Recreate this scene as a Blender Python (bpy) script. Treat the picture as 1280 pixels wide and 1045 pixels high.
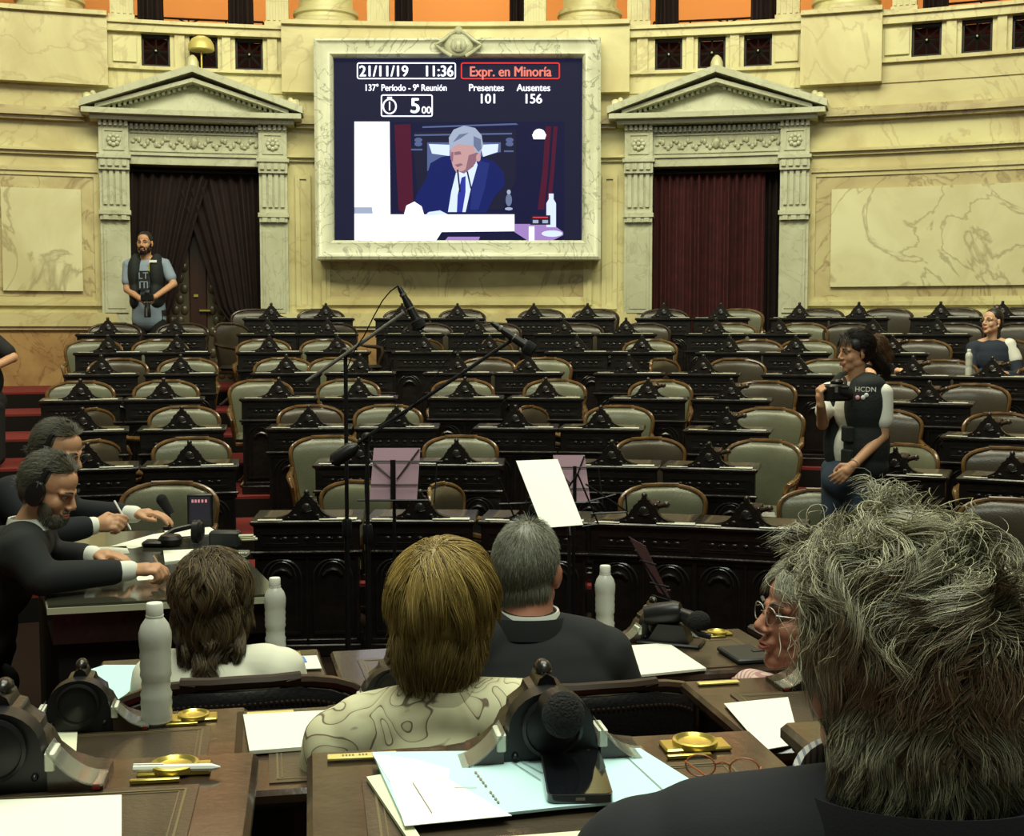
import bpy, math, random
import numpy as np
from mathutils import Vector, Matrix

random.seed(7)
rng = np.random.default_rng(7)
PI = math.pi
for o in list(bpy.data.objects):
    bpy.data.objects.remove(o)
SC = bpy.context.scene
COL = SC.collection

# ---------------------------------------------------------------- camera, light, exposure
ZE = 1.82                      # eye height over the arena floor
FPX = 1600.0
TH = math.radians(4.02)
cam_d = bpy.data.cameras.new('camera')
cam_d.sensor_width = 36.0
cam_d.lens = FPX / 1280.0 * 36.0
cam_d.clip_start = 0.05
cam_o = bpy.data.objects.new('camera', cam_d)
COL.objects.link(cam_o)
cam_o.location = (0, 0, ZE)
cam_o.rotation_euler = (PI / 2 - TH, 0, 0)
SC.camera = cam_o

world = bpy.data.worlds.new('world')
SC.world = world
world.use_nodes = True
world.node_tree.nodes['Background'].inputs[0].default_value = (0.80, 0.86, 0.62, 1)
world.node_tree.nodes['Background'].inputs[1].default_value = 0.16

def area(name, loc, rot, sx, sy, power, color):
    d = bpy.data.lights.new(name, 'AREA')
    d.shape = 'RECTANGLE'; d.size = sx; d.size_y = sy; d.energy = power; d.color = color
    o = bpy.data.objects.new(name, d); COL.objects.link(o)
    o.location = loc; o.rotation_euler = rot
    return o
area('skylight_lamp', (0, 7.0, 10.5), (0, 0, 0), 9, 6, 900, (1.0, 0.98, 0.76))
area('wall_fill_lamp', (-0.6, 8.0, 8.2), (math.radians(58), 0, 0), 12, 1.5, 720, (1.0, 0.95, 0.62))  # unseen lamp added to brighten the far wall
area('near_fill_lamp', (0.3, 1.2, 6.5), (math.radians(8), 0, 0), 3, 2, 270, (0.94, 1.0, 0.82))  # unseen fill added to brighten the near desks, papers and hair
SC.view_settings.view_transform = 'Standard'
SC.view_settings.look = 'None'
SC.view_settings.gamma = 1.0
SC.view_settings.use_curve_mapping = False
SC.view_settings.exposure = 0.0

# ---------------------------------------------------------------- measuring helpers
def ray(px, py):
    u = (px - 640.0) / FPX; v = -(py - 522.5) / FPX
    return Vector((u, math.cos(TH) + v * math.sin(TH), -math.sin(TH) + v * math.cos(TH)))
def at(px, py, Y):
    r = ray(px, py); t = Y / r.y
    return Vector((r.x * t, Y, ZE + r.z * t))
def atz(px, py, z):
    r = ray(px, py); t = (z - ZE) / r.z
    return Vector((r.x * t, r.y * t, z))

# ---------------------------------------------------------------- materials
MATS = {}
def new_mat(name):
    m = bpy.data.materials.new(name); m.use_nodes = True
    MATS[name] = m
    return m, m.node_tree, m.node_tree.nodes['Principled BSDF']
def sset(b, **k):
    for a, v in k.items():
        a = a.replace('_', ' ')
        if a in b.inputs: b.inputs[a].default_value = v
def plain(name, col, rough=0.5, metal=0.0, coat=0.0, emit=None, es=0.0, bump=0.0, bscale=60, trans=0.0, alpha=1.0, spec=0.5, vary=0.0, vscale=8, ior=1.45):
    m, nt, b = new_mat(name)
    b.inputs['Base Color'].default_value = (*col, 1)
    b.inputs['Roughness'].default_value = rough
    b.inputs['Metallic'].default_value = metal
    b.inputs['Coat Weight'].default_value = coat
    b.inputs['Coat Roughness'].default_value = 0.08
    b.inputs['Transmission Weight'].default_value = trans
    b.inputs['Alpha'].default_value = alpha
    b.inputs['Specular IOR Level'].default_value = spec
    b.inputs['IOR'].default_value = ior
    if emit:
        b.inputs['Emission Color'].default_value = (*emit, 1); b.inputs['Emission Strength'].default_value = es
    tc = nt.nodes.new('ShaderNodeTexCoord')
    if vary > 0:
        n = nt.nodes.new('ShaderNodeTexNoise'); n.inputs['Scale'].default_value = vscale; n.inputs['Detail'].default_value = 5
        nt.links.new(tc.outputs['Object'], n.inputs['Vector'])
        r = nt.nodes.new('ShaderNodeValToRGB')
        r.color_ramp.elements[0].position = 0.3; r.color_ramp.elements[1].position = 0.7
        r.color_ramp.elements[0].color = (*[c * (1 - vary) for c in col], 1)
        r.color_ramp.elements[1].color = (*[min(1, c * (1 + vary)) for c in col], 1)
        nt.links.new(n.outputs['Fac'], r.inputs['Fac']); nt.links.new(r.outputs['Color'], b.inputs['Base Color'])
    if bump > 0:
        n = nt.nodes.new('ShaderNodeTexNoise'); n.inputs['Scale'].default_value = bscale; n.inputs['Detail'].default_value = 3
        nt.links.new(tc.outputs['Object'], n.inputs['Vector'])
        bp = nt.nodes.new('ShaderNodeBump'); bp.inputs['Strength'].default_value = bump; bp.inputs['Distance'].default_value = 0.01
        nt.links.new(n.outputs['Fac'], bp.inputs['Height']); nt.links.new(bp.outputs['Normal'], b.inputs['Normal'])
    return m
def marble(name, base, dark, vein, rough=0.3, scale=1.1, veinw=0.5, blotch=0.6, off=0.0):
    m, nt, b = new_mat(name)
    L = nt.links.new
    tc = nt.nodes.new('ShaderNodeTexCoord')
    mp = nt.nodes.new('ShaderNodeMapping'); mp.inputs['Location'].default_value = (off, off * 0.7, off * 1.3)
    L(tc.outputs['Object'], mp.inputs['Vector'])
    n1 = nt.nodes.new('ShaderNodeTexNoise'); n1.inputs['Scale'].default_value = scale; n1.inputs['Detail'].default_value = 8; n1.inputs['Roughness'].default_value = 0.6
    L(mp.outputs['Vector'], n1.inputs['Vector'])
    n1.inputs['Distortion'].default_value = 1.2
    r1 = nt.nodes.new('ShaderNodeValToRGB'); r1.color_ramp.elements[0].position = 0.36; r1.color_ramp.elements[1].position = 0.62
    r1.color_ramp.elements[0].color = (*dark, 1); r1.color_ramp.elements[1].color = (*base, 1)
    L(n1.outputs['Fac'], r1.inputs['Fac'])
    n2 = nt.nodes.new('ShaderNodeTexNoise'); n2.inputs['Scale'].default_value = scale * 0.9; n2.inputs['Detail'].default_value = 6; n2.inputs['Distortion'].default_value = 2.2
    L(mp.outputs['Vector'], n2.inputs['Vector'])
    mt = nt.nodes.new('ShaderNodeMath'); mt.operation = 'SUBTRACT'; mt.inputs[1].default_value = 0.5; L(n2.outputs['Fac'], mt.inputs[0])
    ab = nt.nodes.new('ShaderNodeMath'); ab.operation = 'ABSOLUTE'; L(mt.outputs[0], ab.inputs[0])
    r2 = nt.nodes.new('ShaderNodeValToRGB'); r2.color_ramp.elements[0].position = 0.0; r2.color_ramp.elements[1].position = 0.022 * veinw * 2
    r2.color_ramp.elements[0].color = (1, 1, 1, 1); r2.color_ramp.elements[1].color = (0, 0, 0, 1)
    L(ab.outputs[0], r2.inputs['Fac'])
    mm = nt.nodes.new('ShaderNodeMath'); mm.operation = 'MULTIPLY'; mm.inputs[1].default_value = blotch; L(r2.outputs['Color'], mm.inputs[0])
    mx = nt.nodes.new('ShaderNodeMix'); mx.data_type = 'RGBA'
    L(mm.outputs[0], mx.inputs[0]); L(r1.outputs['Color'], mx.inputs[6]); mx.inputs[7].default_value = (*vein, 1)
    L(mx.outputs[2], b.inputs['Base Color'])
    b.inputs['Roughness'].default_value = rough
    return m

M = MATS
marble('cream_marble', (0.66, 0.62, 0.33), (0.52, 0.45, 0.22), (0.36, 0.27, 0.12), scale=0.9, blotch=0.45, rough=0.35)
marble('panel_marble', (0.56, 0.50, 0.26), (0.42, 0.34, 0.17), (0.24, 0.17, 0.08), scale=1.3, blotch=0.7, off=4)
marble('plate_marble', (0.70, 0.68, 0.42), (0.58, 0.54, 0.30), (0.32, 0.27, 0.14), scale=0.8, blotch=0.7, off=9)
marble('white_marble', (0.70, 0.72, 0.56), (0.58, 0.60, 0.44), (0.26, 0.28, 0.20), scale=2.6, blotch=0.9, off=2)
marble('grey_marble', (0.53, 0.55, 0.40), (0.44, 0.45, 0.31), (0.22, 0.20, 0.12), scale=2.0, blotch=0.35, off=6)
marble('brown_marble', (0.42, 0.27, 0.11), (0.28, 0.15, 0.06), (0.16, 0.08, 0.03), scale=1.5, blotch=0.6, off=3)
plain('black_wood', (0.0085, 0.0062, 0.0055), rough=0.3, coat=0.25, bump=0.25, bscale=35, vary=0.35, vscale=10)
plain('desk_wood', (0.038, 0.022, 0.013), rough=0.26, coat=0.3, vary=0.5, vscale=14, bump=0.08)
plain('chair_wood', (0.12, 0.062, 0.020), rough=0.22, coat=0.5, vary=0.5, vscale=12)
plain('chair_wood_dark', (0.03, 0.017, 0.010), rough=0.3, coat=0.4)
plain('greenlit_leather', (0.112, 0.116, 0.074), rough=0.30, bump=0.12, bscale=90, vary=0.12)  # dark leather with greenish overhead light and highlights put into its colour
plain('brown_leather', (0.044, 0.036, 0.024), rough=0.30, bump=0.12, bscale=90, vary=0.15)
plain('black_leather', (0.008, 0.008, 0.009), rough=0.42, bump=0.15, bscale=120)
plain('inlay_leather', (0.050, 0.036, 0.022), rough=0.32, coat=0.2, bump=0.1, bscale=150, vary=0.2)
plain('gold_tooling', (0.16, 0.125, 0.06), rough=0.4, metal=0.2)
plain('brass', (0.62, 0.50, 0.12), rough=0.3, metal=0.85)
plain('brass_plate', (0.70, 0.60, 0.20), rough=0.45, metal=0.3)
plain('black_plastic', (0.008, 0.008, 0.009), rough=0.35, spec=0.4)
plain('foam', (0.006, 0.006, 0.007), rough=0.9, bump=0.9, bscale=260)
plain('black_metal', (0.010, 0.010, 0.012), rough=0.35, metal=0.3)
plain('grey_metal', (0.34, 0.34, 0.31), rough=0.3, metal=0.8)
plain('chrome', (0.6, 0.6, 0.56), rough=0.2, metal=1.0)
plain('acrylic', (0.62, 0.64, 0.56), rough=0.12, trans=0.85, ior=1.45)
plain('acrylic_edge', (0.66, 0.68, 0.56), rough=0.25)  # acrylic edges, with their bright reflection put into an opaque pale colour
plain('red_marker', (0.28, 0.012, 0.008), rough=0.35)
plain('paper', (0.80, 0.83, 0.70), rough=0.8)
plain('paper_cream', (0.72, 0.74, 0.52), rough=0.8)
plain('paper_blue', (0.52, 0.78, 0.80), rough=0.8)
plain('paper_purple', (0.42, 0.27, 0.34), rough=0.8)
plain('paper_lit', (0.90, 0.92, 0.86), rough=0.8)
plain('ink', (0.12, 0.12, 0.16), rough=0.8)
plain('red_carpet', (0.15, 0.012, 0.010), rough=0.95, bump=0.3, bscale=200)
plain('dark_riser', (0.010, 0.008, 0.007), rough=0.8, spec=0.1)
plain('arena_floor', (0.014, 0.008, 0.006), rough=0.9, spec=0.05)
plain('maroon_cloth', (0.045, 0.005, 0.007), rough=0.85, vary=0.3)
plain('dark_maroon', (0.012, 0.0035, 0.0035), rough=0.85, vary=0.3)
plain('door_leather', (0.055, 0.044, 0.026), rough=0.32)
plain('door_wood', (0.030, 0.010, 0.006), rough=0.3, coat=0.3)
plain('orange_plaster', (0.74, 0.36, 0.12), rough=0.9)
plain('iron', (0.012, 0.011, 0.010), rough=0.4, metal=0.5)
plain('ivory_knob', (0.5, 0.46, 0.32), rough=0.3)
plain('table_glass', (0.045, 0.045, 0.032), rough=0.10, coat=0.6)
plain('table_base', (0.006, 0.005, 0.005), rough=0.85, spec=0.2)
plain('glass_edge', (0.42, 0.44, 0.30), rough=0.2)
plain('frosted_bottle', (0.60, 0.61, 0.54), rough=0.32, trans=0.2, bump=0.04, bscale=60)
plain('bottle_cap', (0.74, 0.76, 0.68), rough=0.4)
plain('skin', (0.50, 0.27, 0.15), rough=0.5, vary=0.07, vscale=20)
plain('skin_pale', (0.62, 0.37, 0.23), rough=0.5, vary=0.07, vscale=20)
plain('skin_ruddy', (0.46, 0.20, 0.125), rough=0.5, vary=0.12, vscale=20)
plain('lip', (0.36, 0.11, 0.08), rough=0.5)
plain('eye_white', (0.34, 0.31, 0.27), rough=0.25)
plain('eye_dark', (0.02, 0.012, 0.008), rough=0.25)
plain('navy_suit', (0.0075, 0.0095, 0.0135), rough=0.9, bump=0.06, bscale=400)
plain('charcoal_suit', (0.0125, 0.0145, 0.0155), rough=0.9, bump=0.06, bscale=400)
plain('white_shirt', (0.72, 0.74, 0.66), rough=0.8)
plain('cream_knit', (0.70, 0.70, 0.56), rough=0.85, bump=0.04, bscale=200)
plain('blue_shirt', (0.22, 0.28, 0.36), rough=0.85)
plain('vest_black', (0.009, 0.013, 0.013), rough=0.8, bump=0.3, bscale=80)
plain('jeans', (0.028, 0.045, 0.075), rough=0.85, vary=0.2)
plain('black_cloth', (0.008, 0.008, 0.009), rough=0.85)
plain('navy_cloth', (0.018, 0.026, 0.045), rough=0.85)
plain('strap_yellow', (0.35, 0.30, 0.05), rough=0.7)
plain('badge_white', (0.8, 0.8, 0.76), rough=0.6)
plain('badge_pink', (0.75, 0.35, 0.45), rough=0.6)
plain('tortoise', (0.30, 0.09, 0.03), rough=0.25)
plain('lens_glass', (0.8, 0.85, 0.8), rough=0.03, trans=0.95, ior=1.2)
plain('phone_glass', (0.006, 0.007, 0.009), rough=0.05, coat=0.8)
plain('phone_case', (0.03, 0.035, 0.04), rough=0.15, coat=0.5)
plain('folder_black', (0.014, 0.018, 0.018), rough=0.5)
plain('sticker_blue', (0.10, 0.25, 0.62), rough=0.6)
plain('pen_tan', (0.48, 0.36, 0.24), rough=0.4)
def emis(name, col, s):
    m, nt, b = new_mat(name)
    sset(b, Base_Color=(0.002, 0.002, 0.003, 1), Roughness=0.5, Specular_IOR_Level=0.06)
    b.inputs['Emission Color'].default_value = (*col, 1); b.inputs['Emission Strength'].default_value = s
emis('led_black', (0.013, 0.014, 0.040), 1); emis('led_navy', (0.008, 0.009, 0.045), 1)
emis('led_white', (0.86, 0.90, 1.0), 1.6); emis('led_blue_white', (0.60, 0.70, 1.0), 1.3)
emis('led_suit', (0.008, 0.016, 0.13), 1); emis('led_suit_light', (0.018, 0.032, 0.20), 1); emis('led_skin', (0.62, 0.36, 0.36), 1); emis('led_skin_shade', (0.30, 0.15, 0.20), 1)
emis('led_grey', (0.40, 0.47, 0.62), 1); emis('led_grey_dark', (0.16, 0.20, 0.33), 1); emis('led_maroon', (0.085, 0.008, 0.03), 1)
emis('led_tie', (0.03, 0.04, 0.36), 1); emis('led_red', (1.0, 0.04, 0.03), 1.0); emis('led_pink', (1.0, 0.25, 0.18), 1.0)
emis('led_lilac', (0.40, 0.25, 0.60), 1); emis('led_edge', (0.10, 0.14, 0.30), 1)
emis('tablet_glow', (0.9, 0.35, 0.35), 0.7); emis('tablet_dark', (0.03, 0.03, 0.035), 0.7)

def hair_mat(name, c0, c1, c2, rough=0.45):
    m, nt, b = new_mat(name)
    at_ = nt.nodes.new('ShaderNodeAttribute'); at_.attribute_name = 'tone'
    r = nt.nodes.new('ShaderNodeValToRGB'); r.color_ramp.elements[0].color = (*c0, 1); r.color_ramp.elements[1].color = (*c2, 1)
    e = r.color_ramp.elements.new(0.5); e.color = (*c1, 1)
    nt.links.new(at_.outputs['Fac'], r.inputs['Fac']); nt.links.new(r.outputs['Color'], b.inputs['Base Color'])
    b.inputs['Roughness'].default_value = rough
    b.inputs['Specular IOR Level'].default_value = 0.6
hair_mat('hair_grey', (0.07, 0.066, 0.045), (0.30, 0.29, 0.19), (0.66, 0.63, 0.42))
hair_mat('hair_silver', (0.10, 0.10, 0.08), (0.20, 0.20, 0.15), (0.40, 0.40, 0.29))
hair_mat('hair_blonde', (0.13, 0.085, 0.022), (0.31, 0.21, 0.055), (0.56, 0.42, 0.12))
hair_mat('hair_brown', (0.024, 0.016, 0.009), (0.085, 0.055, 0.024), (0.19, 0.135, 0.055))
hair_mat('hair_black', (0.008, 0.006, 0.005), (0.014, 0.010, 0.008), (0.035, 0.022, 0.015))
hair_mat('hair_auburn', (0.03, 0.014, 0.008), (0.07, 0.03, 0.015), (0.28, 0.18, 0.09))
hair_mat('hair_dark_grey', (0.022, 0.020, 0.014), (0.075, 0.072, 0.050), (0.20, 0.19, 0.13))

def paisley():
    m, nt, b = new_mat('paisley_blouse'); L = nt.links.new
    tc = nt.nodes.new('ShaderNodeTexCoord')
    n = nt.nodes.new('ShaderNodeTexNoise'); n.inputs['Scale'].default_value = 7.5; n.inputs['Detail'].default_value = 1.2; n.inputs['Distortion'].default_value = 1.6
    L(tc.outputs['Object'], n.inputs['Vector'])
    w = nt.nodes.new('ShaderNodeMath'); w.operation = 'MULTIPLY'; w.inputs[1].default_value = 9.0; L(n.outputs['Fac'], w.inputs[0])
    f = nt.nodes.new('ShaderNodeMath'); f.operation = 'FRACT'; L(w.outputs[0], f.inputs[0])
    r = nt.nodes.new('ShaderNodeValToRGB')
    cr = r.color_ramp; cr.elements[0].position = 0.0; cr.elements[0].color = (0.64, 0.62, 0.40, 1)
    cr.elements[1].position = 1.0; cr.elements[1].color = (0.64, 0.62, 0.40, 1)
    for p, c in ((0.44, (0.64, 0.62, 0.40)), (0.49, (0.15, 0.11, 0.07)), (0.53, (0.15, 0.11, 0.07)), (0.58, (0.54, 0.51, 0.31))):
        e = cr.elements.new(p); e.color = (*c, 1)
    L(f.outputs[0], r.inputs['Fac']); L(r.outputs['Color'], b.inputs['Base Color'])
    b.inputs['Roughness'].default_value = 0.75
paisley()
def stripes(name, a, c, scale, axis=2):
    m, nt, b = new_mat(name); L = nt.links.new
    tc = nt.nodes.new('ShaderNodeTexCoord'); sp = nt.nodes.new('ShaderNodeSeparateXYZ'); L(tc.outputs['Object'], sp.inputs[0])
    w = nt.nodes.new('ShaderNodeMath'); w.operation = 'MULTIPLY'; w.inputs[1].default_value = scale; L(sp.outputs[axis], w.inputs[0])
    f = nt.nodes.new('ShaderNodeMath'); f.operation = 'FRACT'; L(w.outputs[0], f.inputs[0])
    r = nt.nodes.new('ShaderNodeValToRGB'); r.color_ramp.interpolation = 'CONSTANT'
    r.color_ramp.elements[0].color = (*a, 1); r.color_ramp.elements[1].position = 0.6; r.color_ramp.elements[1].color = (*c, 1)
    L(f.outputs[0], r.inputs['Fac']); L(r.outputs['Color'], b.inputs['Base Color']); b.inputs['Roughness'].default_value = 0.8
stripes('pink_stripes', (0.66, 0.50, 0.44), (0.42, 0.22, 0.22), 110)
stripes('blue_stripes', (0.70, 0.72, 0.66), (0.28, 0.32, 0.42), 130, 0)

# ---------------------------------------------------------------- mesh building
class MB:
    def __init__(s): s.v = []; s.f = []; s.n = 0
    def add(s, vs, fs):
        k = s.n
        s.v.extend([tuple(p) for p in vs]); s.f.extend([tuple(i + k for i in f) for f in fs]); s.n += len(vs)
        return s
    def box(s, x0, x1, y0, y1, z0, z1, seg=1, bev=0.0):
        if bev > 0:
            b = min(bev, (x1 - x0) / 2.01, (y1 - y0) / 2.01, (z1 - z0) / 2.01)
            vs = []
            for z, i in ((z0, b), (z0 + b, 0), (z1 - b, 0), (z1, b)):
                xa, xb, ya, yb = x0 + i, x1 - i, y0 + i, y1 - i
                c = b if i == 0 else 0.5 * b
                vs += [(xa + c, ya, z), (xb - c, ya, z), (xb, ya + c, z), (xb, yb - c, z), (xb - c, yb, z), (xa + c, yb, z), (xa, yb - c, z), (xa, ya + c, z)]
            fs = [tuple(range(7, -1, -1)), tuple(range(24, 32))]
            for l in range(3):
                for k in range(8):
                    a = l * 8 + k; c = l * 8 + (k + 1) % 8
                    fs.append((a, c, c + 8, a + 8))
            return s.add(vs, fs)
        vs = []; fs = []
        for i in range(seg + 1):
            x = x0 + (x1 - x0) * i / seg
            vs += [(x, y0, z0), (x, y1, z0), (x, y1, z1), (x, y0, z1)]
        for i in range(seg):
            a = i * 4; b = a + 4
            for k in range(4):
                j = (k + 1) % 4
                fs.append((a + k, a + j, b + j, b + k)[::-1])
        fs.append((0, 1, 2, 3)[::1]); e = seg * 4; fs.append((e + 3, e + 2, e + 1, e))
        return s.add(vs, fs)
    def prism(s, pts, y0, y1, axis='y'):
        n = len(pts); vs = []
        for y in (y0, y1):
            for p in pts:
                vs.append((p[0], y, p[1]) if axis == 'y' else ((p[0], p[1], y) if axis == 'z' else (y, p[0], p[1])))
        fs = [tuple(range(n)), tuple(range(2 * n - 1, n - 1, -1))]
        for i in range(n):
            j = (i + 1) % n; fs.append((i, i + n, j + n, j))
        return s.add(vs, fs)
    def lathe(s, prof, c=(0, 0, 0), n=20, axis='z', cap=True):
        vs = []; m = len(prof)
        for r, z in prof:
            for k in range(n):
                a = 2 * PI * k / n; x, y = r * math.cos(a), r * math.sin(a)
                if axis == 'z': vs.append((c[0] + x, c[1] + y, c[2] + z))
                elif axis == 'y': vs.append((c[0] + x, c[1] + z, c[2] + y))
                else: vs.append((c[0] + z, c[1] + x, c[2] + y))
        fs = []
        for i in range(m - 1):
            for k in range(n):
                j = (k + 1) % n; fs.append((i * n + k, i * n + j, (i + 1) * n + j, (i + 1) * n + k))
        if cap: fs.append(tuple(range(n - 1, -1, -1))); fs.append(tuple(range((m - 1) * n, m * n)))
        return s.add(vs, fs)
    def tube(s, pts, r, n=8, cap=True):
        P = [Vector(p) for p in pts]; m = len(P)
        R = r if isinstance(r, (list, tuple)) else [r] * m
        vs = []; up = None
        for i in range(m):
            t = (P[min(i + 1, m - 1)] - P[max(i - 1, 0)]).normalized()
            if up is None:
                up = Vector((0, 0, 1)) if abs(t.z) < 0.9 else Vector((1, 0, 0))
            a = t.cross(up).normalized(); b = a.cross(t).normalized(); up = b
            for k in range(n):
                q = 2 * PI * k / n; vs.append(P[i] + (a * math.cos(q) + b * math.sin(q)) * R[i])
        fs = []
        for i in range(m - 1):
            for k in range(n):
                j = (k + 1) % n; fs.append((i * n + k, i * n + j, (i + 1) * n + j, (i + 1) * n + k))
        if cap: fs.append(tuple(range(n - 1, -1, -1))); fs.append(tuple(range((m - 1) * n, m * n)))
        return s.add(vs, fs)
    def sphere(s, c, r, n=14, m=9):
        rr = r if isinstance(r, (tuple, list)) else (r, r, r)
        vs = [(c[0], c[1], c[2] - rr[2])]
        for i in range(1, m):
            t = -PI / 2 + PI * i / m
            for k in range(n):
                a = 2 * PI * k / n; vs.append((c[0] + rr[0] * math.cos(t) * math.cos(a), c[1] + rr[1] * math.cos(t) * math.sin(a), c[2] + rr[2] * math.sin(t)))
        vs.append((c[0], c[1], c[2] + rr[2])); fs = []
        for k in range(n):
            j = (k + 1) % n; fs.append((0, 1 + j, 1 + k)); e = 1 + (m - 2) * n; fs.append((e + k, e + j, len(vs) - 1))
        for i in range(m - 2):
            for k in range(n):
                j = (k + 1) % n; a = 1 + i * n; fs.append((a + k, a + j, a + n + j, a + n + k))
        return s.add(vs, fs)
    def xf(s, mat):
        s.v = [tuple(mat @ Vector(p)) for p in s.v]; return s
    def mapv(s, fn):
        s.v = [tuple(fn(*p)) for p in s.v]; return s
    def mesh(s, name, smooth=False):
        me = bpy.data.meshes.new(name); me.from_pydata(s.v, [], s.f); me.update()
        fix_normals(me)
        if smooth: shade(me)
        return me
def fix_normals(me):
    import bmesh
    b = bmesh.new(); b.from_mesh(me); bmesh.ops.recalc_face_normals(b, faces=b.faces); b.to_mesh(me); b.free()
def shade(me, ang=40):
    me.polygons.foreach_set('use_smooth', [True] * len(me.polygons))
    try: me.set_sharp_from_angle(angle=math.radians(ang))
    except Exception: pass
def link(name, me, mat=None, parent=None, loc=None, kind=None):
    if isinstance(me, MB): me = me.mesh(name, smooth=True)
    o = bpy.data.objects.new(name, me); COL.objects.link(o)
    if mat and not me.materials: me.materials.append(M[mat])
    if parent is not None: o.parent = parent
    if loc is not None: o.location = loc
    if kind: o['kind'] = kind
    return o
def tag(o, label, cat, group=None, kind=None):
    o['label'] = label; o['category'] = cat
    if group: o['group'] = group
    if kind: o['kind'] = kind
    return o
def thing(name, label, cat, loc=(0, 0, 0), rz=0.0, group=None):
    o = bpy.data.objects.new(name, None); COL.objects.link(o)
    o.empty_display_size = 0.1
    o.location = loc; o.rotation_euler = (0, 0, rz)
    return tag(o, label, cat, group)
def copy_tree(o, parent=None):
    c = o.copy(); COL.objects.link(c)
    if parent is not None: c.parent = parent
    for ch in KIDS.get(o.name, []):
        KIDS.setdefault(c.name, []).append(copy_tree(ch, c))
    return c
KIDS = {}
def part(name, me, mat, parent):
    o = link(name, me, mat, parent); KIDS.setdefault(parent.name, []).append(o); return o
def world_part(name, me, mat, parent):
    """mesh given in world coordinates, under a root that is not rotated"""
    if isinstance(me, MB):
        L = parent.location; me.v = [(a - L.x, b - L.y, c - L.z) for a, b, c in me.v]; me = me.mesh(name, smooth=True)
    else:
        L = parent.location; me.transform(Matrix.Translation(-Vector(L)))
    o = link(name, me, mat, parent); return o
def text_mesh(txt, size, ext=0.0, bold=0.0, align='CENTER', sx=1.0):
    cu = bpy.data.curves.new('t', 'FONT'); cu.body = txt; cu.size = size; cu.align_x = align; cu.align_y = 'CENTER'; cu.extrude = ext; cu.offset = bold
    o = bpy.data.objects.new('t', cu); COL.objects.link(o)
    dg = bpy.context.evaluated_depsgraph_get(); me = bpy.data.meshes.new_from_object(o.evaluated_get(dg))
    bpy.data.objects.remove(o); bpy.data.curves.remove(cu)
    if sx != 1: me.transform(Matrix.Diagonal((sx, 1, 1, 1)))
    me.materials.clear()
    return me

# ================================================================ THE ROOM
CX, CY = -0.66, 0.5            # centre of the curved rows and of the curved wall
RW = 15.0
def bend(s, off, z, R=RW):
    f = s / R
    if z > 1.82: z = 1.82 + (z - 1.82) * 0.985
    return (CX + (R - off) * math.sin(f), CY + (R - off) * math.cos(f), z)
def bbox(mb, s0, s1, o0, o1, z0, z1):
    mb.box(s0, s1, o0, o1, z0, z1, seg=max(1, int(abs(s1 - s0) / 0.35)))
def blink(name, mb, mat, parent=None, kind=None):
    mb.mapv(bend)
    return link(name, mb, mat, parent, kind=kind)
DS = (-3.08, 3.08)             # door centres along the wall
DW = 0.74
FT = 1.16                      # floor level at the wall

w = MB()
for a, b in ((-15, -DW - 3.08), (-3.08 + DW, 3.08 - DW), (3.08 + DW, 15)):
    bbox(w, a, b, -0.35, 0, 0.9, 4.86)
for d in DS: bbox(w, d - DW, d + DW, -0.35, 0, 3.74, 4.86)
blink('wall_back', w, 'cream_marble', kind='structure')
# lower dado of brown marble with a pale cap
for i, (a, b) in enumerate(((-15, -3.99), (-2.17, 2.17), (3.99, 15))):
    m = MB(); bbox(m, a, b, 0, 0.06, 1.0, 1.80)
    blink('baseboard_back', m, 'brown_marble', kind='structure')
    m = MB(); bbox(m, a, b, 0, 0.13, 1.84, 2.00); bbox(m, a, b, 0, 0.10, 1.80, 1.84)
    blink('trim_1', m, 'cream_marble', kind='structure')
# two string courses
m = MB()
for a, b in ((-15, -4.30), (-1.90, 1.90), (4.30, 15)):
    bbox(m, a, b, 0, 0.10, 4.21, 4.25); bbox(m, a, b, 0, 0.16, 4.25, 4.31); bbox(m, a, b, 0, 0.08, 4.31, 4.36)
blink('trim_2', m, 'panel_marble', kind='structure')
m = MB()
for a, b in ((-15, -3.99), (-2.17, 2.17), (3.99, 15)):
    bbox(m, a, b, 0, 0.05, 3.82, 3.86); bbox(m, a, b, 0, 0.10, 3.86, 3.89)
blink('trim_3', m, 'cream_marble', kind='structure')
# framed panels
def panel(s0, s1, z0, z1, plate=None):
    m = MB()
    for t, o in ((0.0, 0.05), (0.05, 0.025)):
        a, b, c, d = s0 + t, s1 - t, z0 + t, z1 - t; g = 0.05
        bbox(m, a, b, 0, o, d - g, d); bbox(m, a, b, 0, o, c, c + g); bbox(m, a, a + g, 0, o, c + g, d - g); bbox(m, b - g, b, 0, o, c + g, d - g)
    blink('trim_4', m, 'cream_marble', kind='structure')
    m = MB(); bbox(m, s0 + 0.1, s1 - 0.1, 0, 0.006, z0 + 0.1, z1 - 0.1); blink('trim_5', m, 'panel_marble', kind='structure')
    if plate:
        a, b, c, d = plate; m = MB(); bbox(m, a, b, 0.006, 0.05, c, d)
        blink('trim_6', m, 'plate_marble', kind='structure')
panel(-8.6, -4.12, 2.08, 3.68, (-5.22, -4.36, 2.25, 3.43))
panel(4.12, 8.6, 2.08, 3.68, (4.40, 8.2, 2.30, 3.43))
panel(-1.92, -1.74, 2.05, 3.66); panel(1.74, 1.92, 2.05, 3.66)
panel(-1.62, 1.62, 2.10, 2.72)

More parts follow.
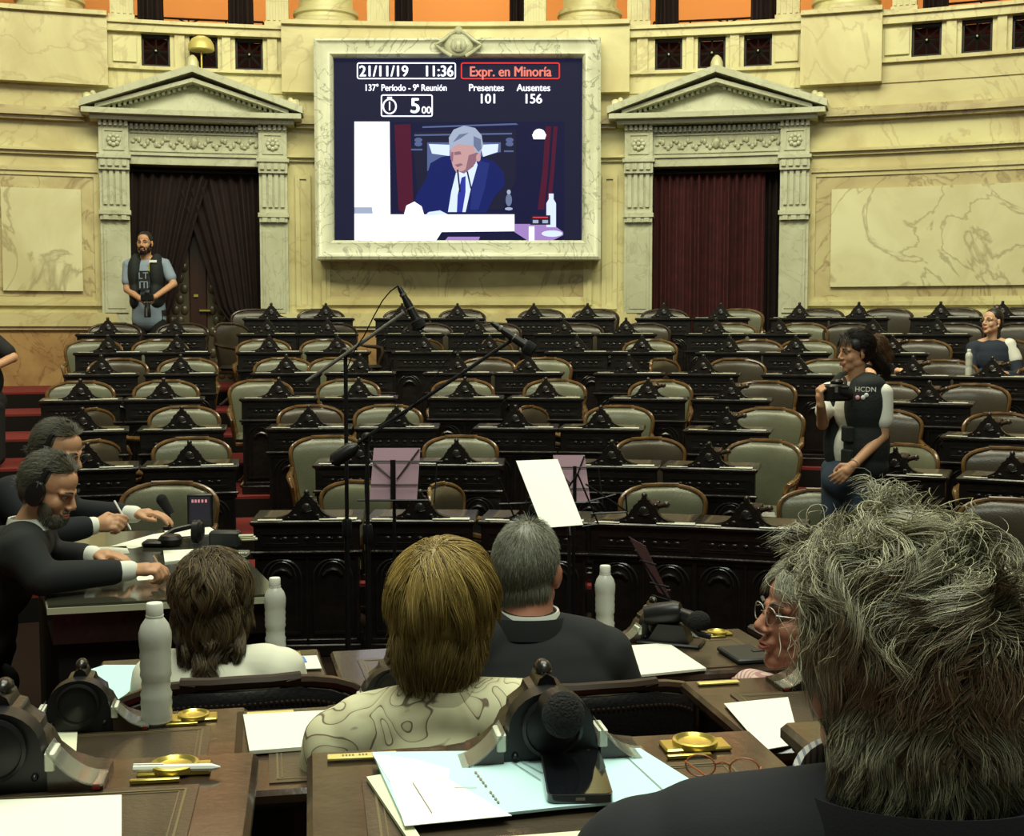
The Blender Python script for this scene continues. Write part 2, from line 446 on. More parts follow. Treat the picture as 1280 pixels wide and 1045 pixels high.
# ---------------------------------------------------------------- doorways
def doorway(i, ds):
    n = 'door_%d' % (i + 1)
    root = bpy.data.objects.new(n, None); COL.objects.link(root); root['kind'] = 'structure'
    root.location = bend(ds, 0, FT)
    def dp(name, mb, mat):
        mb.mapv(lambda s, o, z: bend(ds + s, o, z)); L = root.location
        mb.v = [(a - L.x, b - L.y, c - L.z) for a, b, c in mb.v]
        return link(name, mb, mat, root)
    for sg in (-1, 1):
        m = MB(); c = sg * (DW + 0.165)
        bbox(m, c - 0.165, c + 0.165, 0, 0.12, FT, 3.74)
        bbox(m, c - 0.155, c + 0.155, 0.12, 0.16, FT, 1.55)
        for k in range(4):          # fluted upper shaft
            f = c - 0.105 + k * 0.07; bbox(m, f - 0.022, f + 0.022, 0.12, 0.15, 3.26, 3.66)
        bbox(m, c - 0.13, c + 0.13, 0.12, 0.14, 2.0, 3.02)
        bbox(m, c - 0.10, c + 0.10, 0.12, 0.15, 2.05, 2.97)
        bbox(m, c - 0.18, c + 0.18, 0, 0.19, 3.14, 3.19); bbox(m, c - 0.165, c + 0.165, 0, 0.165, 3.08, 3.14)
        for k in range(3): m.box(c - 0.13 + k * 0.1, c - 0.07 + k * 0.1, 0.15, 0.20, 3.08, 3.13)
        bbox(m, c - 0.19, c + 0.19, 0, 0.21, 3.79, 3.83); bbox(m, c - 0.17, c + 0.17, 0, 0.18, 3.66, 3.79)
        for k in range(4): m.box(c - 0.15 + k * 0.08, c - 0.10 + k * 0.08, 0.18, 0.21, 3.70, 3.77)
        bbox(m, c - 0.165, c + 0.165, 0, 0.17, 3.83, 4.20)
        for k in range(6): m.box(c - 0.165 + k * 0.058, c - 0.13 + k * 0.058, 0.17, 0.22, 4.16, 4.22)
        dp('pilaster', m, 'grey_marble')
        m = MB()
        for q in range(8):
            a = q * PI / 4; m.sphere((c + 0.055 * math.cos(a), 0.185, 4.0 + 0.055 * math.sin(a)), (0.028, 0.02, 0.028), 8, 6)
        m.sphere((c, 0.19, 4.0), (0.03, 0.03, 0.03), 8, 6)
        for a, b, c2, d in ((-0.12, 0.12, 3.88, 3.90), (-0.12, 0.12, 4.10, 4.12), (-0.12, -0.10, 3.88, 4.12), (0.10, 0.12, 3.88, 4.12)):
            m.box(c + a, c + b, 0.17, 0.185, c2, d)
        dp('rosette', m, 'grey_marble')
    m = MB()
    bbox(m, -DW, DW, 0, 0.10, 3.74, 3.84); bbox(m, -DW, DW, 0, 0.13, 3.84, 3.87); bbox(m, -DW, DW, 0, 0.08, 3.87, 4.20)
    for k in range(26):
        x = -DW + 0.02 + k * 0.057; m.box(x, x + 0.032, 0.08, 0.15, 4.14, 4.20)
    bbox(m, -DW + 0.02, DW - 0.02, 0.08, 0.10, 3.89, 3.91); bbox(m, -DW + 0.02, DW - 0.02, 0.08, 0.10, 4.10, 4.12)
    dp('entablature', m, 'grey_marble')
    m = MB()
    for k in range(44):           # carved scroll relief
        x = -DW + 0.05 + k * 0.0325; z = 4.0 + 0.045 * math.sin(k * 1.25)
        m.sphere((x, 0.09, z), (0.026, 0.022, 0.02 + 0.01 * (k % 3)), 7, 5)
    m.sphere((0, 0.1, 4.01), (0.05, 0.03, 0.07), 8, 6)
    dp('frieze_relief', m, 'grey_marble')
    m = MB()
    bbox(m, -1.16, 1.16, 0, 0.30, 4.22, 4.27); bbox(m, -1.25, 1.25, 0, 0.40, 4.27, 4.33)
    def rake(z0, z1, o1, x1, apex):
        mb = MB()
        for sg in (-1, 1):
            P = [(sg * x1, z0), (sg * x1, z0 + (z1 - z0)), (0, apex + (z1 - z0)), (0, apex)]
            mb.prism(P, 0, o1)
        return mb
    for z0, z1, o1, x1, ap in ((4.33, 4.41, 0.42, 1.27, 4.77), (4.33, 4.375, 0.34, 1.10, 4.67)):
        q = rake(z0, z1, o1, x1, ap); m.add(q.v, q.f)
    m.prism([(-1.0, 4.33), (1.0, 4.33), (0, 4.67)], 0, 0.14)
    dp('pediment', m, 'grey_marble')
    m = MB()
    for k in range(15):
        t = (k + 0.5) / 16
        for sg in (-1, 1):
            x = sg * (0.98 - 0.98 * t * 1.0); z = 4.345 + 0.31 * t
            m.prism([(x - 0.018, z - 0.02), (x + 0.018, z - 0.02), (x + 0.018, z + 0.035), (x - 0.018, z + 0.035)], 0.14, 0.24)
    dp('dentil_row', m, 'grey_marble')
    m = MB(); m.lathe([(0.05, 0), (0.075, 0.02), (0.07, 0.09), (0.05, 0.14), (0.02, 0.17), (0.001, 0.175)], (0, 0.2, 4.83), 12)
    for sg in (-1, 1):
        m.sphere((sg * 1.18, 0.2, 4.47), (0.06, 0.05, 0.06), 8, 6); m.sphere((sg * 1.12, 0.2, 4.50), (0.04, 0.04, 0.05), 8, 6)
    dp('finial', m, 'plate_marble')
    # reveal and darkness behind
    m = MB(); bbox(m, -DW - 0.02, DW + 0.02, -1.0, -0.95, FT, 3.8)
    bbox(m, -DW - 0.05, -DW, -1.0, 0, FT, 3.8); bbox(m, DW, DW + 0.05, -1.0, 0, FT, 3.8); bbox(m, -DW, DW, -1.0, -0.02, 3.76, 3.8)
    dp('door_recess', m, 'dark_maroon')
    m = MB(); m.tube([(-DW, -0.05, 3.68), (DW, -0.05, 3.68)], 0.018, 8); dp('curtain_rod', m, 'iron')
    return root, dp
def curtain(s0, s1, z0, z1, off, folds, amp, tie=None, n=60, nz=14):
    """pleated cloth; tie(t)-> (s0, s1) by height 0..1"""
    m = MB(); vs = []; fs = []
    for side in (0, 1):
        for j in range(nz + 1):
            v = j / nz; a, b = (s0, s1) if tie is None else tie(v)
            for i in range(n + 1):
                u = i / n
                o = off + amp * math.sin(u * folds * 2 * PI + 0.5 * math.sin(v * 3)) + 0.35 * amp * math.sin(u * folds * 5 + 2) - side * 0.012
                vs.append((a + (b - a) * u, o, z0 + (z1 - z0) * v))
    N = (n + 1) * (nz + 1)
    for j in range(nz):
        for i in range(n):
            a = j * (n + 1) + i
            fs.append((a, a + 1, a + n + 2, a + n + 1)); fs.append((N + a, N + a + n + 1, N + a + n + 2, N + a + 1))
    for j in range(nz):
        for i in (0, n):
            a = j * (n + 1) + i; fs.append((a, a + n + 1, N + a + n + 1, N + a))
    for i in range(n):
        for j in (0, nz):
            a = j * (n + 1) + i; fs.append((a, a + 1, N + a + 1, N + a))
    return m.add(vs, fs)
dl, dpl = doorway(0, DS[0])
dr, dpr = doorway(1, DS[1])
# left doorway: tufted leather leaves behind parted curtains
for sg in (-1, 1):
    m = MB(); a, b = (-0.72, -0.10) if sg < 0 else (0.10, 0.72)
    m.box(a, b, -0.42, -0.36, FT, 3.7)
    dpl('padded_leaf', m, 'door_leather')
    m = MB()
    for r in range(19):
        for c in range(6):
            x = a + 0.06 + c * 0.10 + (0.05 if r % 2 else 0)
            if x < b - 0.03: m.sphere((x, -0.365, FT + 0.1 + r * 0.13), (0.052, 0.03, 0.066), 10, 6)
    dpl('tufting', m, 'door_leather')
m = MB(); m.box(-0.10, 0.10, -0.40, -0.33, FT, 3.7, bev=0.01); m.box(-0.012, 0.012, -0.34, -0.315, FT, 3.7)
dpl('meeting_stile', m, 'door_wood')
m = MB(); m.box(-0.05, 0.07, -0.33, -0.30, 1.72, 1.745); m.box(0.01, 0.14, -0.33, -0.28, 2.02, 2.045, bev=0.004); m.box(-0.05, 0.0, -0.33, -0.3, 2.2, 2.23)
dpl('door_handle', m, 'brass')
def tieL(v): return (-DW, -DW + 0.30 + 0.62 * v ** 1.3) if v > 0.3 else (-DW, -DW + 0.30 + 0.14 * v)
def tieR(v): return (DW - 0.34 - 0.66 * v ** 1.3, DW) if v > 0.3 else (DW - 0.34 - 0.16 * v, DW)
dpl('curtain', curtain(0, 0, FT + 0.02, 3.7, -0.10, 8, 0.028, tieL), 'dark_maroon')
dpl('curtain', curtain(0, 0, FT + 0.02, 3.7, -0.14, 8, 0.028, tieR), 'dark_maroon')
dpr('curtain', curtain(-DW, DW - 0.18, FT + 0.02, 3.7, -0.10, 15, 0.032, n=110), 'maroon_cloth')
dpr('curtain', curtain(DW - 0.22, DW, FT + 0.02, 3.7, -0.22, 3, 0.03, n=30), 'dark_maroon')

# ---------------------------------------------------------------- balcony zone
PT = 5.455
m = MB()
for a, b, t in ((-7.0, -4.03, PT), (-2.06, 2.06, PT), (4.03, 4.93, PT)):
    bbox(m, a, b, -0.35, 0.16, 4.62 if a > -3 and a < 0 else 4.62, t)
    bbox(m, a, b, -0.35, 0.22, t - 0.05, t)
blink('trim_7', m, 'cream_marble', kind='structure')
m = MB()
bal = []
for (a, b, ops) in ((-4.03, -2.06, (-3.50, -2.96, -2.44)), (2.06, 4.03, (2.51, 3.01, 3.54)), (4.93, 8.5, (5.40, 5.93, 6.45, 7.0))):
    bbox(m, a, b, -0.22, 0.02, 4.62, 4.88); bbox(m, a, b, -0.2, 0.08, 4.84, 4.88)
    bbox(m, a, b, -0.22, 0.08, 5.27, 5.40); bbox(m, a, b, -0.22, 0.12, 5.36, 5.40)
    e = [a] + [q for o in ops for q in (o - 0.16, o + 0.16)] + [b]
    for k in range(0, len(e), 2):
        bbox(m, e[k], e[k + 1], -0.2, 0.0, 4.88, 5.27)
        c = (e[k] + e[k + 1]) / 2; hw = min(0.09, (e[k + 1] - e[k]) / 2 - 0.03)
        if e[k + 1] - e[k] > 0.3:
            bbox(m, c - 0.13, c + 0.13, 0.0, 0.035, 4.93, 5.22)
        else: bbox(m, c - hw * 0.7, c + hw * 0.7, 0, 0.04, 4.88, 5.27)
    bal += list(ops)
blink('trim_8', m, 'cream_marble', kind='structure')
for o in bal:
    m = MB(); z0, z1 = 4.895, 5.29
    for a, b, c, d in ((-0.16, 0.16, z0, z0 + 0.03), (-0.16, 0.16, z1 - 0.06, z1), (-0.16, -0.135, z0, z1), (0.135, 0.16, z0, z1)):
        m.box(o + a, o + b, -0.1, -0.06, c, d)
    cz = (z0 + z1) / 2 - 0.01
    for q in range(4):
        a = q * PI / 4; L = 0.21 if q % 2 else 0.17
        m.tube([(o + L * math.cos(a), -0.08, cz + L * math.sin(a)), (o - L * math.cos(a), -0.08, cz - L * math.sin(a))], 0.013, 6)
    m.sphere((o, -0.06, cz), 0.03, 10, 6)
    g = blink('trim_9', m, 'iron', kind='structure')
    m = MB(); m.sphere((o, -0.035, cz), 0.013, 8, 6); k = blink('boss', m, 'ivory_knob', g)
# columns and pilasters on the piers
def column(s, r, z0=PT, off=-0.45):
    m = MB(); x, y, _ = bend(s, off, 0)
    m.box(x - r * 1.32, x + r * 1.32, y - r * 1.32, y + r * 1.32, z0 - 0.1, z0 + 0.03)
    prof = [(r * 1.30, 0.03), (r * 1.34, 0.07), (r * 1.30, 0.11), (r * 1.14, 0.13), (r * 1.12, 0.17), (r * 1.2, 0.19), (r * 1.18, 0.235), (r * 1.04, 0.25), (r, 0.30), (r * 0.97, 2.6)]
    vs = []
    m.lathe([(a, z0 + b) for a, b in prof], (x, y, 0), 40)
    return link('trim_10', m, 'cream_marble', kind='structure')
for s in (-4.66, -1.56, 1.56, 4.50): column(s, 0.33, 1.82 + (PT - 1.82) * 0.985)
def pil(s, w=0.13, off=-0.30):
    m = MB(); bbox(m, s - w - 0.03, s + w + 0.03, off - 0.2, off + 0.08, PT - 0.1, PT + 0.02)
    m.box(s - w - 0.015, s + w + 0.015, off - 0.2, off + 0.05, PT + 0.02, PT + 0.08)
    bbox(m, s - w, s + w, off - 0.2, off, PT + 0.08, 8.0)
    for k in range(4):
        x = s - w + 0.03 + k * (2 * w - 0.06) / 3; bbox(m, x - 0.015, x + 0.015, off, off + 0.015, PT + 0.1, 8.0)
    blink('trim_11', m, 'cream_marble', kind='structure')
for s in (-5.4, -3.88, -2.12, -0.94, 0.92, 2.14, 3.86, 5.14): pil(s)
# gallery behind: floor, warm wall, curtains, rail
m = MB(); bbox(m, -9, 9, -3.2, -0.2, 5.15, 5.25); blink('floor', m, 'red_carpet', kind='structure')
m = MB(); bbox(m, -9, 9, -3.3, -3.15, 5.2, 9.0); bbox(m, -9, 9, -3.2, -0.75, 8.2, 8.3); blink('wall_gallery', m, 'orange_plaster', kind='structure')
for s in (-3.1, 0.0, 3.1, 6.3):
    x, y, _ = bend(s, -1.6, 0)
    area('gallery_lamp', (x, y, 8.0), (0, 0, 0), 1.2, 0.8, 60, (1.0, 0.72, 0.40))
for i, (a, b, lab) in enumerate(((-3.72, -3.42, 'left of the left balcony opening'), (-2.70, -2.40, 'right of the left balcony opening'), (-0.76, -0.54, 'left of the opening above the screen'), (0.60, 0.82, 'right of the opening above the screen'), (2.32, 2.60, 'left of the right balcony opening'), (3.42, 3.72, 'right of the right balcony opening'), (5.32, 5.60, 'in the far right balcony opening'))):
    def tf(v, a=a, b=b):
        c = (a + b) / 2; h = (b - a) / 2; k = 1.0 - 0.18 * v
        return (c - h * k, c + h * k)
    mm = curtain(0, 0, 5.26, 8.0, -0.62, 3, 0.03, tf, n=24)
    o = blink('gallery_curtain', mm, 'dark_maroon')
    tag(o, 'dark red gallery curtain ' + lab, 'curtain', 'gallery curtains')
for s0, s1, lab in ((-4.0, -2.3, 'left gallery opening'), (-0.8, 0.8, 'gallery opening above the screen'), (2.3, 4.0, 'right gallery opening'), (5.4, 7.5, 'far right gallery opening')):
    m = MB(); sg = 12
    for z in (5.64, 5.52):
        m.tube([(s0 + (s1 - s0) * k / sg, -0.78, z) for k in range(sg + 1)], 0.014, 6)
    for k in range(5):
        x = s0 + (s1 - s0) * k / 4; m.tube([(x, -0.78, 5.25), (x, -0.78, 5.64)], 0.012, 6)
    c = (s0 + s1) / 2
    m.tube([(c - 0.12, -0.78, 5.52), (c + 0.12, -0.78, 5.64)], 0.01, 6); m.tube([(c + 0.12, -0.78, 5.52), (c - 0.12, -0.78, 5.64)], 0.01, 6)
    o = blink('railing', m, 'iron'); tag(o, 'dark metal railing in the ' + lab, 'railing', 'gallery railings')
# gold lamp dome seen through the left balustrade
t = thing('dome_lamp', 'small gold dome lamp above the left door pediment', 'lamp', bend(-2.98, 0.16, 4.87))
m = MB(); m.lathe([(0.14, 0.19), (0.15, 0.2), (0.145, 0.26), (0.11, 0.32), (0.05, 0.355), (0.001, 0.36)], (0, 0, 0), 20); part('shade', m, 'brass_plate', t)
m = MB(); m.lathe([(0.05, -0.11), (0.05, -0.09), (0.012, -0.08), (0.012, 0.2)], (0, 0, 0), 10); part('stem', m, 'brass', t)

# ---------------------------------------------------------------- the big screen
SY = CY + RW - 0.32
SR = thing('video_wall', 'large lit video screen in a veined marble frame', 'screen', (CX, SY, 2.6))
def scp(px, py, off=0.0):
    p = at(px, py, SY - off); return (p.x - CX, -off, p.z - 2.6)
def poly(name, pts, off, mat, parent):
    m = MB(); vs = [scp(a, b, off) for a, b in pts]; n = len(vs)
    ctr = (sum(v[0] for v in vs) / n, -off, sum(v[2] for v in vs) / n)
    m.add(vs, [tuple(range(n))]); me = m.mesh(name)
    if me.polygons[0].normal.y > 0: me.flip_normals()
    return link(name, me, mat, parent)
def framebar(mb, o, i, z0, z1):
    pass
fr = MB()
O = [scp(394, 51), scp(750, 50), scp(750, 325), scp(397, 325)]; I = [scp(417, 73), scp(728, 73), scp(727, 301), scp(418, 301)]
prof = [(0.0, 0.46), (0.0, 0.0), (0.15, -0.02), (0.22, 0.0), (0.35, 0.015), (0.75, 0.03), (0.85, 0.02), (1.0, 0.06), (1.0, 0.20)]
vs = []
for t, d in prof:
    for k in range(4):
        a = Vector(O[k]); b = Vector(I[k]); p = a.lerp(b, t); vs.append((p.x, d - 0.14, p.z))
fs = []
for j in range(len(prof) - 1):
    for k in range(4):
        n = (k + 1) % 4; fs.append((j * 4 + k, j * 4 + n, (j + 1) * 4 + n, (j + 1) * 4 + k))
fr.add(vs, fs); FRM = part('frame', fr, 'white_marble', SR)
m = MB(); a = scp(417, 73); b = scp(728, 301); m.box(a[0], b[0], 0.005, 0.09, b[2], a[2]); PN = part('panel', m, 'led_black', SR)
# crest on top of the frame
m = MB(); c = scp(574, 60)
m.sphere((c[0], -0.15, c[2]), (0.17, 0.06, 0.14), 18, 10); m.sphere((c[0], -0.19, c[2] - 0.01), (0.10, 0.05, 0.09), 14, 8)
for sg in (-1, 1):
    m.tube([(c[0] + sg * 0.08, -0.17, c[2] + 0.13), (c[0] + sg * 0.17, -0.19, c[2] + 0.05), (c[0] + sg * 0.26, -0.17, c[2]), (c[0] + sg * 0.18, -0.17, c[2] - 0.07), (c[0] + sg * 0.08, -0.17, c[2] - 0.13)], 0.022, 8)
    m.sphere((c[0] + sg * 0.03, -0.235, c[2] - 0.01), (0.014, 0.02, 0.05), 8, 6)
m.sphere((c[0], -0.17, c[2] + 0.16), (0.05, 0.04, 0.05), 10, 6); m.tube([(c[0] - 0.09, -0.17, c[2] + 0.12), (c[0], -0.19, c[2] + 0.17), (c[0] + 0.09, -0.17, c[2] + 0.12)], 0.02, 8)
part('cartouche', m, 'grey_marble', SR)
def E(cx, cy, rx, ry, n=28, a0=0, a1=2 * PI): return [(cx + rx * math.cos(a0 + (a1 - a0) * k / n), cy + ry * math.sin(a0 + (a1 - a0) * k / n)) for k in range(n + (0 if a1 - a0 >= 2 * PI - 1e-6 else 1))]
lay = [0.006]
def pic(name, pts, mat):
    lay[0] += 0.0006; return poly(name, pts, lay[0], mat, PN)
pic('video_picture', [(443, 152), (705, 152), (705, 301), (443, 301)], 'led_navy')
pic('wall_strip', [(443, 152), (487, 152), (488, 268), (443, 268)], 'led_white')
pic('curtain_picture', [(493, 156), (513, 155), (517, 260), (508, 268), (498, 262)], 'led_maroon')
for xs in ((678, 684), (688, 692)): pic('curtain_picture', [(xs[0] + 4, 158), (xs[1] + 5, 158), (xs[1], 225), (xs[1] - 4, 262), (xs[0] - 6, 262), (xs[0], 215)], 'led_maroon')
pic('chair_picture', [(517, 165), (645, 162), (645, 225), (628, 262), (524, 262), (517, 190)], 'led_black')
for p in ([(518, 168), (640, 166), (640, 168), (518, 170)], [(514, 186), (528, 186), (528, 188), (514, 188)], [(630, 188), (642, 188), (642, 190), (630, 190)], [(528, 158), (645, 154), (648, 156), (528, 160)]): pic('chair_carving', p, 'led_edge')
for cx in (523, 637):
    for cy in (175, 180): pic('chair_carving', E(cx, cy, 5, 3, 12), 'led_edge')
pic('chair_back_picture', [(534, 178), (626, 178), (626, 190), (600, 196), (560, 198), (534, 214)], 'led_edge')
pic('chair_back_picture', [(536, 180), (562, 181), (562, 195), (540, 192)], 'led_blue_white'); pic('chair_back_picture', [(600, 181), (623, 180), (622, 190), (604, 196)], 'led_blue_white')
pic('suit_picture', [(516, 266), (520, 245), (533, 222), (538, 204), (552, 196), (566, 194), (590, 200), (602, 196), (618, 202), (630, 216), (631, 232), (618, 246), (608, 266)], 'led_suit')
pic('suit_picture', [(596, 200), (612, 204), (606, 235), (598, 262), (588, 262), (590, 230)], 'led_suit_light')
pic('shirt_picture', [(570, 216), (594, 198), (597, 206), (588, 238), (582, 265), (560, 265), (564, 240)], 'led_blue_white')
pic('tie_picture', [(577, 222), (582, 220), (582, 240), (578, 265), (571, 265), (572, 244)], 'led_tie')
pic('neck_picture', [(568, 200), (596, 196), (592, 208), (580, 217), (572, 214)], 'led_skin_shade')
pic('face_picture', [(563, 182), (568, 176), (594, 174), (602, 184), (600, 198), (590, 207), (578, 214), (570, 215), (566, 208), (563, 196)], 'led_skin')
pic('face_shade', [(568, 190), (575, 189), (577, 193), (568, 194)], 'led_skin_shade'); pic('face_shade', [(568, 206), (576, 204), (579, 206), (572, 209)], 'led_skin_shade')
pic('face_shade', [(586, 194), (598, 190), (594, 205), (582, 212)], 'led_skin_shade'); pic('face_shade', [(564, 190), (567, 190), (566, 203), (563, 199)], 'led_skin_shade')
pic('ear_picture', E(598, 197, 3, 5, 12), 'led_skin')
pic('hair_picture', [(562, 188), (561, 172), (567, 162), (580, 157), (594, 160), (602, 169), (604, 182), (600, 192), (594, 190), (592, 182), (572, 180), (566, 184)], 'led_grey')
pic('hair_shade', [(592, 170), (601, 174), (602, 186), (598, 190), (592, 182)], 'led_grey_dark'); pic('hair_shade', [(566, 178), (574, 168), (586, 166), (574, 174)], 'led_grey_dark')
pic('desk_picture', [(443, 268), (643, 268), (643, 289), (552, 290), (545, 301), (443, 301)], 'led_white')
pic('desk_shadow', [(443, 259), (465, 259), (466, 267), (443, 267)], 'led_grey'); pic('hand_picture', [(505, 268), (508, 257), (518, 252), (527, 258), (530, 268)], 'led_white')
pic('hand_picture', [(530, 270), (536, 265), (550, 263), (560, 268)], 'led_blue_white')
pic('desk_front_picture', [(552, 291), (640, 291), (640, 301), (552, 301)], 'led_navy'); pic('desk_front_picture', [(560, 296), (600, 296), (598, 301), (556, 301)], 'led_lilac')
pic('tray_picture', [(643, 280), (690, 280), (704, 290), (704, 294), (690, 301), (660, 301), (643, 290)], 'led_lilac'); pic('tray_picture', [(661, 283), (668, 283), (668, 301), (661, 301)], 'led_white')
pic('tray_picture', E(690, 292, 13, 4), 'led_blue_white')
pic('bottle_picture', [(686, 242), (692, 242), (692, 249), (695, 254), (695, 284), (683, 284), (683, 254), (686, 249)], 'led_blue_white')
pic('sign_picture', [(663, 269), (688, 269), (688, 281), (663, 281)], 'led_black'); pic('sign_picture', [(666, 271), (685, 271), (685, 272.5), (666, 272.5)], 'led_red'); pic('sign_picture', [(666, 275), (673, 275), (673, 279), (666, 279)], 'led_grey'); pic('sign_picture', [(678, 275), (685, 275), (685, 279), (678, 279)], 'led_grey')
pic('emblem_picture', E(674, 169, 8, 8, 16, PI, 2 * PI), 'led_white'); pic('emblem_picture', [(665, 168), (683, 168), (681, 174), (667, 174)], 'led_white')
pic('microphone_picture', [(571, 212), (573, 212), (576, 240), (574, 240)], 'led_black'); pic('microphone_picture', [(588, 236), (590, 236), (585, 214), (583, 214)], 'led_black')
pic('ornament_picture', E(636, 250, 4, 8, 12), 'led_grey_dark'); pic('ornament_picture', E(636, 240, 2.5, 3, 12), 'led_grey'); pic('ornament_picture', E(636, 261, 5, 2, 12), 'led_grey')
def outline(x0, y0, x1, y1, w, mat, r=3):
    o = []; i = []
    for cx, cy, a in ((x1 - r, y0 + r, -PI / 2), (x1 - r, y1 - r, 0), (x0 + r, y1 - r, PI / 2), (x0 + r, y0 + r, PI)):
        for k in range(5):
            q = a + k * PI / 8; o.append((cx + r * math.cos(q), cy + r * math.sin(q))); rr = r - w; i.append((cx + rr * math.cos(q), cy + rr * math.sin(q)))
    m = MB(); n = len(o); off = 0.012; m.add([scp(a, b, off) for a, b in o + i], [(k, (k + 1) % n, n + (k + 1) % n, n + k) for k in range(n)])
    return link('caption_frame', m.mesh('caption_frame'), mat, PN)
outline(446, 78, 570, 99, 1.6, 'led_white'); outline(576, 78, 700, 99, 1.6, 'led_red'); outline(476, 118, 541, 146, 1.6, 'led_white')
def bold_text(txt, size, d, align, sx):
    me = text_mesh(txt, size, 0.0, 0.0, align, sx); V = [v.co.copy() for v in me.vertices]; F = [tuple(p.vertices) for p in me.polygons]
    m = MB(); q = 0
    for dx, dy in ((0, 0), (d, 0), (-d, 0), (0, d * 0.6), (0, -d * 0.6)):
        q += 1; m.add([(v.x + dx, v.y + dy, q * 0.0001) for v in V], F)
    return m.mesh('caption_text')
def led_text(txt, px, py, hpx, mat, bold=0.0, sx=1.0, align='CENTER'):
    size = hpx / 103.2 / 0.72
    me = bold_text(txt, size, bold * size * 0.8, align, sx)
    me.transform(Matrix.Rotation(PI / 2, 4, 'X')); c = scp(px, py, 0.012); me.transform(Matrix.Translation(c))
    return link('caption_text', me, mat, PN)
led_text('21/11/19', 449, 89.5, 13, 'led_white', 0.035, 0.92, 'LEFT'); led_text('11:36', 567, 89.5, 13, 'led_white', 0.035, 0.9, 'RIGHT')
led_text('Expr. en Minoría', 638, 90, 12, 'led_pink', 0.035, 0.88)
led_text('137° Período - 9ª Reunión', 507, 110, 8, 'led_white', 0.03, 0.84)
led_text('Presentes', 608, 110, 8.5, 'led_white', 0.03, 0.92); led_text('Ausentes', 667, 110, 8.5, 'led_white', 0.03, 0.92)
led_text('101', 610, 124, 11.5, 'led_white', 0.03, 0.95); led_text('156', 666, 124, 11.5, 'led_white', 0.03, 0.95)
led_text('5', 519, 133, 18, 'led_white', 0.035); led_text('00', 533, 138, 8.5, 'led_white', 0.03)
ring = E(487, 133, 9, 10); rin = E(487, 133, 7, 8)
m = MB(); n = len(ring); m.add([scp(a, b, 0.012) for a, b in ring + rin], [(k, (k + 1) % n, n + (k + 1) % n, n + k) for k in range(n)]); link('clock_symbol', m.mesh('c'), 'led_white', PN)
poly('clock_symbol', [(486.2, 127), (487.8, 127), (487.8, 138), (486.2, 138)], 0.012, 'led_white', PN); poly('clock_symbol', [(484, 121), (490, 121), (490, 123.5), (484, 123.5)], 0.012, 'led_white', PN)

# ---------------------------------------------------------------- floors and tiers
def rk(k): return 6.5 if k < 0 else 7.8 + 0.95 * k
def fk(k): return 0.0 if k < 0 else 0.17 + 0.165 * k
def sector(mb, r0, r1, z0, z1, a0=-1.2, a1=1.2, n=48):
    vs = []
    for i in range(n + 1):
        a = a0 + (a1 - a0) * i / n; s_, c_ = math.sin(a), math.cos(a)
        for r, z in ((r0, z0), (r1, z0), (r1, z1), (r0, z1)): vs.append((CX + r * s_, CY + r * c_, z))
    fs = [(0, 1, 2, 3), (n * 4 + 3, n * 4 + 2, n * 4 + 1, n * 4)]
    for i in range(n):
        for q in range(4):
            j = (q + 1) % 4; a = i * 4; fs.append((a + q, a + j, a + 4 + j, a + 4 + q))
    mb.add(vs, fs)
m = MB(); m.box(-9, 9, -3, 9, -0.1, 0.0); link('floor', m, 'arena_floor', kind='structure')
for k in range(0, 7):
    r0 = rk(k) - 0.10; r1 = (rk(k + 1) - 0.10) if k < 6 else RW + 0.9
    m = MB(); sector(m, r0, r1, fk(k) - 0.165 if k else 0.0, fk(k)); link('floor', m, 'red_carpet', kind='structure')
    m = MB(); sector(m, r0 - 0.012, r0, fk(k) - 0.166, fk(k) - 0.02); link('trim_12', m, 'dark_riser', kind='structure')
# tiers of the near side
NR = {0: (0.53, 0.0, 1.66), 1: (0.355, 1.66, 2.55), 2: (0.175, 2.55, 3.9)}
for k, (z, y0, y1) in NR.items():
    m = MB(); m.box(-4, 4, y0 if k else -2.5, y1, 0.0, z); link('floor', m, 'red_carpet', kind='structure')

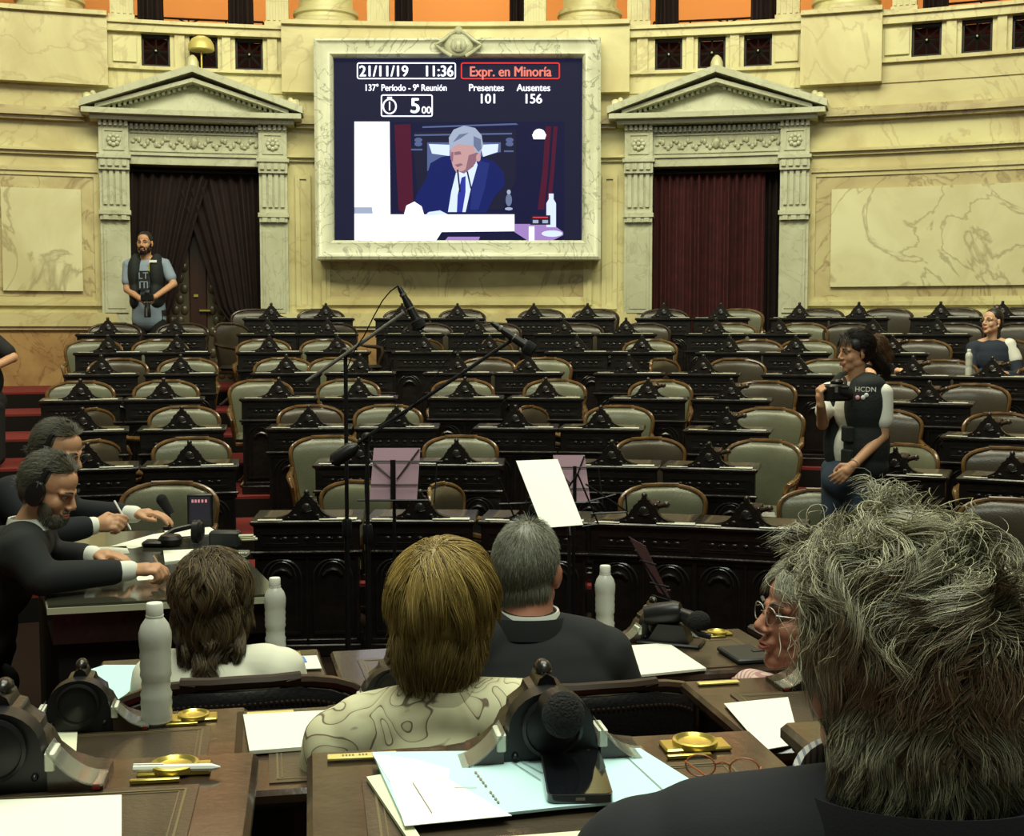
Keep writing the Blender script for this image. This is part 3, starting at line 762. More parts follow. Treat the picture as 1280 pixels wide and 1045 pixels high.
# ================================================================ DESKS
HW = 0.295
def crest_profile(s=1.0):
    half = [(0.165, 0.0), (0.165, 0.012), (0.135, 0.016), (0.105, 0.028), (0.082, 0.048), (0.070, 0.072), (0.060, 0.080), (0.058, 0.094), (0.044, 0.104), (0.034, 0.112), (0.030, 0.124), (0.018, 0.128), (0.012, 0.142)]
    return [(x * s, z * s) for x, z in half] + [(0.0, 0.150 * s)] + [(-x * s, z * s) for x, z in reversed(half)]
def make_desk(label, near=False):
    """local frame: outer face at y=0 looking to -y, the sitter at +y"""
    t = thing('deputy_desk', label, 'desk')
    m = MB(); D = 0.40
    m.box(-HW + 0.02, HW - 0.02, 0.02, D - 0.03, 0.06, 0.735)
    m.box(-HW, HW, 0.0, D - 0.01, 0.0, 0.07, bev=0.006); m.box(-HW + 0.01, HW - 0.01, 0.008, D - 0.02, 0.07, 0.10, bev=0.005)
    part('cabinet', m, 'black_wood', t)
    m = MB()
    m.box(-HW + 0.005, HW - 0.005, 0.0, 0.03, 0.595, 0.735, bev=0.004)
    m.box(-HW - 0.012, HW + 0.012, -0.022, 0.02, 0.578, 0.598, bev=0.006)
    m.box(-HW + 0.05, HW - 0.05, -0.006, 0.01, 0.69, 0.697); m.box(-HW + 0.05, HW - 0.05, -0.006, 0.01, 0.622, 0.629)
    for a_, b_ in ((-0.235, -0.045), (0.045, 0.235)):  # raised rails added to catch the light as thin highlight lines
        m.box(a_, b_, -0.010, 0.004, 0.686, 0.694, bev=0.002); m.box(a_, b_, -0.005, 0.004, 0.632, 0.640, bev=0.002)
    for k in range(7): m.sphere((-0.18 + k * 0.06, 0.001, 0.662), (0.020, 0.004, 0.013), 7, 5)
    for x in (-0.14, 0.0, 0.14): m.sphere((x, -0.006, 0.662), 0.008, 8, 5)
    part('frieze', m, 'black_wood', t)
    for sg in (-1, 1):
        m = MB(); c = sg * 0.14; R_ = 0.105
        pts = [(c - R_, 0.14)] + [(c - R_ * math.cos(a), 0.44 + R_ * math.sin(a)) for a in [PI * k / 12 for k in range(13)]] + [(c + R_, 0.14)]
        m.tube([(x, 0.018, z) for x, z in pts], 0.009, 6)
        pts = [(c + (x - c) * 0.72, z * 0.93 + 0.025) for x, z in pts]
        m.tube([(x, 0.018, z) for x, z in pts], 0.006, 6)
        m.tube([(c - 0.05, 0.012, 0.455), (c - 0.03, 0.008, 0.48), (c, 0.004, 0.49), (c + 0.03, 0.008, 0.48), (c + 0.05, 0.012, 0.455)], 0.012, 6)
        m.box(c - R_, c + R_, 0.008, 0.02, 0.125, 0.14)
        part('arched_panel', m, 'black_wood', t)
    m = MB()
    for x in (-HW + 0.012, -0.006, HW - 0.024): m.box(x, x + 0.014 if abs(x) > 0.1 else x + 0.012, 0.0, 0.03, 0.10, 0.58)
    m.box(-HW, HW, 0.002, 0.02, 0.555, 0.575)
    part('post_strip', m, 'black_wood', t)
    m = MB(); m.box(-HW - 0.012, HW + 0.012, -0.03, D, 0.742, 0.768, bev=0.007); m.box(-HW, HW, -0.012, D - 0.02, 0.733, 0.744, bev=0.003)
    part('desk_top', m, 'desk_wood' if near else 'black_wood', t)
    m = MB(); m.box(-HW + 0.055, HW - 0.055, 0.085, D - 0.03, 0.7675, 0.7705); part('writing_leather', m, 'inlay_leather', t)
    m = MB(); a, b, c, d = -HW + 0.068, HW - 0.068, 0.098, D - 0.043
    for x0, x1, y0, y1 in ((a, b, c, c + .003), (a, b, d - .003, d), (a, a + .003, c, d), (b - .003, b, c, d), (a + .008, b - .008, c + .008, c + .0095), (a + .008, a + .0095, c + .008, d - .008), (b - .0095, b - .008, c + .008, d - .008)):
        m.box(x0, x1, y0, y1, 0.7704, 0.7712)
    part('gold_tooling', m, 'gold_tooling', t)
    # carved crest with the round speaker on the sitter's side
    m = MB(); m.prism(crest_profile(), 0.0, 0.05)
    P2 = [(x * 0.78, z * 0.86 + 0.004) for x, z in crest_profile()]
    m.prism(P2, -0.010, 0.0)
    m.sphere((0, -0.010, 0.062), (0.028, 0.008, 0.032), 12, 7)
    for k in range(7):
        a = PI * k / 6; m.tube([(0, -0.018, 0.045), (0.030 * math.cos(a), -0.012, 0.052 + 0.034 * math.sin(a))], 0.004, 5)
    for sg in (-1, 1):
        m.sphere((sg * 0.062, -0.010, 0.022), (0.016, 0.006, 0.012), 8, 5); m.sphere((sg * 0.098, -0.008, 0.013), (0.010, 0.004, 0.007), 8, 5)
    m.sphere((0, 0.022, 0.150), (0.016, 0.020, 0.016), 10, 6)
    if near: m.v = [(x * 0.76, y, z * 0.71) for x, y, z in m.v]
    m.v = [(x, y, z + 0.768) for x, y, z in m.v]
    cr = part('crest', m, 'black_wood', t)
    def sh(mb):
        mb.v = [(x * 0.76, y, 0.768 + (z - 0.768) * 0.71) for x, y, z in mb.v]; return mb
    if near:
        m = MB()
        m.prism([(-0.115, 0.768), (-0.115, 0.782), (-0.082, 0.79), (-0.078, 0.815)] + [(0.072 * math.cos(a), 0.838 + 0.062 * math.sin(a)) for a in [PI - PI * k / 14 for k in range(15)]] + [(0.078, 0.815), (0.082, 0.79), (0.115, 0.782), (0.115, 0.768)], 0.05, 0.082)
        for sg in (-1, 1): m.sphere((sg * 0.062, 0.083, 0.795), 0.006, 8, 5)
        s1 = part('speaker_housing', sh(m), 'black_plastic', t)
        m = MB(); m.lathe([(0.050, 0.082), (0.052, 0.090), (0.046, 0.092), (0.044, 0.088), (0.001, 0.094)], (0, 0, 0.842), 28, axis='y')
        part('speaker_grille', sh(m), 'black_plastic', t)
        for sg in (-1, 1):
            m = MB(); pts = []
            for k in range(9):
                u = k / 8; pts.append((sg * (0.082 + 0.085 * u), 0.768 + 0.012 + 0.058 * (1 - u) ** 2.2))
            low = [(x, 0.7695) for x, z in reversed(pts)]
            m.prism(pts + low, 0.046, 0.088)
            fl = part('side_wing', sh(m), 'desk_wood', t)
            m = MB(); m.prism([(x, z + 0.0035) for x, z in pts] + [(x, z + 0.0005) for x, z in reversed(pts)], 0.045, 0.094)
            part('clear_guard', sh(m), 'acrylic', fl)
            m = MB(); m.box(sg * 0.157 - 0.006, sg * 0.157 + 0.006, 0.0885, 0.0925, 0.7745, 0.7835); part('red_marker', sh(m), 'red_marker', fl)
            m = MB(); m.box(sg * 0.086 - 0.008, sg * 0.086 + 0.008, 0.05, 0.09, 0.805, 0.835, bev=0.002); part('clear_end', sh(m), 'acrylic_edge', fl)
        m = MB(); m.box(-HW + 0.045, -HW + 0.135, 0.012, 0.052, 0.768, 0.774, bev=0.002)
        m.box(-HW + 0.03, -HW + 0.115, 0.0, 0.018, 0.768, 0.7725, bev=0.001) if False else None
        m.lathe([(0.030, 0), (0.030, 0.006), (0.026, 0.007), (0.022, 0.003), (0.001, 0.002)], (-HW + 0.09, 0.032, 0.773), 20)
        part('inkwell_plate', m, 'brass', t)
        m = MB(); m.box(-HW + 0.08, -HW + 0.14, 0.066, 0.072, 0.7685, 0.774, bev=0.001); part('hinge', m, 'brass', t)
    else:
        m = MB(); m.box(0.07, HW - 0.02, -0.026, 0.035, 0.7685, 0.7755, bev=0.002)
        part('acrylic_strip', m, 'acrylic_edge', t)
        m = MB(); m.box(-HW + 0.03, -0.13, -0.026, 0.01, 0.7685, 0.7725, bev=0.001); part('acrylic_strip', m, 'acrylic_edge', t)
    return t
def make_mic(parent, yaw, mat='black_plastic', lift=0.0, k=1.0):
    """swivelling console microphone on the sitter's side of the crest"""
    m = MB(); q = Matrix.Translation((0.0, 0.088, 0.818 + lift)) @ Matrix.Rotation(yaw, 4, 'Z') @ Matrix.Scale(k, 4)
    m.lathe([(0.020, 0.0), (0.024, 0.004), (0.024, 0.030), (0.020, 0.034)], (0, 0, 0), 20, axis='y'); m.xf(q)
    mm = part('microphone', m, mat, parent)
    m = MB(); m.sphere((0, 0.044, 0), (0.029, 0.026, 0.029), 22, 14); m.xf(q); part('foam_head', m, 'foam', mm)
    return mm

ROWN = {-1: 'front row', 0: 'second row', 1: 'third row', 2: 'fourth row', 3: 'fifth row', 4: 'sixth row', 5: 'seventh row', 6: 'top row'}
ORD = ['leftmost', 'second from the left', 'third from the left', 'fourth from the left', 'fifth from the left', 'sixth from the left', 'seventh from the left', 'eighth from the left', 'ninth from the left', 'tenth from the left', 'eleventh from the left', 'twelfth from the left', 'thirteenth from the left', 'fourteenth from the left']
def onrow(px, R_):
    """angle on the row of radius R_ seen at image column px"""
    k = (px - 640) / FPX; a = 0.0
    for _ in range(30):
        Y = CY + R_ * math.cos(a); a = math.asin(max(-0.99, min(0.99, (k * Y - CX) / R_)))
    return a
DESK = {-1: [381, 524, 667, 806, 935],
        0: [107, 235, 449, 570, 765, 887, 1121, 1268],
        1: [102, 226, 385, 495, 644, 751, 909, 1238],
        2: [100, 204, 348, 448, 581, 682, 810, 914, 1162],
        3: [127, 226, 358, 450, 572, 660, 786, 879, 998, 1141, 1240],
        4: [136, 222, 337, 422, 530, 612, 721, 802, 911, 994, 1115],
        5: [136, 220, 335, 410, 518, 596, 705, 782, 894, 973, 1090, 1170],
        6: [340, 408, 503, 572, 667, 734, 829, 900, 998, 1072, 1174, 1251]}
d0 = make_desk('x'); used = False
for k, L_ in DESK.items():
    for i, px in enumerate(L_):
        a = onrow(px, rk(k)); t = d0 if not used else copy_tree(d0); used = True
        t.location = (CX + rk(k) * math.sin(a), CY + rk(k) * math.cos(a), fk(k)); t.rotation_euler = (0, 0, -a)
        tag(t, 'carved dark desk, %s in the %s' % (ORD[i], ROWN[k]), 'desk', 'desks facing the camera, ' + ROWN[k])
        # rows at the right turn their microphones into the light
        if px > 790 and k <= 2 or (px > 1100 and k <= 4):
            m = MB(); q = Matrix.Translation((0.05, 0.05, 0.86)) @ Matrix.Rotation(-0.5, 4, 'Z') @ Matrix.Rotation(0.5, 4, 'X')
            m.box(-0.03, 0.03, -0.02, 0.03, -0.025, 0.025, bev=0.006); m.tube([(0.03, 0, 0), (0.075, 0.0, 0.012)], [0.016, 0.014], 10); m.sphere((0.085, 0, 0.014), 0.02, 10, 7); m.xf(q)
            mc = link('microphone', m, 'grey_metal' if False else 'chair_wood_dark', t)

# ================================================================ CHAIRS
def back_w(z, top=0.93, w0=0.21, w1=0.275):
    zb = 0.42; zs = top - 0.13
    if z <= zs: return w0 + (w1 - w0) * (z - zb) / (zs - zb)
    u = min(1.0, (z - zs) / (top - zs)); return w1 * max(0.0, 1 - u ** 2.6) ** (1 / 2.6)
def back_pt(x, z, off=0.0):
    yc = 0.23 - 1.15 * x * x + 0.10 * (z - 0.42)
    nx = 2.3 * x; l = math.sqrt(1 + nx * nx)
    return (x + off * nx / l * -1.0, yc - off / l, z)
def make_chair(label, wood='chair_wood', leather='greenlit_leather', studs=False):
    t = thing('swivel_chair', label, 'chair')
    m = MB(); nu, nv = 18, 14; vs = []
    for side in (0, 1):
        for j in range(nv + 1):
            z = 0.45 + (0.915 - 0.45) * (1 - (1 - j / nv) ** 1.6)
            w = max(0.02, back_w(min(z, 0.9149) + 0.012) - 0.014) if j < nv else back_w(0.922) * 0.9
            for i in range(nu + 1):
                u = -1 + 2 * i / nu; bul = 0.050 * (1 - abs(u) ** 2.6) * (1 - abs(2 * j / nv - 1) ** 2.6)
                vs.append(back_pt(u * w, z, (0.012 + bul) if side == 0 else (-0.012 - 0.3 * bul)))
    fs = []; N = (nu + 1) * (nv + 1)
    for j in range(nv):
        for i in range(nu):
            a = j * (nu + 1) + i; fs.append((a, a + 1, a + nu + 2, a + nu + 1)); fs.append((N + a, N + a + nu + 1, N + a + nu + 2, N + a + 1))
    for j in range(nv):
        for i in (0, nu): a = j * (nu + 1) + i; fs.append((a, a + nu + 1, N + a + nu + 1, N + a))
    for i in range(nu):
        for j in (0, nv): a = j * (nu + 1) + i; fs.append((a, a + 1, N + a + 1, N + a))
    m.add(vs, fs); part('backrest', m, leather, t)
    zs_ = [0.42 + k * 0.045 for k in range(9)] + [0.80 + 0.13 * math.sin(PI / 2 * k / 8) for k in range(1, 8)]
    side_ = [(back_w(z), z) for z in zs_]; top_ = [(x, 0.9302) for x in (0.12, 0.06)]
    path = side_ + top_ + [(0, 0.932)] + [(-x, z) for x, z in reversed(side_ + top_)]
    m = MB(); m.tube([back_pt(x, z) for x, z in path], 0.0145, 8)
    fr_ = part('back_frame', m, wood, t)
    if studs:
        m = MB()
        for x, z in [(x * 0.9, z - 0.028) for x, z in path[9:-9]]:
            pass
        n = 46
        for k in range(n):
            x = -0.235 + 0.47 * k / (n - 1); z = 0.888 - 0.06 * abs(x / 0.235) ** 4
            m.sphere(back_pt(x, z, -0.021), (0.0045, 0.004, 0.0045), 6, 4)
        part('stud_row', m, 'brass' if False else 'chair_wood_dark', t)
    m = MB(); m.box(-0.23, 0.23, -0.22, 0.20, 0.40, 0.465, bev=0.03); part('seat', m, leather, t)
    m = MB(); m.box(-0.235, 0.235, -0.225, 0.21, 0.365, 0.405, bev=0.01); part('seat_rail', m, wood, t)
    for sg in (-1, 1):
        m = MB(); m.tube([back_pt(sg * 0.262, 0.70), (sg * 0.275, 0.06, 0.675), (sg * 0.285, -0.08, 0.665), (sg * 0.275, -0.17, 0.65), (sg * 0.262, -0.19, 0.60), (sg * 0.25, -0.15, 0.50), (sg * 0.235, -0.12, 0.41)], [0.017, 0.02, 0.024, 0.024, 0.02, 0.017, 0.017], 8)
        part('armrest', m, wood, t)
    m = MB(); m.lathe([(0.05, 0.10), (0.055, 0.14), (0.035, 0.18), (0.03, 0.26), (0.05, 0.33), (0.09, 0.365)], (0, 0, 0), 14); part('pedestal', m, wood, t)
    for k in range(4):
        a = PI / 4 + k * PI / 2; m = MB(); m.tube([(0.03 * math.cos(a), 0.03 * math.sin(a), 0.14), (0.14 * math.cos(a), 0.14 * math.sin(a), 0.12), (0.25 * math.cos(a), 0.25 * math.sin(a), 0.03), (0.28 * math.cos(a), 0.28 * math.sin(a), 0.015)], [0.03, 0.026, 0.018, 0.014], 8)
        part('leg', m, wood, t)
    return t
# px, turn in degrees (0 = facing its desk), kind g greenish-lit / b brown / d dark frame
CH = {-1: [(425, -30, 'g'), (592, 75, 'b'), (840, 22, 'g'), (1030, 0, 'g'), (1262, 0, 'b')],
      0: [(150, 62, 'b'), (236, 0, 'g'), (410, 6, 'g'), (573, 0, 'g'), (825, 28, 'b'), (946, -12, 'g'), (1112, -30, 'g'), (1258, 0, 'b')],
      1: [(150, 70, 'b'), (228, 0, 'g'), (396, 20, 'b'), (483, 0, 'g'), (694, 72, 'b'), (774, 4, 'g'), (957, -5, 'g'), (1110, 10, 'b'), (1262, 20, 'b')],
      2: [(99, 0, 'g'), (206, 0, 'g'), (327, 6, 'g'), (434, 0, 'g'), (577, 0, 'g'), (692, 0, 'g'), (824, 0, 'g'), (950, -8, 'b'), (1107, 0, 'b'), (1216, 0, 'b')],
      3: [(143, -8, 'b'), (234, 0, 'g'), (353, 0, 'g'), (424, 10, 'g'), (604, -10, 'b'), (676, -4, 'g'), (852, 65, 'b'), (928, 20, 'b'), (1035, 0, 'g'), (1185, 10, 'b')],
      4: [(117, 0, 'g'), (200, 0, 'g'), (329, 0, 'g'), (408, 0, 'g'), (560, 70, 'b'), (640, 60, 'b'), (811, 0, 'g'), (942, 0, 'b'), (1008, 0, 'g'), (1150, 0, 'b'), (1245, -20, 'b')],
      5: [(142, -4, 'd'), (226, -6, 'd'), (306, 50, 'd'), (446, 60, 'd'), (534, 0, 'd'), (620, 0, 'd'), (722, 0, 'd'), (805, 0, 'd'), (912, 0, 'g'), (999, -4, 'g'), (1062, 4, 'd'), (1192, 0, 'd'), (1275, 0, 'd')],
      6: [(319, 0, 'd'), (401, 0, 'd'), (508, 0, 'd'), (577, 0, 'd'), (676, 0, 'd'), (743, 0, 'd'), (829, 0, 'd'), (922, 0, 'g'), (1022, 0, 'd'), (1107, 0, 'd'), (1192, 0, 'd'), (1275, 0, 'd')]}
protos = {'g': make_chair('x', 'chair_wood', 'greenlit_leather'), 'b': make_chair('x', 'chair_wood', 'brown_leather'), 'd': make_chair('x', 'chair_wood_dark', 'brown_leather')}
usedp = set()
DESC = {'g': 'greenish-lit leather chair', 'b': 'brown leather chair', 'd': 'dark framed leather chair'}
for k, L_ in CH.items():
    for i, (px, tw, kd) in enumerate(L_):
        R_ = rk(k) + 0.655; a = onrow(px, R_)
        t = protos[kd] if kd not in usedp else copy_tree(protos[kd]); usedp.add(kd)
        t.location = (CX + R_ * math.sin(a), CY + R_ * math.cos(a), fk(k)); t.rotation_euler = (0, 0, -a + math.radians(tw)); t.scale = (0.97, 0.9, 0.935)
        turned = ', turned sideways' if abs(tw) > 40 else ''
        tag(t, '%s%s, %s behind the %s desks' % (DESC[kd], turned, ORD[i], ROWN[k].replace(' row', '-row')), 'chair', 'chairs behind the ' + ROWN[k])
def place_chair(px, Y, z, rz, kd, label, sc=1.0):
    t = copy_tree(protos[kd]); X = (px - 640) / FPX * Y
    t.location = (X, Y, z); t.rotation_euler = (0, 0, rz); t.scale = (1, 1, sc)
    return tag(t, label, 'chair')
place_chair(197, 7.05, 0.0, 0.0, 'g', 'greenish-lit leather chair standing just behind the stenographers table')

# ================================================================ NEAR DESKS
nd0 = make_desk('x', near=True)
NEAR = {}
def near_desk(key, x, y, z, deg, label, first=False):
    t = nd0 if first else copy_tree(nd0)
    t.location = (x, y, z - 0.7685); t.rotation_euler = (0, 0, PI + math.radians(deg)); t.scale = (0.93, 1, 1)
    tag(t, label, 'desk', 'desks on the near side'); NEAR[key] = t
    return t
Z0, Z1, Z2 = 1.30, 1.12, 0.945
near_desk('D1', 0.034, 1.56, Z0, 9, 'near wooden desk with microphone crest, under the papers and phone', True)
near_desk('D2', -0.59, 1.475, Z0, 9, 'near wooden desk in the lower left corner with a white sheet')
near_desk('D8', 0.64, 1.68, Z0, 9, 'near wooden desk hidden behind the grey haired man in front')
near_desk('D3', -0.765, 2.25, Z1, 11, 'wooden desk with a water bottle in the left foreground')
near_desk('D4', -0.225, 2.33, Z1, 11, 'wooden desk beside the woman in the paisley blouse')
near_desk('D7', 0.62, 2.53, Z1, 11, 'wooden desk with papers under glass left of the grey head')
near_desk('D10', -0.80, 3.36, Z2, 13, 'wooden desk in front of the woman in white')
near_desk('D11', -0.21, 3.46, Z2, 13, 'wooden desk hidden behind the blonde head')
near_desk('D5', 0.394, 3.60, Z2, 13, 'wooden desk with bottle, white sheet and black folder')
near_desk('D6', 0.98, 3.78, Z2, 13, 'wooden desk in front of the woman in pink stripes')
for key, yw, lf, kk in (('D1', 0.12, 0.030, 0.92), ('D4', 0.1, 0.0, 0.65)):
    make_mic(NEAR[key], yw, lift=lf, k=kk)
def nameplate(key, label):
    t = NEAR[key]; m = MB(); m.box(-0.042, 0.042, -0.008, 0.008, 0, 0.004, bev=0.001)
    q = t.matrix_world if False else (Matrix.Translation(t.location) @ Matrix.Rotation(t.rotation_euler.z, 4, 'Z'))
    p = q @ Vector((HW * 0.93 - 0.055, 0.010, 0.770)); o = link('nameplate', m, 'brass_plate'); o.location = p; o.rotation_euler = (0, 0, t.rotation_euler.z)
    tag(o, label, 'nameplate', 'brass nameplates')
    return o
NPL = nameplate('D1', 'brass nameplate at the corner of the desk with the phone')
nameplate('D4', 'brass nameplate at the corner of the desk left of the paisley blouse')
nameplate('D7', 'brass nameplate on the desk left of the grey head')
# engraved letters on the nearest plate (worn, hardly readable)
m = MB()
for k_ in range(13):
    if k_ not in (4, 8): m.box(-0.026 + k_ * 0.004, -0.0238 + k_ * 0.004, -0.0028, 0.0028, 0.004, 0.0043)
link('worn_engraving', m, 'gold_tooling', NPL)

# telephone microphone console on D5
t = thing('desk_microphone', 'black desk microphone beside the bottle on the right hand desk', 'microphone', (0.44, 3.50, Z2), math.radians(-20))
m = MB(); m.box(-0.09, 0.09, -0.045, 0.045, 0, 0.012, bev=0.004); m.prism([(-0.06, 0.01), (0.06, 0.01), (0.04, 0.06), (-0.03, 0.06)], -0.03, 0.03); part('base', m, 'black_plastic', t)
m = MB(); m.lathe([(0.001, -0.06), (0.028, -0.055), (0.032, -0.02), (0.032, 0.03), (0.026, 0.045), (0.001, 0.05)], (0, 0, 0), 20, axis='x'); m.xf(Matrix.Translation((-0.015, 0, 0.085)) @ Matrix.Rotation(-0.2, 4, 'Y')); part('head', m, 'black_plastic', t)
m = MB(); m.tube([(0.03, -0.01, 0.08), (0.09, -0.04, 0.045), (0.12, -0.04, 0.04)], 0.009, 8); m.tube([(0.02, 0, 0.09), (0.07, -0.02, 0.08)], [0.016, 0.02], 10); part('arm', m, 'black_plastic', t)
m = MB(); m.sphere((0.085, -0.03, 0.08), (0.032, 0.026, 0.026), 14, 9); part('foam_head', m, 'foam', t)

# near chairs
t = place_chair(300, 2.98, 0.175, math.radians(13 + 180), 'd', 'black leather chair with dark wooden rail behind the woman in white', 0.955)
def near_chair(x, y, z, deg, label, sc=1.0):
    t = copy_tree(NC) if NC['used'] else NC; NC['used'] = 1
    t.location = (x, y, z); t.rotation_euler = (0, 0, math.radians(deg)); t.scale = (1, 1, sc)
    return tag(t, label, 'chair', 'near side chairs')
bpy.data.objects.remove(t) if False else None
NC = make_chair('x', 'chair_wood_dark', 'black_leather', studs=True); NC['used'] = 0
for ch in list(KIDS.get(t.name, [])): bpy.data.objects.remove(ch)
bpy.data.objects.remove(t)
near_chair(-0.62, 2.86, 0.175, 193, 'black leather chair with studded rail behind the woman in white', 0.985)
near_chair(-0.44, 1.80, 0.355, 160, 'empty black leather chair between the two nearest desks', 0.86)
near_chair(0.13, 2.92, 0.175, 193, 'black leather chair of the man in the dark suit', 0.955)
near_chair(-0.02, 1.97, 0.355, 191, 'black leather chair of the woman in the paisley blouse', 0.84)
near_chair(0.78, 2.98, 0.175, 193, 'black leather chair of the woman in pink stripes', 0.80)
near_chair(0.42, 1.10, 0.53, 186, 'black leather chair of the grey haired man in front', 0.80)
for o in list(bpy.data.objects):
    if 'used' in o.keys(): del o['used']

# ================================================================ STENOGRAPHERS TABLE
ZT = 0.905
A = atz(60, 757, ZT); B = atz(352, 742, ZT); C2 = atz(268, 660, ZT); D_ = C2 + (A - B) * 1.05; A = A + (A - B) * 0.0
tb = thing('table', 'long dark glass topped stenographers table at the left', 'table', (B.x - 0.7, B.y + 0.7, 0))
def quadbox(P, z0, z1):
    m = MB(); n = len(P); m.prism([(p.x, p.y) for p in P], z0, z1, axis='z'); return m
def inset(P, t):
    c = sum((Vector(p) for p in P), Vector()) / len(P); return [Vector(p) + (c - Vector(p)).normalized() * t for p in P]
Q = [A, B, C2, D_]
world_part('glass_top', quadbox(Q, ZT - 0.008, ZT), 'table_glass', tb)
world_part('top_edge', quadbox([p + (p - (A + C2) / 2).normalized() * 0.008 for p in Q], ZT - 0.03, ZT - 0.009), 'glass_edge', tb)
world_part('table_frame', quadbox(inset(Q, 0.03), ZT - 0.14, ZT - 0.031), 'black_wood', tb)
Q2 = inset(Q, 0.07)
world_part('body', quadbox(Q2, 0.0, ZT - 0.14), 'table_base', tb)
m = MB()
for k in range(4):
    zz = 0.16 + k * 0.15; a, b = Q2[0], Q2[1]; dv = (b - a).normalized(); nn = Vector((dv.y, -dv.x, 0))
    for u0, u1 in ((0.05, 0.45), (0.55, 0.95)):
        p = a.lerp(b, u0) + nn * 0.01; q = a.lerp(b, u1) + nn * 0.01; m.tube([(p.x, p.y, zz), (q.x, q.y, zz)], 0.008, 6)
world_part('moulding', m, 'black_wood', tb)

# ================================================================ PAPERS AND SMALL THINGS
def sheet(name, px, z, mat, label, cat='paper', group=None, th=0.0015, lift=0.0):
    P = [atz(a, b, z) for a, b in px]; c = sum(P, Vector()) / len(P)
    m = MB(); m.prism([(p.x - c.x, p.y - c.y) for p in P], 0, th, axis='z')
    o = link(name, m, mat); o.location = (c.x, c.y, z + lift); tag(o, label, cat, group); return o
e = 0.0035
sheet('folder', [(458, 975), (476, 972), (530, 1058), (900, 1030), (900, 1052), (520, 1068)], Z0 + e, 'paper_cream', 'cream folder lowest under the blue white document on the near desk', 'folder', th=0.004)
DOC = sheet('document', [(465, 943), (640, 941), (800, 938), (891, 995), (700, 1012), (506, 1033)], Z0 + e + 0.005, 'paper_blue', 'pale blue white document lying under the phone', 'document', th=0.003)
o2 = sheet('sheet_of_paper', [(465, 943), (520, 950), (562, 962), (560, 975), (487, 977)], Z0 + e + 0.0082, 'paper_lit', 'small white sheet at the left end of the document under the phone', th=0.0008)
o3 = sheet('sheet_of_paper', [(487, 977), (560, 974), (640, 1020), (506, 1033)], Z0 + e + 0.0081, 'paper_lit', 'white left half of the opened document near the phone', th=0.0006)
# faint print lines and title on the document
zt = Z0 + e + 0.0095
def inkline(a, b, wpx=1.0):
    P, Q_ = atz(*a, zt), atz(*b, zt); m = MB(); L = DOC.location
    d = (Q_ - P).normalized(); n_ = Vector((-d.y, d.x, 0)) * 0.0005 * wpx
    m.prism([(p.x - L.x, p.y - L.y) for p in (P - n_, Q_ - n_, Q_ + n_, P + n_)], zt - L.z - 0.0002, zt - L.z, axis='z')
    return m
mm = MB()
for a, b in (((516, 978), (540, 1016)), ((783, 945), (845, 1002)), ((640, 952), (676, 975)), ((648, 950), (678, 966)), ((568, 984), (596, 984)), ((640, 948), (700, 947))):
    q = inkline(a, b); mm.add(q.v, q.f)
link('ruled_lines', mm, 'grey_metal', DOC)
mm = MB()
for k_ in range(10):
    if k_ == 5: continue
    q = inkline((594 + k_ * 3.1, 964 + k_ * 4.1), (595.6 + k_ * 3.1, 966.4 + k_ * 4.1), 2.6); mm.add(q.v, q.f)
link('faint_print', mm, 'grey_metal', DOC)
sheet('sheet_of_paper', [(-40, 1003), (152, 995), (152, 1060), (-40, 1060)], Z0 + e, 'paper', 'white sheet in the lower left corner of the picture')
sheet('sheet_of_paper', [(64, 916), (97, 913), (95, 945), (70, 950)], Z1 + e, 'paper_cream', 'small cream paper behind the left speaker crest')
sheet('sheet_of_paper', [(304, 897), (460, 889), (480, 930), (312, 943)], Z1 + e, 'paper', 'white sheet on the desk left of the paisley blouse', th=0.006)
sheet('sheet_of_paper', [(752, 812), (835, 806), (883, 838), (766, 850)], Z2 + e, 'paper', 'white sheet beside the bottle on the right hand desk', th=0.006)
sheet('sheet_of_paper', [(1262, 935), (1300, 920), (1300, 990), (1266, 962)], Z0 + e, 'paper', 'white paper at the right edge beside the grey head')
sheet('sheet_of_paper', [(905, 880), (985, 872), (1000, 930), (955, 938)], Z1 + e, 'paper_purple' if False else 'paper', 'printed sheet under glass left of the grey head', th=0.0012)
sheet('sheet_of_paper', [(100, 842), (130, 832), (172, 832), (165, 862), (140, 885), (112, 880), (97, 860)], Z2 + e, 'paper_blue', 'pale blue paper left of the woman in white', th=0.002)
sheet('sheet_of_paper', [(352, 822), (396, 820), (402, 836), (352, 838)], Z2 + e, 'paper', 'white note right of the woman in white', th=0.002)
sheet('sticky_note', [(364, 822), (380, 821), (384, 828), (366, 829)], Z2 + e + 0.0025, 'sticker_blue', 'blue sticker on the note right of the woman in white', 'note')
t = thing('folder', 'small black folder with strap on the right hand desk', 'folder', atz(931, 821, Z2 + e), math.radians(13))
m = MB(); m.box(-0.05, 0.05, -0.075, 0.075, 0, 0.014, bev=0.004); part('cover', m, 'folder_black', t)
m = MB(); m.box(0.02, 0.055, -0.008, 0.008, 0.013, 0.017, bev=0.001); part('strap', m, 'black_leather', t)
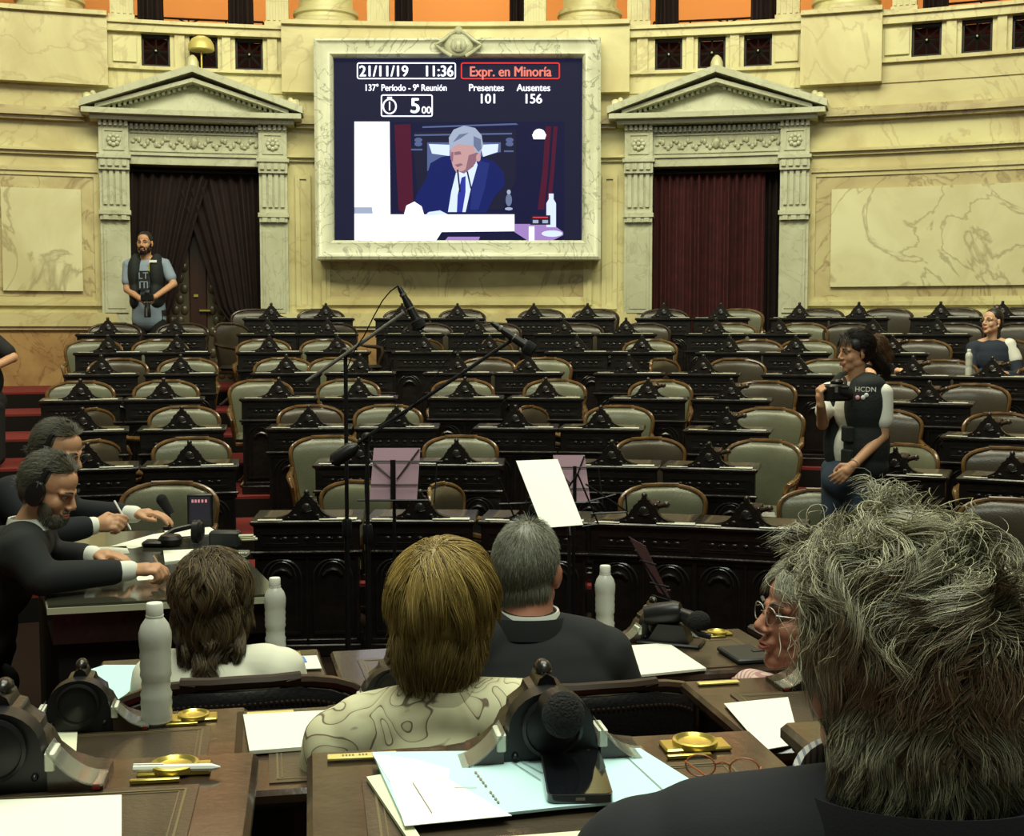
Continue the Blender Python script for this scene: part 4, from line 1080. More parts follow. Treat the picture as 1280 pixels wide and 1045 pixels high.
# phone
pc = atz(718, 972, Z0 + e + 0.009)
t = thing('smartphone', 'black smartphone lying face up on the documents', 'phone', pc, math.radians(2))
m = MB(); w_, h_, r_ = 0.0355, 0.078, 0.009
def rr(w, h, r, n=5):
    return [(sx * (w - r) + r * math.cos(a0 + k * PI / 2 / n), sy * (h - r) + r * math.sin(a0 + k * PI / 2 / n)) for sx, sy, a0 in ((1, 1, 0), (-1, 1, PI / 2), (-1, -1, PI), (1, -1, 3 * PI / 2)) for k in range(n + 1)]
m.prism(rr(w_, h_, r_), 0, 0.009, axis='z'); m.tube([(w_, 0.02, 0.0045), (w_ + 0.0008, 0.02, 0.0045), (w_ + 0.0008, 0.045, 0.0045)], 0.0015, 6); part('case', m, 'phone_case', t)
m = MB(); m.prism(rr(w_ - 0.002, h_ - 0.002, r_ - 0.002), 0.009, 0.0096, axis='z'); sc_ = part('display', m, 'phone_glass', t)
m = MB(); m.prism(rr(0.009, 0.0008, 0.0007), 0.0096, 0.0098, axis='z'); m.v = [(x, y + 0.072, z) for x, y, z in m.v]; part('earpiece', m, 'grey_metal', t)
m = MB(); m.box(-0.005, 0.005, -h_ - 0.0006, -h_ + 0.001, 0.003, 0.006); part('port', m, 'grey_metal', t)
# spectacles on the desk
gp = atz(903, 975, Z0 + e)
t = thing('spectacles', 'tortoiseshell spectacles lying on the near desk at the sleeve', 'glasses', gp, math.radians(-14)); t.scale = (0.74, 0.74, 0.62)
for sg in (-1, 1):
    m = MB(); pts = [(sg * 0.034 + 0.023 * math.cos(a), 0.004 * math.sin(a), 0.024 + 0.019 * math.sin(a)) for a in [2 * PI * k / 20 for k in range(21)]]
    m.tube(pts, 0.0016, 6, cap=False); rim = part('rim', m, 'tortoise', t)
    m = MB(); m.add([(x, y, z) for x, y, z in pts[:-1]], [tuple(range(20))]); mesh_ = m.mesh('lens'); mesh_.materials.append(M['lens_glass']); part('lens', mesh_, None, rim)
    m = MB(); m.tube([(sg * 0.058, 0.0, 0.03), (sg * 0.060, -0.06, 0.015), (sg * 0.055, -0.10, 0.004)] if sg > 0 else [(sg * 0.058, 0.0, 0.03), (-0.02, -0.035, 0.018), (0.02, -0.04, 0.006)], 0.0018, 6); part('temple', m, 'tortoise', t)
m = MB(); m.tube([(-0.011, 0, 0.03), (0, 0.002, 0.034), (0.011, 0, 0.03)], 0.0018, 6); part('bridge', m, 'tortoise', t)
# pen and spoon like opener on desk D2
t = thing('pen', 'white pen lying along the edge of the lower left desk', 'pen', atz(216, 965, Z0 + 0.004), math.radians(3))
m = MB(); m.tube([(-0.045, 0, 0.005), (0.045, 0, 0.005)], 0.0045, 8); m.tube([(0.045, 0, 0.005), (0.055, 0, 0.005)], [0.0045, 0.001], 8); part('barrel', m, 'paper_lit', t)
m = MB(); m.box(-0.045, -0.01, -0.001, 0.001, 0.009, 0.0105); part('clip', m, 'paper_lit', t)

# bottles
def bottle_proto():
    t = thing('water_bottle', 'x', 'bottle')
    pr = [(0.001, 0.002), (0.022, 0.0), (0.0265, 0.004)]
    for k in range(16):
        z = 0.010 + k * 0.0085; pr.append(((0.0275 if k % 2 else 0.0263) - (0.0022 if 5 < k < 9 else 0) , z))
    pr += [(0.0285, 0.150), (0.0283, 0.162), (0.024, 0.176), (0.0165, 0.187), (0.0125, 0.192), (0.012, 0.196)]
    m = MB(); m.lathe(pr, (0, 0, 0), 28); part('body', m, 'frosted_bottle', t)
    m = MB(); m.lathe([(0.0145, 0.194), (0.015, 0.196), (0.015, 0.212), (0.0135, 0.2145), (0.001, 0.215)], (0, 0, 0), 24); m.lathe([(0.0155, 0.190), (0.0155, 0.193)], (0, 0, 0), 24); part('cap', m, 'bottle_cap', t)
    return t
b0 = bottle_proto()
def bottle(p, label, first=False):
    t = b0 if first else copy_tree(b0); t.location = p; tag(t, label, 'bottle', 'frosted water bottles')
bottle(atz(196, 903, Z1 + 0.0035), 'frosted water bottle standing on the left foreground desk', True)
bottle(Vector(((340 - 640) / FPX * 3.34, 3.34, Z2 + 0.0035)), 'frosted water bottle right of the woman in white')
bottle(atz(756, 802, Z2 + 0.0035), 'frosted water bottle on the right hand desk')
a = onrow(1210, rk(3)); bottle(Vector((CX + (rk(3) + 0.06) * math.sin(a), CY + (rk(3) + 0.06) * math.cos(a), fk(3) + 0.772)), 'small distant water bottle on a desk in the upper right rows')

# things on the stenographers table
g = ZT + 0.0005
sheet('sheet_of_paper', [(135, 684), (192, 668), (240, 661), (205, 678), (165, 686)], g, 'paper', 'loose white sheets under the farther writing hand')
sheet('sheet_of_paper', [(205, 664), (262, 659), (275, 667), (215, 672)], g + 0.002, 'paper', 'white sheet beyond the headphones on the table')
sheet('sheet_of_paper', [(100, 685), (158, 683), (162, 692), (104, 695)], g, 'paper', 'white sheet between the two journalists')
sheet('notebook', [(204, 690), (262, 687), (258, 698), (206, 704)], g, 'paper', 'open white notebook on the table near the brown haired woman', 'notebook', th=0.006)
sheet('sheet_of_paper', [(168, 718), (212, 716), (214, 723), (172, 726)], g, 'paper', 'white slip under the nearer writing hand')
t = thing('headphones', 'black headphones lying on the stenographers table', 'headphones', atz(228, 682, g))
m = MB(); m.lathe([(0.001, 0), (0.05, 0.005), (0.052, 0.03), (0.04, 0.045), (0.001, 0.05)], (-0.05, 0, 0), 18); part('ear_cup', m, 'black_plastic', t)
m = MB(); m.lathe([(0.001, -0.02), (0.048, -0.015), (0.05, 0.01), (0.036, 0.025), (0.001, 0.028)], (0.055, 0.03, 0.055), 18, axis='x'); part('ear_cup', m, 'black_plastic', t)
m = MB(); m.tube([(-0.09, 0.02, 0.03), (-0.06, 0.09, 0.05), (0.0, 0.13, 0.06), (0.06, 0.10, 0.06), (0.07, 0.04, 0.06)], 0.012, 8); part('headband', m, 'black_plastic', t)
m = MB(); m.box(-0.16, -0.07, -0.05, 0.03, 0, 0.025, bev=0.008); part('pouch', m, 'black_leather', t)
t = thing('monitor', 'small dark monitor with red and white display on the table', 'monitor', atz(250, 659, g), math.radians(6))
m = MB(); m.box(-0.055, 0.06, -0.01, 0.02, 0.0, 0.155, bev=0.006); part('housing', m, 'black_plastic', t)
m = MB(); m.box(-0.042, 0.048, -0.013, -0.009, 0.03, 0.142); part('display', m, 'tablet_dark', t)
m = MB()
for k, x in enumerate((-0.034, -0.02, -0.006, 0.01, 0.026)): m.box(x, x + 0.009, -0.0145, -0.0125, 0.116, 0.13)
part('digits', m, 'tablet_glow', t)
m = MB(); m.box(-0.05, 0.055, 0.0, 0.05, 0, 0.012, bev=0.004); part('foot', m, 'black_plastic', t)
t = thing('gooseneck_microphone', 'black console microphone left of the small monitor', 'microphone', atz(212, 661, g))
m = MB(); m.lathe([(0.03, 0), (0.03, 0.012), (0.01, 0.016)], (0, 0, 0), 14); part('base', m, 'black_plastic', t)
m = MB(); m.tube([(0, 0, 0.01), (0.0, 0, 0.05), (-0.02, 0, 0.10)], 0.008, 8); part('neck', m, 'black_plastic', t)
m = MB(); m.tube([(-0.03, -0.01, 0.135), (0.01, -0.01, 0.07)], [0.026, 0.018], 12); m.sphere((-0.03, -0.01, 0.135), 0.026, 12, 8); part('head', m, 'foam', t)
t = thing('pen_holder', 'black case with pale pens at the right end of the table', 'case', atz(284, 684, g), math.radians(-4))
m = MB(); m.box(-0.07, 0.055, -0.03, 0.03, 0, 0.07, bev=0.008); part('case', m, 'folder_black', t)
m = MB()
for q in range(3): m.tube([(0.05, -0.015 + q * 0.02, 0.05 - q * 0.012), (0.115, -0.01 + q * 0.03, 0.052 - q * 0.012)], 0.006, 8)
part('pen_bundle', m, 'paper_cream', t)
t = thing('cup', 'clear plastic tray box at the right end of the table', 'box', atz(296, 695, g))
m = MB(); m.box(-0.05, 0.05, -0.03, 0.03, 0, 0.02, bev=0.004); part('tray', m, 'acrylic', t)

# ================================================================ STANDS
def mic_stand(px, ztop, Y, boom, mic, label, weight, cable):
    X = (px - 640) / FPX * Y
    t = thing('microphone_stand', label, 'microphone stand', (X, Y, 0))
    m = MB(); m.tube([(X, Y, 0.08), (X, Y, 0.95)], 0.0125, 10); m.tube([(X, Y, 0.93), (X, Y, ztop)], 0.009, 10); m.lathe([(0.02, 0.90), (0.022, 0.91), (0.022, 0.97), (0.018, 0.98)], (X, Y, 0), 12)
    world_part('pole', m, 'black_metal', t)
    for k in range(3):
        a = 0.4 + k * 2 * PI / 3; m = MB(); m.tube([(X, Y, 0.22), (X + 0.33 * math.cos(a), Y + 0.33 * math.sin(a), 0.02)], 0.009, 8); m.sphere((X + 0.33 * math.cos(a), Y + 0.33 * math.sin(a), 0.02), 0.018, 8, 6)
        world_part('leg', m, 'black_metal', t)
    m = MB(); m.sphere((X, Y, ztop), 0.024, 12, 8); m.tube([(X, Y - 0.03, ztop), (X, Y + 0.03, ztop)], 0.014, 10); world_part('clutch', m, 'black_metal', t)
    P = [at(a, b, Y - 0.03) for a, b in boom]; m = MB(); m.tube(P, 0.0085, 10); world_part('boom', m, 'grey_metal' if weight is None else 'black_metal', t)
    if weight:
        P = [at(a, b, Y - 0.03) for a, b in weight]; m = MB(); m.tube([P[0], P[0].lerp(P[1], 0.12), P[0].lerp(P[1], 0.75), P[1]], [0.012, 0.032, 0.034, 0.012], 14); world_part('counterweight', m, 'black_plastic', t)
    P = [at(a, b, Y - 0.04) for a, b in mic]; m = MB(); d = P[1] - P[0]
    m.tube([P[0], P[0] + d * 0.06, P[0] + d * 0.30, P[0] + d * 0.38, P[0] + d * 0.72, P[0] + d * 0.78], [0.006, 0.011, 0.014, 0.018, 0.019, 0.022], 14)
    mo = world_part('microphone', m, 'black_plastic', t)
    m = MB(); m.tube([P[0] + d * 0.76, P[0] + d * 0.80, P[0] + d * 0.96, P[1]], [0.020, 0.030, 0.030, 0.012], 16); fo = world_part('foam_head', m, 'foam', t)
    m = MB(); m.tube([P[0] + d * 0.18, P[0] + d * 0.23], 0.0165, 14); m.tube([P[0] + d * 0.5, P[0] + d * 0.53], 0.0205, 14); world_part('ring', m, 'chrome', t)
    P = [at(a, b, Y - 0.05) for a, b in cable]; m = MB(); m.tube(P, 0.003, 6); world_part('cable', m, 'black_plastic', t)
    return t
mic_stand(432, at(436, 441, 5.6).z, 5.6, [(383, 477), (437, 439), (505, 391)], [(498, 357), (527, 412)], 'tall boom microphone stand with the microphone pointing down left of center', None,
          [(498, 357), (488, 364), (478, 376), (468, 394), (455, 420), (442, 440), (434, 460), (434, 560), (432, 640), (436, 700)])
mic_stand(458, at(458, 547, 5.45).z, 5.45, [(415, 577), (460, 545), (640, 425)], [(614, 403), (668, 440)], 'lower boom microphone stand with padded counterweight', [(414, 578), (448, 556)],
          [(614, 403), (598, 402), (588, 412), (560, 448), (530, 490), (505, 520), (480, 533), (462, 545), (456, 600), (460, 700)])
def music_stand(px, Y, q, mat, label, plabel, lip=True, tilt_grid=True):
    P = [at(a, b, Y) for a, b in q]        # tl tr br bl
    top = 0.05
    c = (P[2] + P[3]) / 2; X = c.x
    t = thing('music_stand', label, 'music stand', (X, Y + 0.05, 0))
    def lean(p): f = (p.z - c.z) / max(1e-6, (P[0].z - c.z)); return Vector((p.x, Y + 0.075 * f, p.z))
    L = [lean(p) for p in P]
    m = MB(); X2 = X; m.tube([(X2, Y + 0.05, 0.05), (X2, Y + 0.05, c.z + 0.04)], 0.008, 8); world_part('pole', m, 'black_metal', t)
    for k in range(3):
        a = 0.9 + k * 2 * PI / 3; m = MB(); m.tube([(X, Y + 0.05, 0.3), (X + 0.25 * math.cos(a), Y + 0.05 + 0.25 * math.sin(a), 0.01)], 0.006, 6); world_part('leg', m, 'black_metal', t)
    m = MB()
    ctr = sum(L, Vector()) / 4; w = (L[1] - L[0]); u = (L[0] - L[3]); o = Vector((0, -0.012, 0))
    bl = L[3]
    def g(a, b): return bl + w * a + u * b + o
    m.tube([g(-0.25, 0.0), g(1.25, 0.0)], 0.005, 6); m.tube([g(0.0, 0.3), g(1.0, 0.3)], 0.004, 6); m.tube([g(-0.05, 0.75), g(1.5, 0.75)], 0.004, 6)
    m.tube([g(0.45, 0.4), g(0.02, 0.72)], 0.004, 6); m.tube([g(0.55, 0.4), g(0.98, 0.98)], 0.004, 6); m.tube([g(1.38, -0.05), g(1.38, 0.75)], 0.003, 6)
    m.box(*sorted((g(0.45, 0).x, g(0.56, 0).x)), (g(0.5, 0).y) - 0.003, g(0.5, 0).y + 0.01, g(0.5, 0.0).z, g(0.5, 0.8).z)
    world_part('desk_frame', m, 'black_metal', t)
    m = MB(); th = Vector((0, 0.002, 0)); m.add([*L, *[p + th for p in L]], [(0, 3, 2, 1), (4, 5, 6, 7), (0, 1, 5, 4), (1, 2, 6, 5), (2, 3, 7, 6), (3, 0, 4, 7)])
    s = thing_mesh('sheet_music', m, mat, plabel, 'paper')
    return t
def thing_mesh(name, m, mat, label, cat, group=None):
    n = len(m.v); c = Vector((sum(p[0] for p in m.v) / n, sum(p[1] for p in m.v) / n, min(p[2] for p in m.v)))
    m.v = [(a - c.x, b - c.y, d - c.z) for a, b, d in m.v]; o = link(name, m, mat); o.location = c; return tag(o, label, cat, group)
music_stand(493, 5.75, [(465, 562), (524, 562), (521, 625), (462, 625)], 'paper_purple', 'thin black folding music stand left of center', 'purple sheet on the left folding music stand')
music_stand(716, 5.85, [(692, 571), (732, 571), (738, 628), (698, 628)], 'paper_purple', 'thin black folding music stand behind the big white page', 'purple sheet partly behind the big white page')
# reversed stand holding the white page
Y = 5.3; P = [at(a, b, Y + dy) for a, b, dy in ((645, 576, 0.30), (697, 574, 0.30), (729, 656, 0), (678, 660, 0))]
t = thing('music_stand', 'folding music stand carrying the bright white page', 'music stand', (P[2].x, Y + 0.06, 0))
m = MB(); X = (P[2].x + P[3].x) / 2 + 0.03; m.tube([(X, Y + 0.06, 0.05), (X, Y + 0.06, P[3].z - 0.04), (X, Y + 0.30, P[3].z + 0.15)], 0.008, 8); world_part('pole', m, 'black_metal', t)
for k in range(3):
    a = 0.5 + k * 2 * PI / 3; m = MB(); m.tube([(X, Y + 0.06, 0.3), (X + 0.25 * math.cos(a), Y + 0.06 + 0.25 * math.sin(a), 0.01)], 0.006, 6); world_part('leg', m, 'black_metal', t)
m = MB()
for a, b in (((624, 598), (645, 652)), ((645, 652), (652, 662)), ((722, 592), (748, 655)), ((722, 592), (706, 616)), ((624, 630), (690, 628)), ((732, 628), (770, 618)), ((738, 642), (785, 640)), ((728, 658), (748, 655)), ((732, 605), (785, 640)), ((782, 618), (784, 645))):
    m.tube([at(*a, Y + 0.34), at(*b, Y + 0.34)], 0.0045, 6)
world_part('desk_frame', m, 'black_metal', t)
m = MB(); th = Vector((0, 0.002, 0)); pass
m.add([*P, *[p + th for p in P]], [(0, 3, 2, 1), (4, 5, 6, 7), (0, 1, 5, 4), (1, 2, 6, 5), (2, 3, 7, 6), (3, 0, 4, 7)]); thing_mesh('sheet_music', m, 'paper_lit', 'bright white page on the music stand in the middle', 'paper')
# fourth stand lower right
Y = 4.35; P = [at(a, b, Y) for a, b in ((790, 678), (808, 684), (838, 748), (826, 746))]
t = thing('music_stand', 'folding music stand with a narrow purple sheet near the bottle', 'music stand', (P[2].x, Y + 0.06, 0))
m = MB(); m.tube([(P[2].x, Y + 0.05, 0.05), (P[2].x, Y + 0.05, P[2].z + 0.02)], 0.008, 8); world_part('pole', m, 'black_metal', t)
for k in range(3):
    a = 0.5 + k * 2 * PI / 3; m = MB(); m.tube([(P[2].x, Y + 0.05, 0.3), (P[2].x + 0.22 * math.cos(a), Y + 0.05 + 0.22 * math.sin(a), 0.01)], 0.006, 6); world_part('leg', m, 'black_metal', t)
m = MB()
for a, b in (((800, 700), (820, 706)), ((812, 728), (836, 734)), ((794, 688), (836, 750)), ((815, 744), (842, 752))): m.tube([at(*a, Y - 0.01), at(*b, Y - 0.01)], 0.004, 6)
world_part('desk_frame', m, 'black_metal', t)
P = [Vector((p.x, Y + dy, p.z)) for p, dy in zip(P, (0.12, 0.02, 0.0, 0.08))]
m = MB(); th = Vector((0, 0.002, 0)); m.add([*P, *[p + th for p in P]], [(0, 3, 2, 1), (4, 5, 6, 7), (0, 1, 5, 4), (1, 2, 6, 5), (2, 3, 7, 6), (3, 0, 4, 7)]); thing_mesh('sheet_music', m, 'paper_purple', 'narrow tilted purple sheet above the desk microphone', 'paper')

# ================================================================ PEOPLE
def _sph(n=20, m=12):
    vs = []; fs = []
    for i in range(m + 1):
        t = -PI / 2 + PI * i / m
        for k in range(n):
            a = 2 * PI * k / n; vs.append((math.cos(t) * math.cos(a), math.cos(t) * math.sin(a), math.sin(t)))
    for i in range(m):
        for k in range(n):
            j = (k + 1) % n; fs.append((i * n + k, i * n + j, (i + 1) * n + j, (i + 1) * n + k))
    return np.array(vs), fs
SPV, SPF = _sph()
class Blob:
    def __init__(s): s.V = []; s.F = []; s.n = 0
    def _add(s, V):
        s.V.append(V); s.F += [tuple(i + s.n for i in f) for f in SPF]; s.n += len(V); return s
    def ell(s, c, r, R=None):
        V = SPV * np.array(r if isinstance(r, (tuple, list)) else (r, r, r))
        if R is not None: V = V @ np.array(R.to_3x3()).T
        return s._add(V + np.array(c))
    def cap(s, a, b, ra, rb, sx=1.0, side=None):
        """tapered capsule; sx widens it along 'side'"""
        a = Vector(a); b = Vector(b); d = b - a; L = d.length; d = d / L if L > 1e-6 else Vector((0, 0, 1))
        x = Vector(side) if side is not None else (Vector((1, 0, 0)) if abs(d.x) < 0.9 else Vector((0, 1, 0)))
        x = (x - d * x.dot(d)).normalized(); y = d.cross(x)
        top = SPV[:, 2] >= -1e-9
        V = SPV.copy(); V[top] *= rb; V[~top] *= ra
        # widen the equator ring of the lower half so that the cone is straight
        V[:, 0] *= sx; V[top, 2] += L
        Mx = np.array([list(x), list(y), list(d)])
        return s._add(V @ Mx + np.array(a))
    def chain(s, pts, rs, **k):
        for i in range(len(pts) - 1): s.cap(pts[i], pts[i + 1], rs[i], rs[i + 1], **k)
        return s
    def build(s, voxel, smooth=6, fac=0.5, xf=None, simp=0.0):
        me = bpy.data.meshes.new('b'); V = np.vstack(s.V); me.from_pydata(V.tolist(), [], s.F); me.update()
        if xf is not None: me.transform(xf)
        o = bpy.data.objects.new('b', me); COL.objects.link(o)
        r = o.modifiers.new('r', 'REMESH'); r.mode = 'VOXEL'; r.voxel_size = voxel
        if smooth:
            q = o.modifiers.new('s', 'SMOOTH'); q.factor = fac; q.iterations = smooth
        dg = bpy.context.evaluated_depsgraph_get(); out = bpy.data.meshes.new_from_object(o.evaluated_get(dg))
        bpy.data.objects.remove(o); bpy.data.meshes.remove(me)
        out.polygons.foreach_set('use_smooth', [True] * len(out.polygons))
        return out
def head_matrix(c, yaw, pitch=0.0, roll=0.0, s=1.0):
    """head frame: x right, y forward, z up. yaw 0 = looking to +Y (away from the camera), positive turns to -X"""
    return Matrix.Translation(c) @ Matrix.Rotation(yaw, 4, 'Z') @ Matrix.Rotation(roll, 4, 'Y') @ Matrix.Rotation(-pitch, 4, 'X') @ Matrix.Scale(s, 4)
def head_prims(b, H, jaw=1.0, nose=1.0, ears=True):
    R = H.to_3x3(); sc = H.to_scale()[0]; P = lambda *p: H @ Vector(p)
    Rn = H.to_quaternion().to_matrix()
    E_ = lambda c, r, rot=None: b.ell(P(*c), [q * sc for q in r], (Rn @ rot if rot is not None else Rn))
    C_ = lambda a, c, ra, rb, sx=1.0: b.cap(P(*a), P(*c), ra * sc, rb * sc, sx, Rn @ Vector((1, 0, 0)))
    E_((0, -0.012, 0.032), (0.074, 0.093, 0.084)); E_((0, -0.03, 0.02), (0.070, 0.075, 0.080))
    E_((0, 0.020, -0.030), (0.061, 0.066, 0.080)); E_((0, 0.034, 0.045), (0.060, 0.050, 0.050))
    E_((0, 0.035, -0.082), (0.046 * jaw, 0.046, 0.034)); E_((0, 0.066, -0.104), (0.024 * jaw, 0.020, 0.018))
    for sg in (-1, 1):
        E_((sg * 0.040, 0.004, -0.064), (0.024 * jaw, 0.042, 0.030)); E_((sg * 0.034, 0.054, -0.032), (0.027, 0.024, 0.030))
        C_((sg * 0.012, 0.084, 0.018), (sg * 0.050, 0.066, 0.016), 0.010, 0.009)
        E_((sg * 0.013, 0.096, -0.036), (0.009, 0.010, 0.008))
        if ears:
            E_((sg * 0.079, -0.010, -0.010), (0.008, 0.020, 0.032), Matrix.Rotation(sg * -0.35, 3, 'Z')); E_((sg * 0.077, -0.004, -0.034), (0.007, 0.010, 0.012))
    C_((0, 0.083, 0.012), (0, 0.101 + 0.005 * nose, -0.028), 0.0080, 0.0105 * nose)
    E_((0, 0.099, -0.037), (0.011, 0.011, 0.008))
    E_((0, 0.082, -0.062), (0.026, 0.014, 0.013)); E_((0, 0.091, -0.0635), (0.021, 0.008, 0.0052)); E_((0, 0.089, -0.0745), (0.018, 0.009, 0.006))
def face_parts(H, root, lips='lip', brow='hair_black', eye_r=0.0098, lash=True):
    """eyes, brows and lips as small children"""
    sc = H.to_scale()[0]; Rn = H.to_quaternion().to_matrix()
    for sg in (-1, 1):
        b = MB(); c = H @ Vector((sg * 0.031, 0.0740, 0.0)); b.sphere(c, eye_r * sc, 12, 8); e = world_part('eye', b, 'eye_white', root)
        b = MB(); c = H @ Vector((sg * 0.031, 0.0740 + eye_r * 0.62, -0.001)); b.sphere(c, eye_r * 0.5 * sc, 10, 7); world_part('iris', b, 'eye_dark', root)
        b = MB(); b.tube([H @ Vector(p) for p in ((sg * 0.016, 0.092, 0.022), (sg * 0.032, 0.090, 0.028), (sg * 0.050, 0.078, 0.024))], [0.0035 * sc, 0.0042 * sc, 0.002 * sc], 6)
        world_part('eyebrow', b, brow, root)
        b = MB(); b.tube([H @ Vector(p) for p in ((sg * 0.018, 0.083, 0.001), (sg * 0.031, 0.088, 0.0075), (sg * 0.045, 0.079, 0.001))], 0.0016 * sc, 5); world_part('eyelid', b, 'eye_dark', root)
    b = MB()
    for z, r in ((-0.0635, 0.0045), (-0.0735, 0.005)):
        b.tube([H @ Vector(p) for p in ((-0.021, 0.087, -0.068), (-0.010, 0.096, z), (0, 0.0985, z + 0.001), (0.010, 0.096, z), (0.021, 0.087, -0.068))], [0.001 * sc, r * sc, r * sc, r * sc, 0.001 * sc], 8)
    world_part('lips', b, lips, root)
def spectacles(H, root, mat='black_metal'):
    sc = H.to_scale()[0]; b = MB()
    for sg in (-1, 1):
        b.tube([H @ Vector((sg * 0.031 + 0.024 * math.cos(a), 0.100 - 0.006 * abs(math.cos(a)), 0.000 + 0.019 * math.sin(a))) for a in [2 * PI * k / 18 for k in range(19)]], 0.0013 * sc, 5, cap=False)
        b.tube([H @ Vector((sg * 0.055, 0.094, 0.006)), H @ Vector((sg * 0.074, 0.060, 0.006)), H @ Vector((sg * 0.080, -0.005, 0.006))], 0.0014 * sc, 5)
    b.tube([H @ Vector((-0.008, 0.101, 0.004)), H @ Vector((0.008, 0.101, 0.004))], 0.0014 * sc, 5)
    world_part('spectacles', b, mat, root)
def strands(H, root, mat, N, length, width, sample, comb, colliders, nseg=10, wave=0.0, wfreq=8.0, grav=0.0, tone=(0.5, 0.22), seed=1, follow=0.55, stray=0.02, name='hair', clump=0, hug=True, lock=0.75):
    """hair: N thin tapered locks laid over a skull. All in the head frame."""
    g = np.random.default_rng(seed)
    p, n = sample(g, N); N = len(p)
    L = length(p, g) if callable(length) else np.full(N, length) * g.uniform(0.75, 1.15, N)
    d = comb(p, n, 0.0, g); d /= np.linalg.norm(d, axis=1, keepdims=True) + 1e-9
    ph = g.uniform(0, 2 * PI, N); P = [p]; step = (L / nseg)[:, None]
    if clump:
        gi = g.choice(N, clump, replace=False); ci = np.empty(N, dtype=int)
        for a0 in range(0, N, 4000):
            ci[a0:a0 + 4000] = np.argmin(((p[a0:a0 + 4000, None, :] - p[None, gi, :]) ** 2).sum(2), axis=1)
        phc = g.uniform(0, 2 * PI, clump); phc = 0.5 * phc + 2.2 * np.sin(p[gi, 0] * 45) + 2.0 * np.cos(p[gi, 1] * 40 + p[gi, 2] * 30); ph = phc[ci] + g.normal(0, 0.25, N)
    offs = g.uniform(0.0, 1.0, N)[:, None] ** 1.5 * stray
    cur = p + n * 0.001
    n0 = n
    for i in range(nseg):
        t = (i + 1) / nseg
        if colliders and hug:
            cc, cr = colliders[0]; n = (cur - np.array(cc)) / np.array(cr) ** 2; n /= np.linalg.norm(n, axis=1, keepdims=True) + 1e-9
            lowz = (cur[:, 2:3] < cc[2] - 0.6 * cr[2]); n = np.where(lowz, n0, n)
        c = comb(cur, n, t, g); c /= np.linalg.norm(c, axis=1, keepdims=True) + 1e-9
        d = d * follow + c * (1 - follow); d[:, 2] -= grav * t
        if wave:
            s1 = np.cross(d, n); s1 /= np.linalg.norm(s1, axis=1, keepdims=True) + 1e-9
            d = d + s1 * (wave * np.sin(ph + wfreq * t))[:, None] + n * (wave * 0.5 * np.cos(ph * 1.7 + wfreq * 0.8 * t))[:, None]
        d /= np.linalg.norm(d, axis=1, keepdims=True) + 1e-9
        cur = cur + d * step
        for cc, cr in colliders:
            cc = np.array(cc); cr = np.array(cr); rel = (cur - cc) / (cr + offs); q = np.linalg.norm(rel, axis=1, keepdims=True)
            ins = q[:, 0] < 1.0
            rel[ins] /= q[ins] + 1e-9; newc = cc + rel * (cr + offs); cur = np.where(ins[:, None], newc, cur)
        P.append(cur.copy())
    P = np.stack(P, 1)                                     # N, nseg+1, 3
    if clump:
        G = P[gi][ci]; tt_ = np.linspace(0, 1, nseg + 1)[None, :, None]
        aim = G + (P[:, :1] - G[:, :1]) * (1 - 0.75 * tt_); wgt = lock * np.minimum(1, tt_ * 1.6) * g.uniform(0.5, 1.0, N)[:, None, None]
        P = P * (1 - wgt) + aim * wgt
    A = np.array(H); P = P @ A[:3, :3].T + A[:3, 3]
    sc = H.to_scale()[0]; K = nseg + 1
    T = np.gradient(P, axis=1); T /= np.linalg.norm(T, axis=2, keepdims=True) + 1e-9
    ref = np.array([0.31, 0.17, 0.93]); a = np.cross(T, ref); a /= np.linalg.norm(a, axis=2, keepdims=True) + 1e-9; b = np.cross(T, a)
    tt = np.linspace(0, 1, K); prof = np.minimum(1.0, 0.55 + 3 * tt) * (1 - 0.92 * tt ** 3)
    W = (g.uniform(0.6, 1.3, N)[:, None] * prof[None, :])[:, :, None] * width * sc
    ring = [P + (a * math.cos(q) + b * math.sin(q)) * W for q in (0, 2 * PI / 3, 4 * PI / 3)]
    V = np.stack(ring, 2).reshape(-1, 3)
    base = np.arange(N)[:, None] * K * 3; i = np.arange(K - 1)[None, :] * 3
    F = []
    for k in range(3):
        j = (k + 1) % 3; q0 = base + i
        F.append(np.stack([q0 + k, q0 + j, q0 + 3 + j, q0 + 3 + k], 2).reshape(-1, 4))
    F = np.vstack(F); Lc = root.location; V = V - np.array([Lc.x, Lc.y, Lc.z])
    me = bpy.data.meshes.new(name); me.vertices.add(len(V)); me.vertices.foreach_set('co', V.astype(np.float32).ravel())
    me.loops.add(F.size); me.loops.foreach_set('vertex_index', F.astype(np.int32).ravel())
    me.polygons.add(len(F)); me.polygons.foreach_set('loop_start', (np.arange(len(F)) * 4).astype(np.int32))
    me.update(calc_edges=True); me.polygons.foreach_set('use_smooth', [True] * len(F))
    tn = np.clip(g.normal(tone[0], tone[1], N), 0, 1); at_ = me.attributes.new('tone', 'FLOAT', 'POINT'); at_.data.foreach_set('value', np.repeat(tn, K * 3).astype(np.float32))
    return link(name, me, mat, root)
def on_ell(c, r, cond):
    """sampler of roots on an ellipsoid where cond(unit direction) holds"""
    c = np.array(c); r = np.array(r)
    def f(g, N):
        out = []; tot = 0
        while tot < N:
            u = g.normal(size=(N * 2, 3)); u /= np.linalg.norm(u, axis=1, keepdims=True); u = u[cond(u)]; out.append(u); tot += len(u)
        u = np.vstack(out)[:N]; p = c + u * r; n = u / r; n /= np.linalg.norm(n, axis=1, keepdims=True); return p, n
    return f
def tangent(v, n): return v - n * np.sum(v * n, axis=1, keepdims=True)
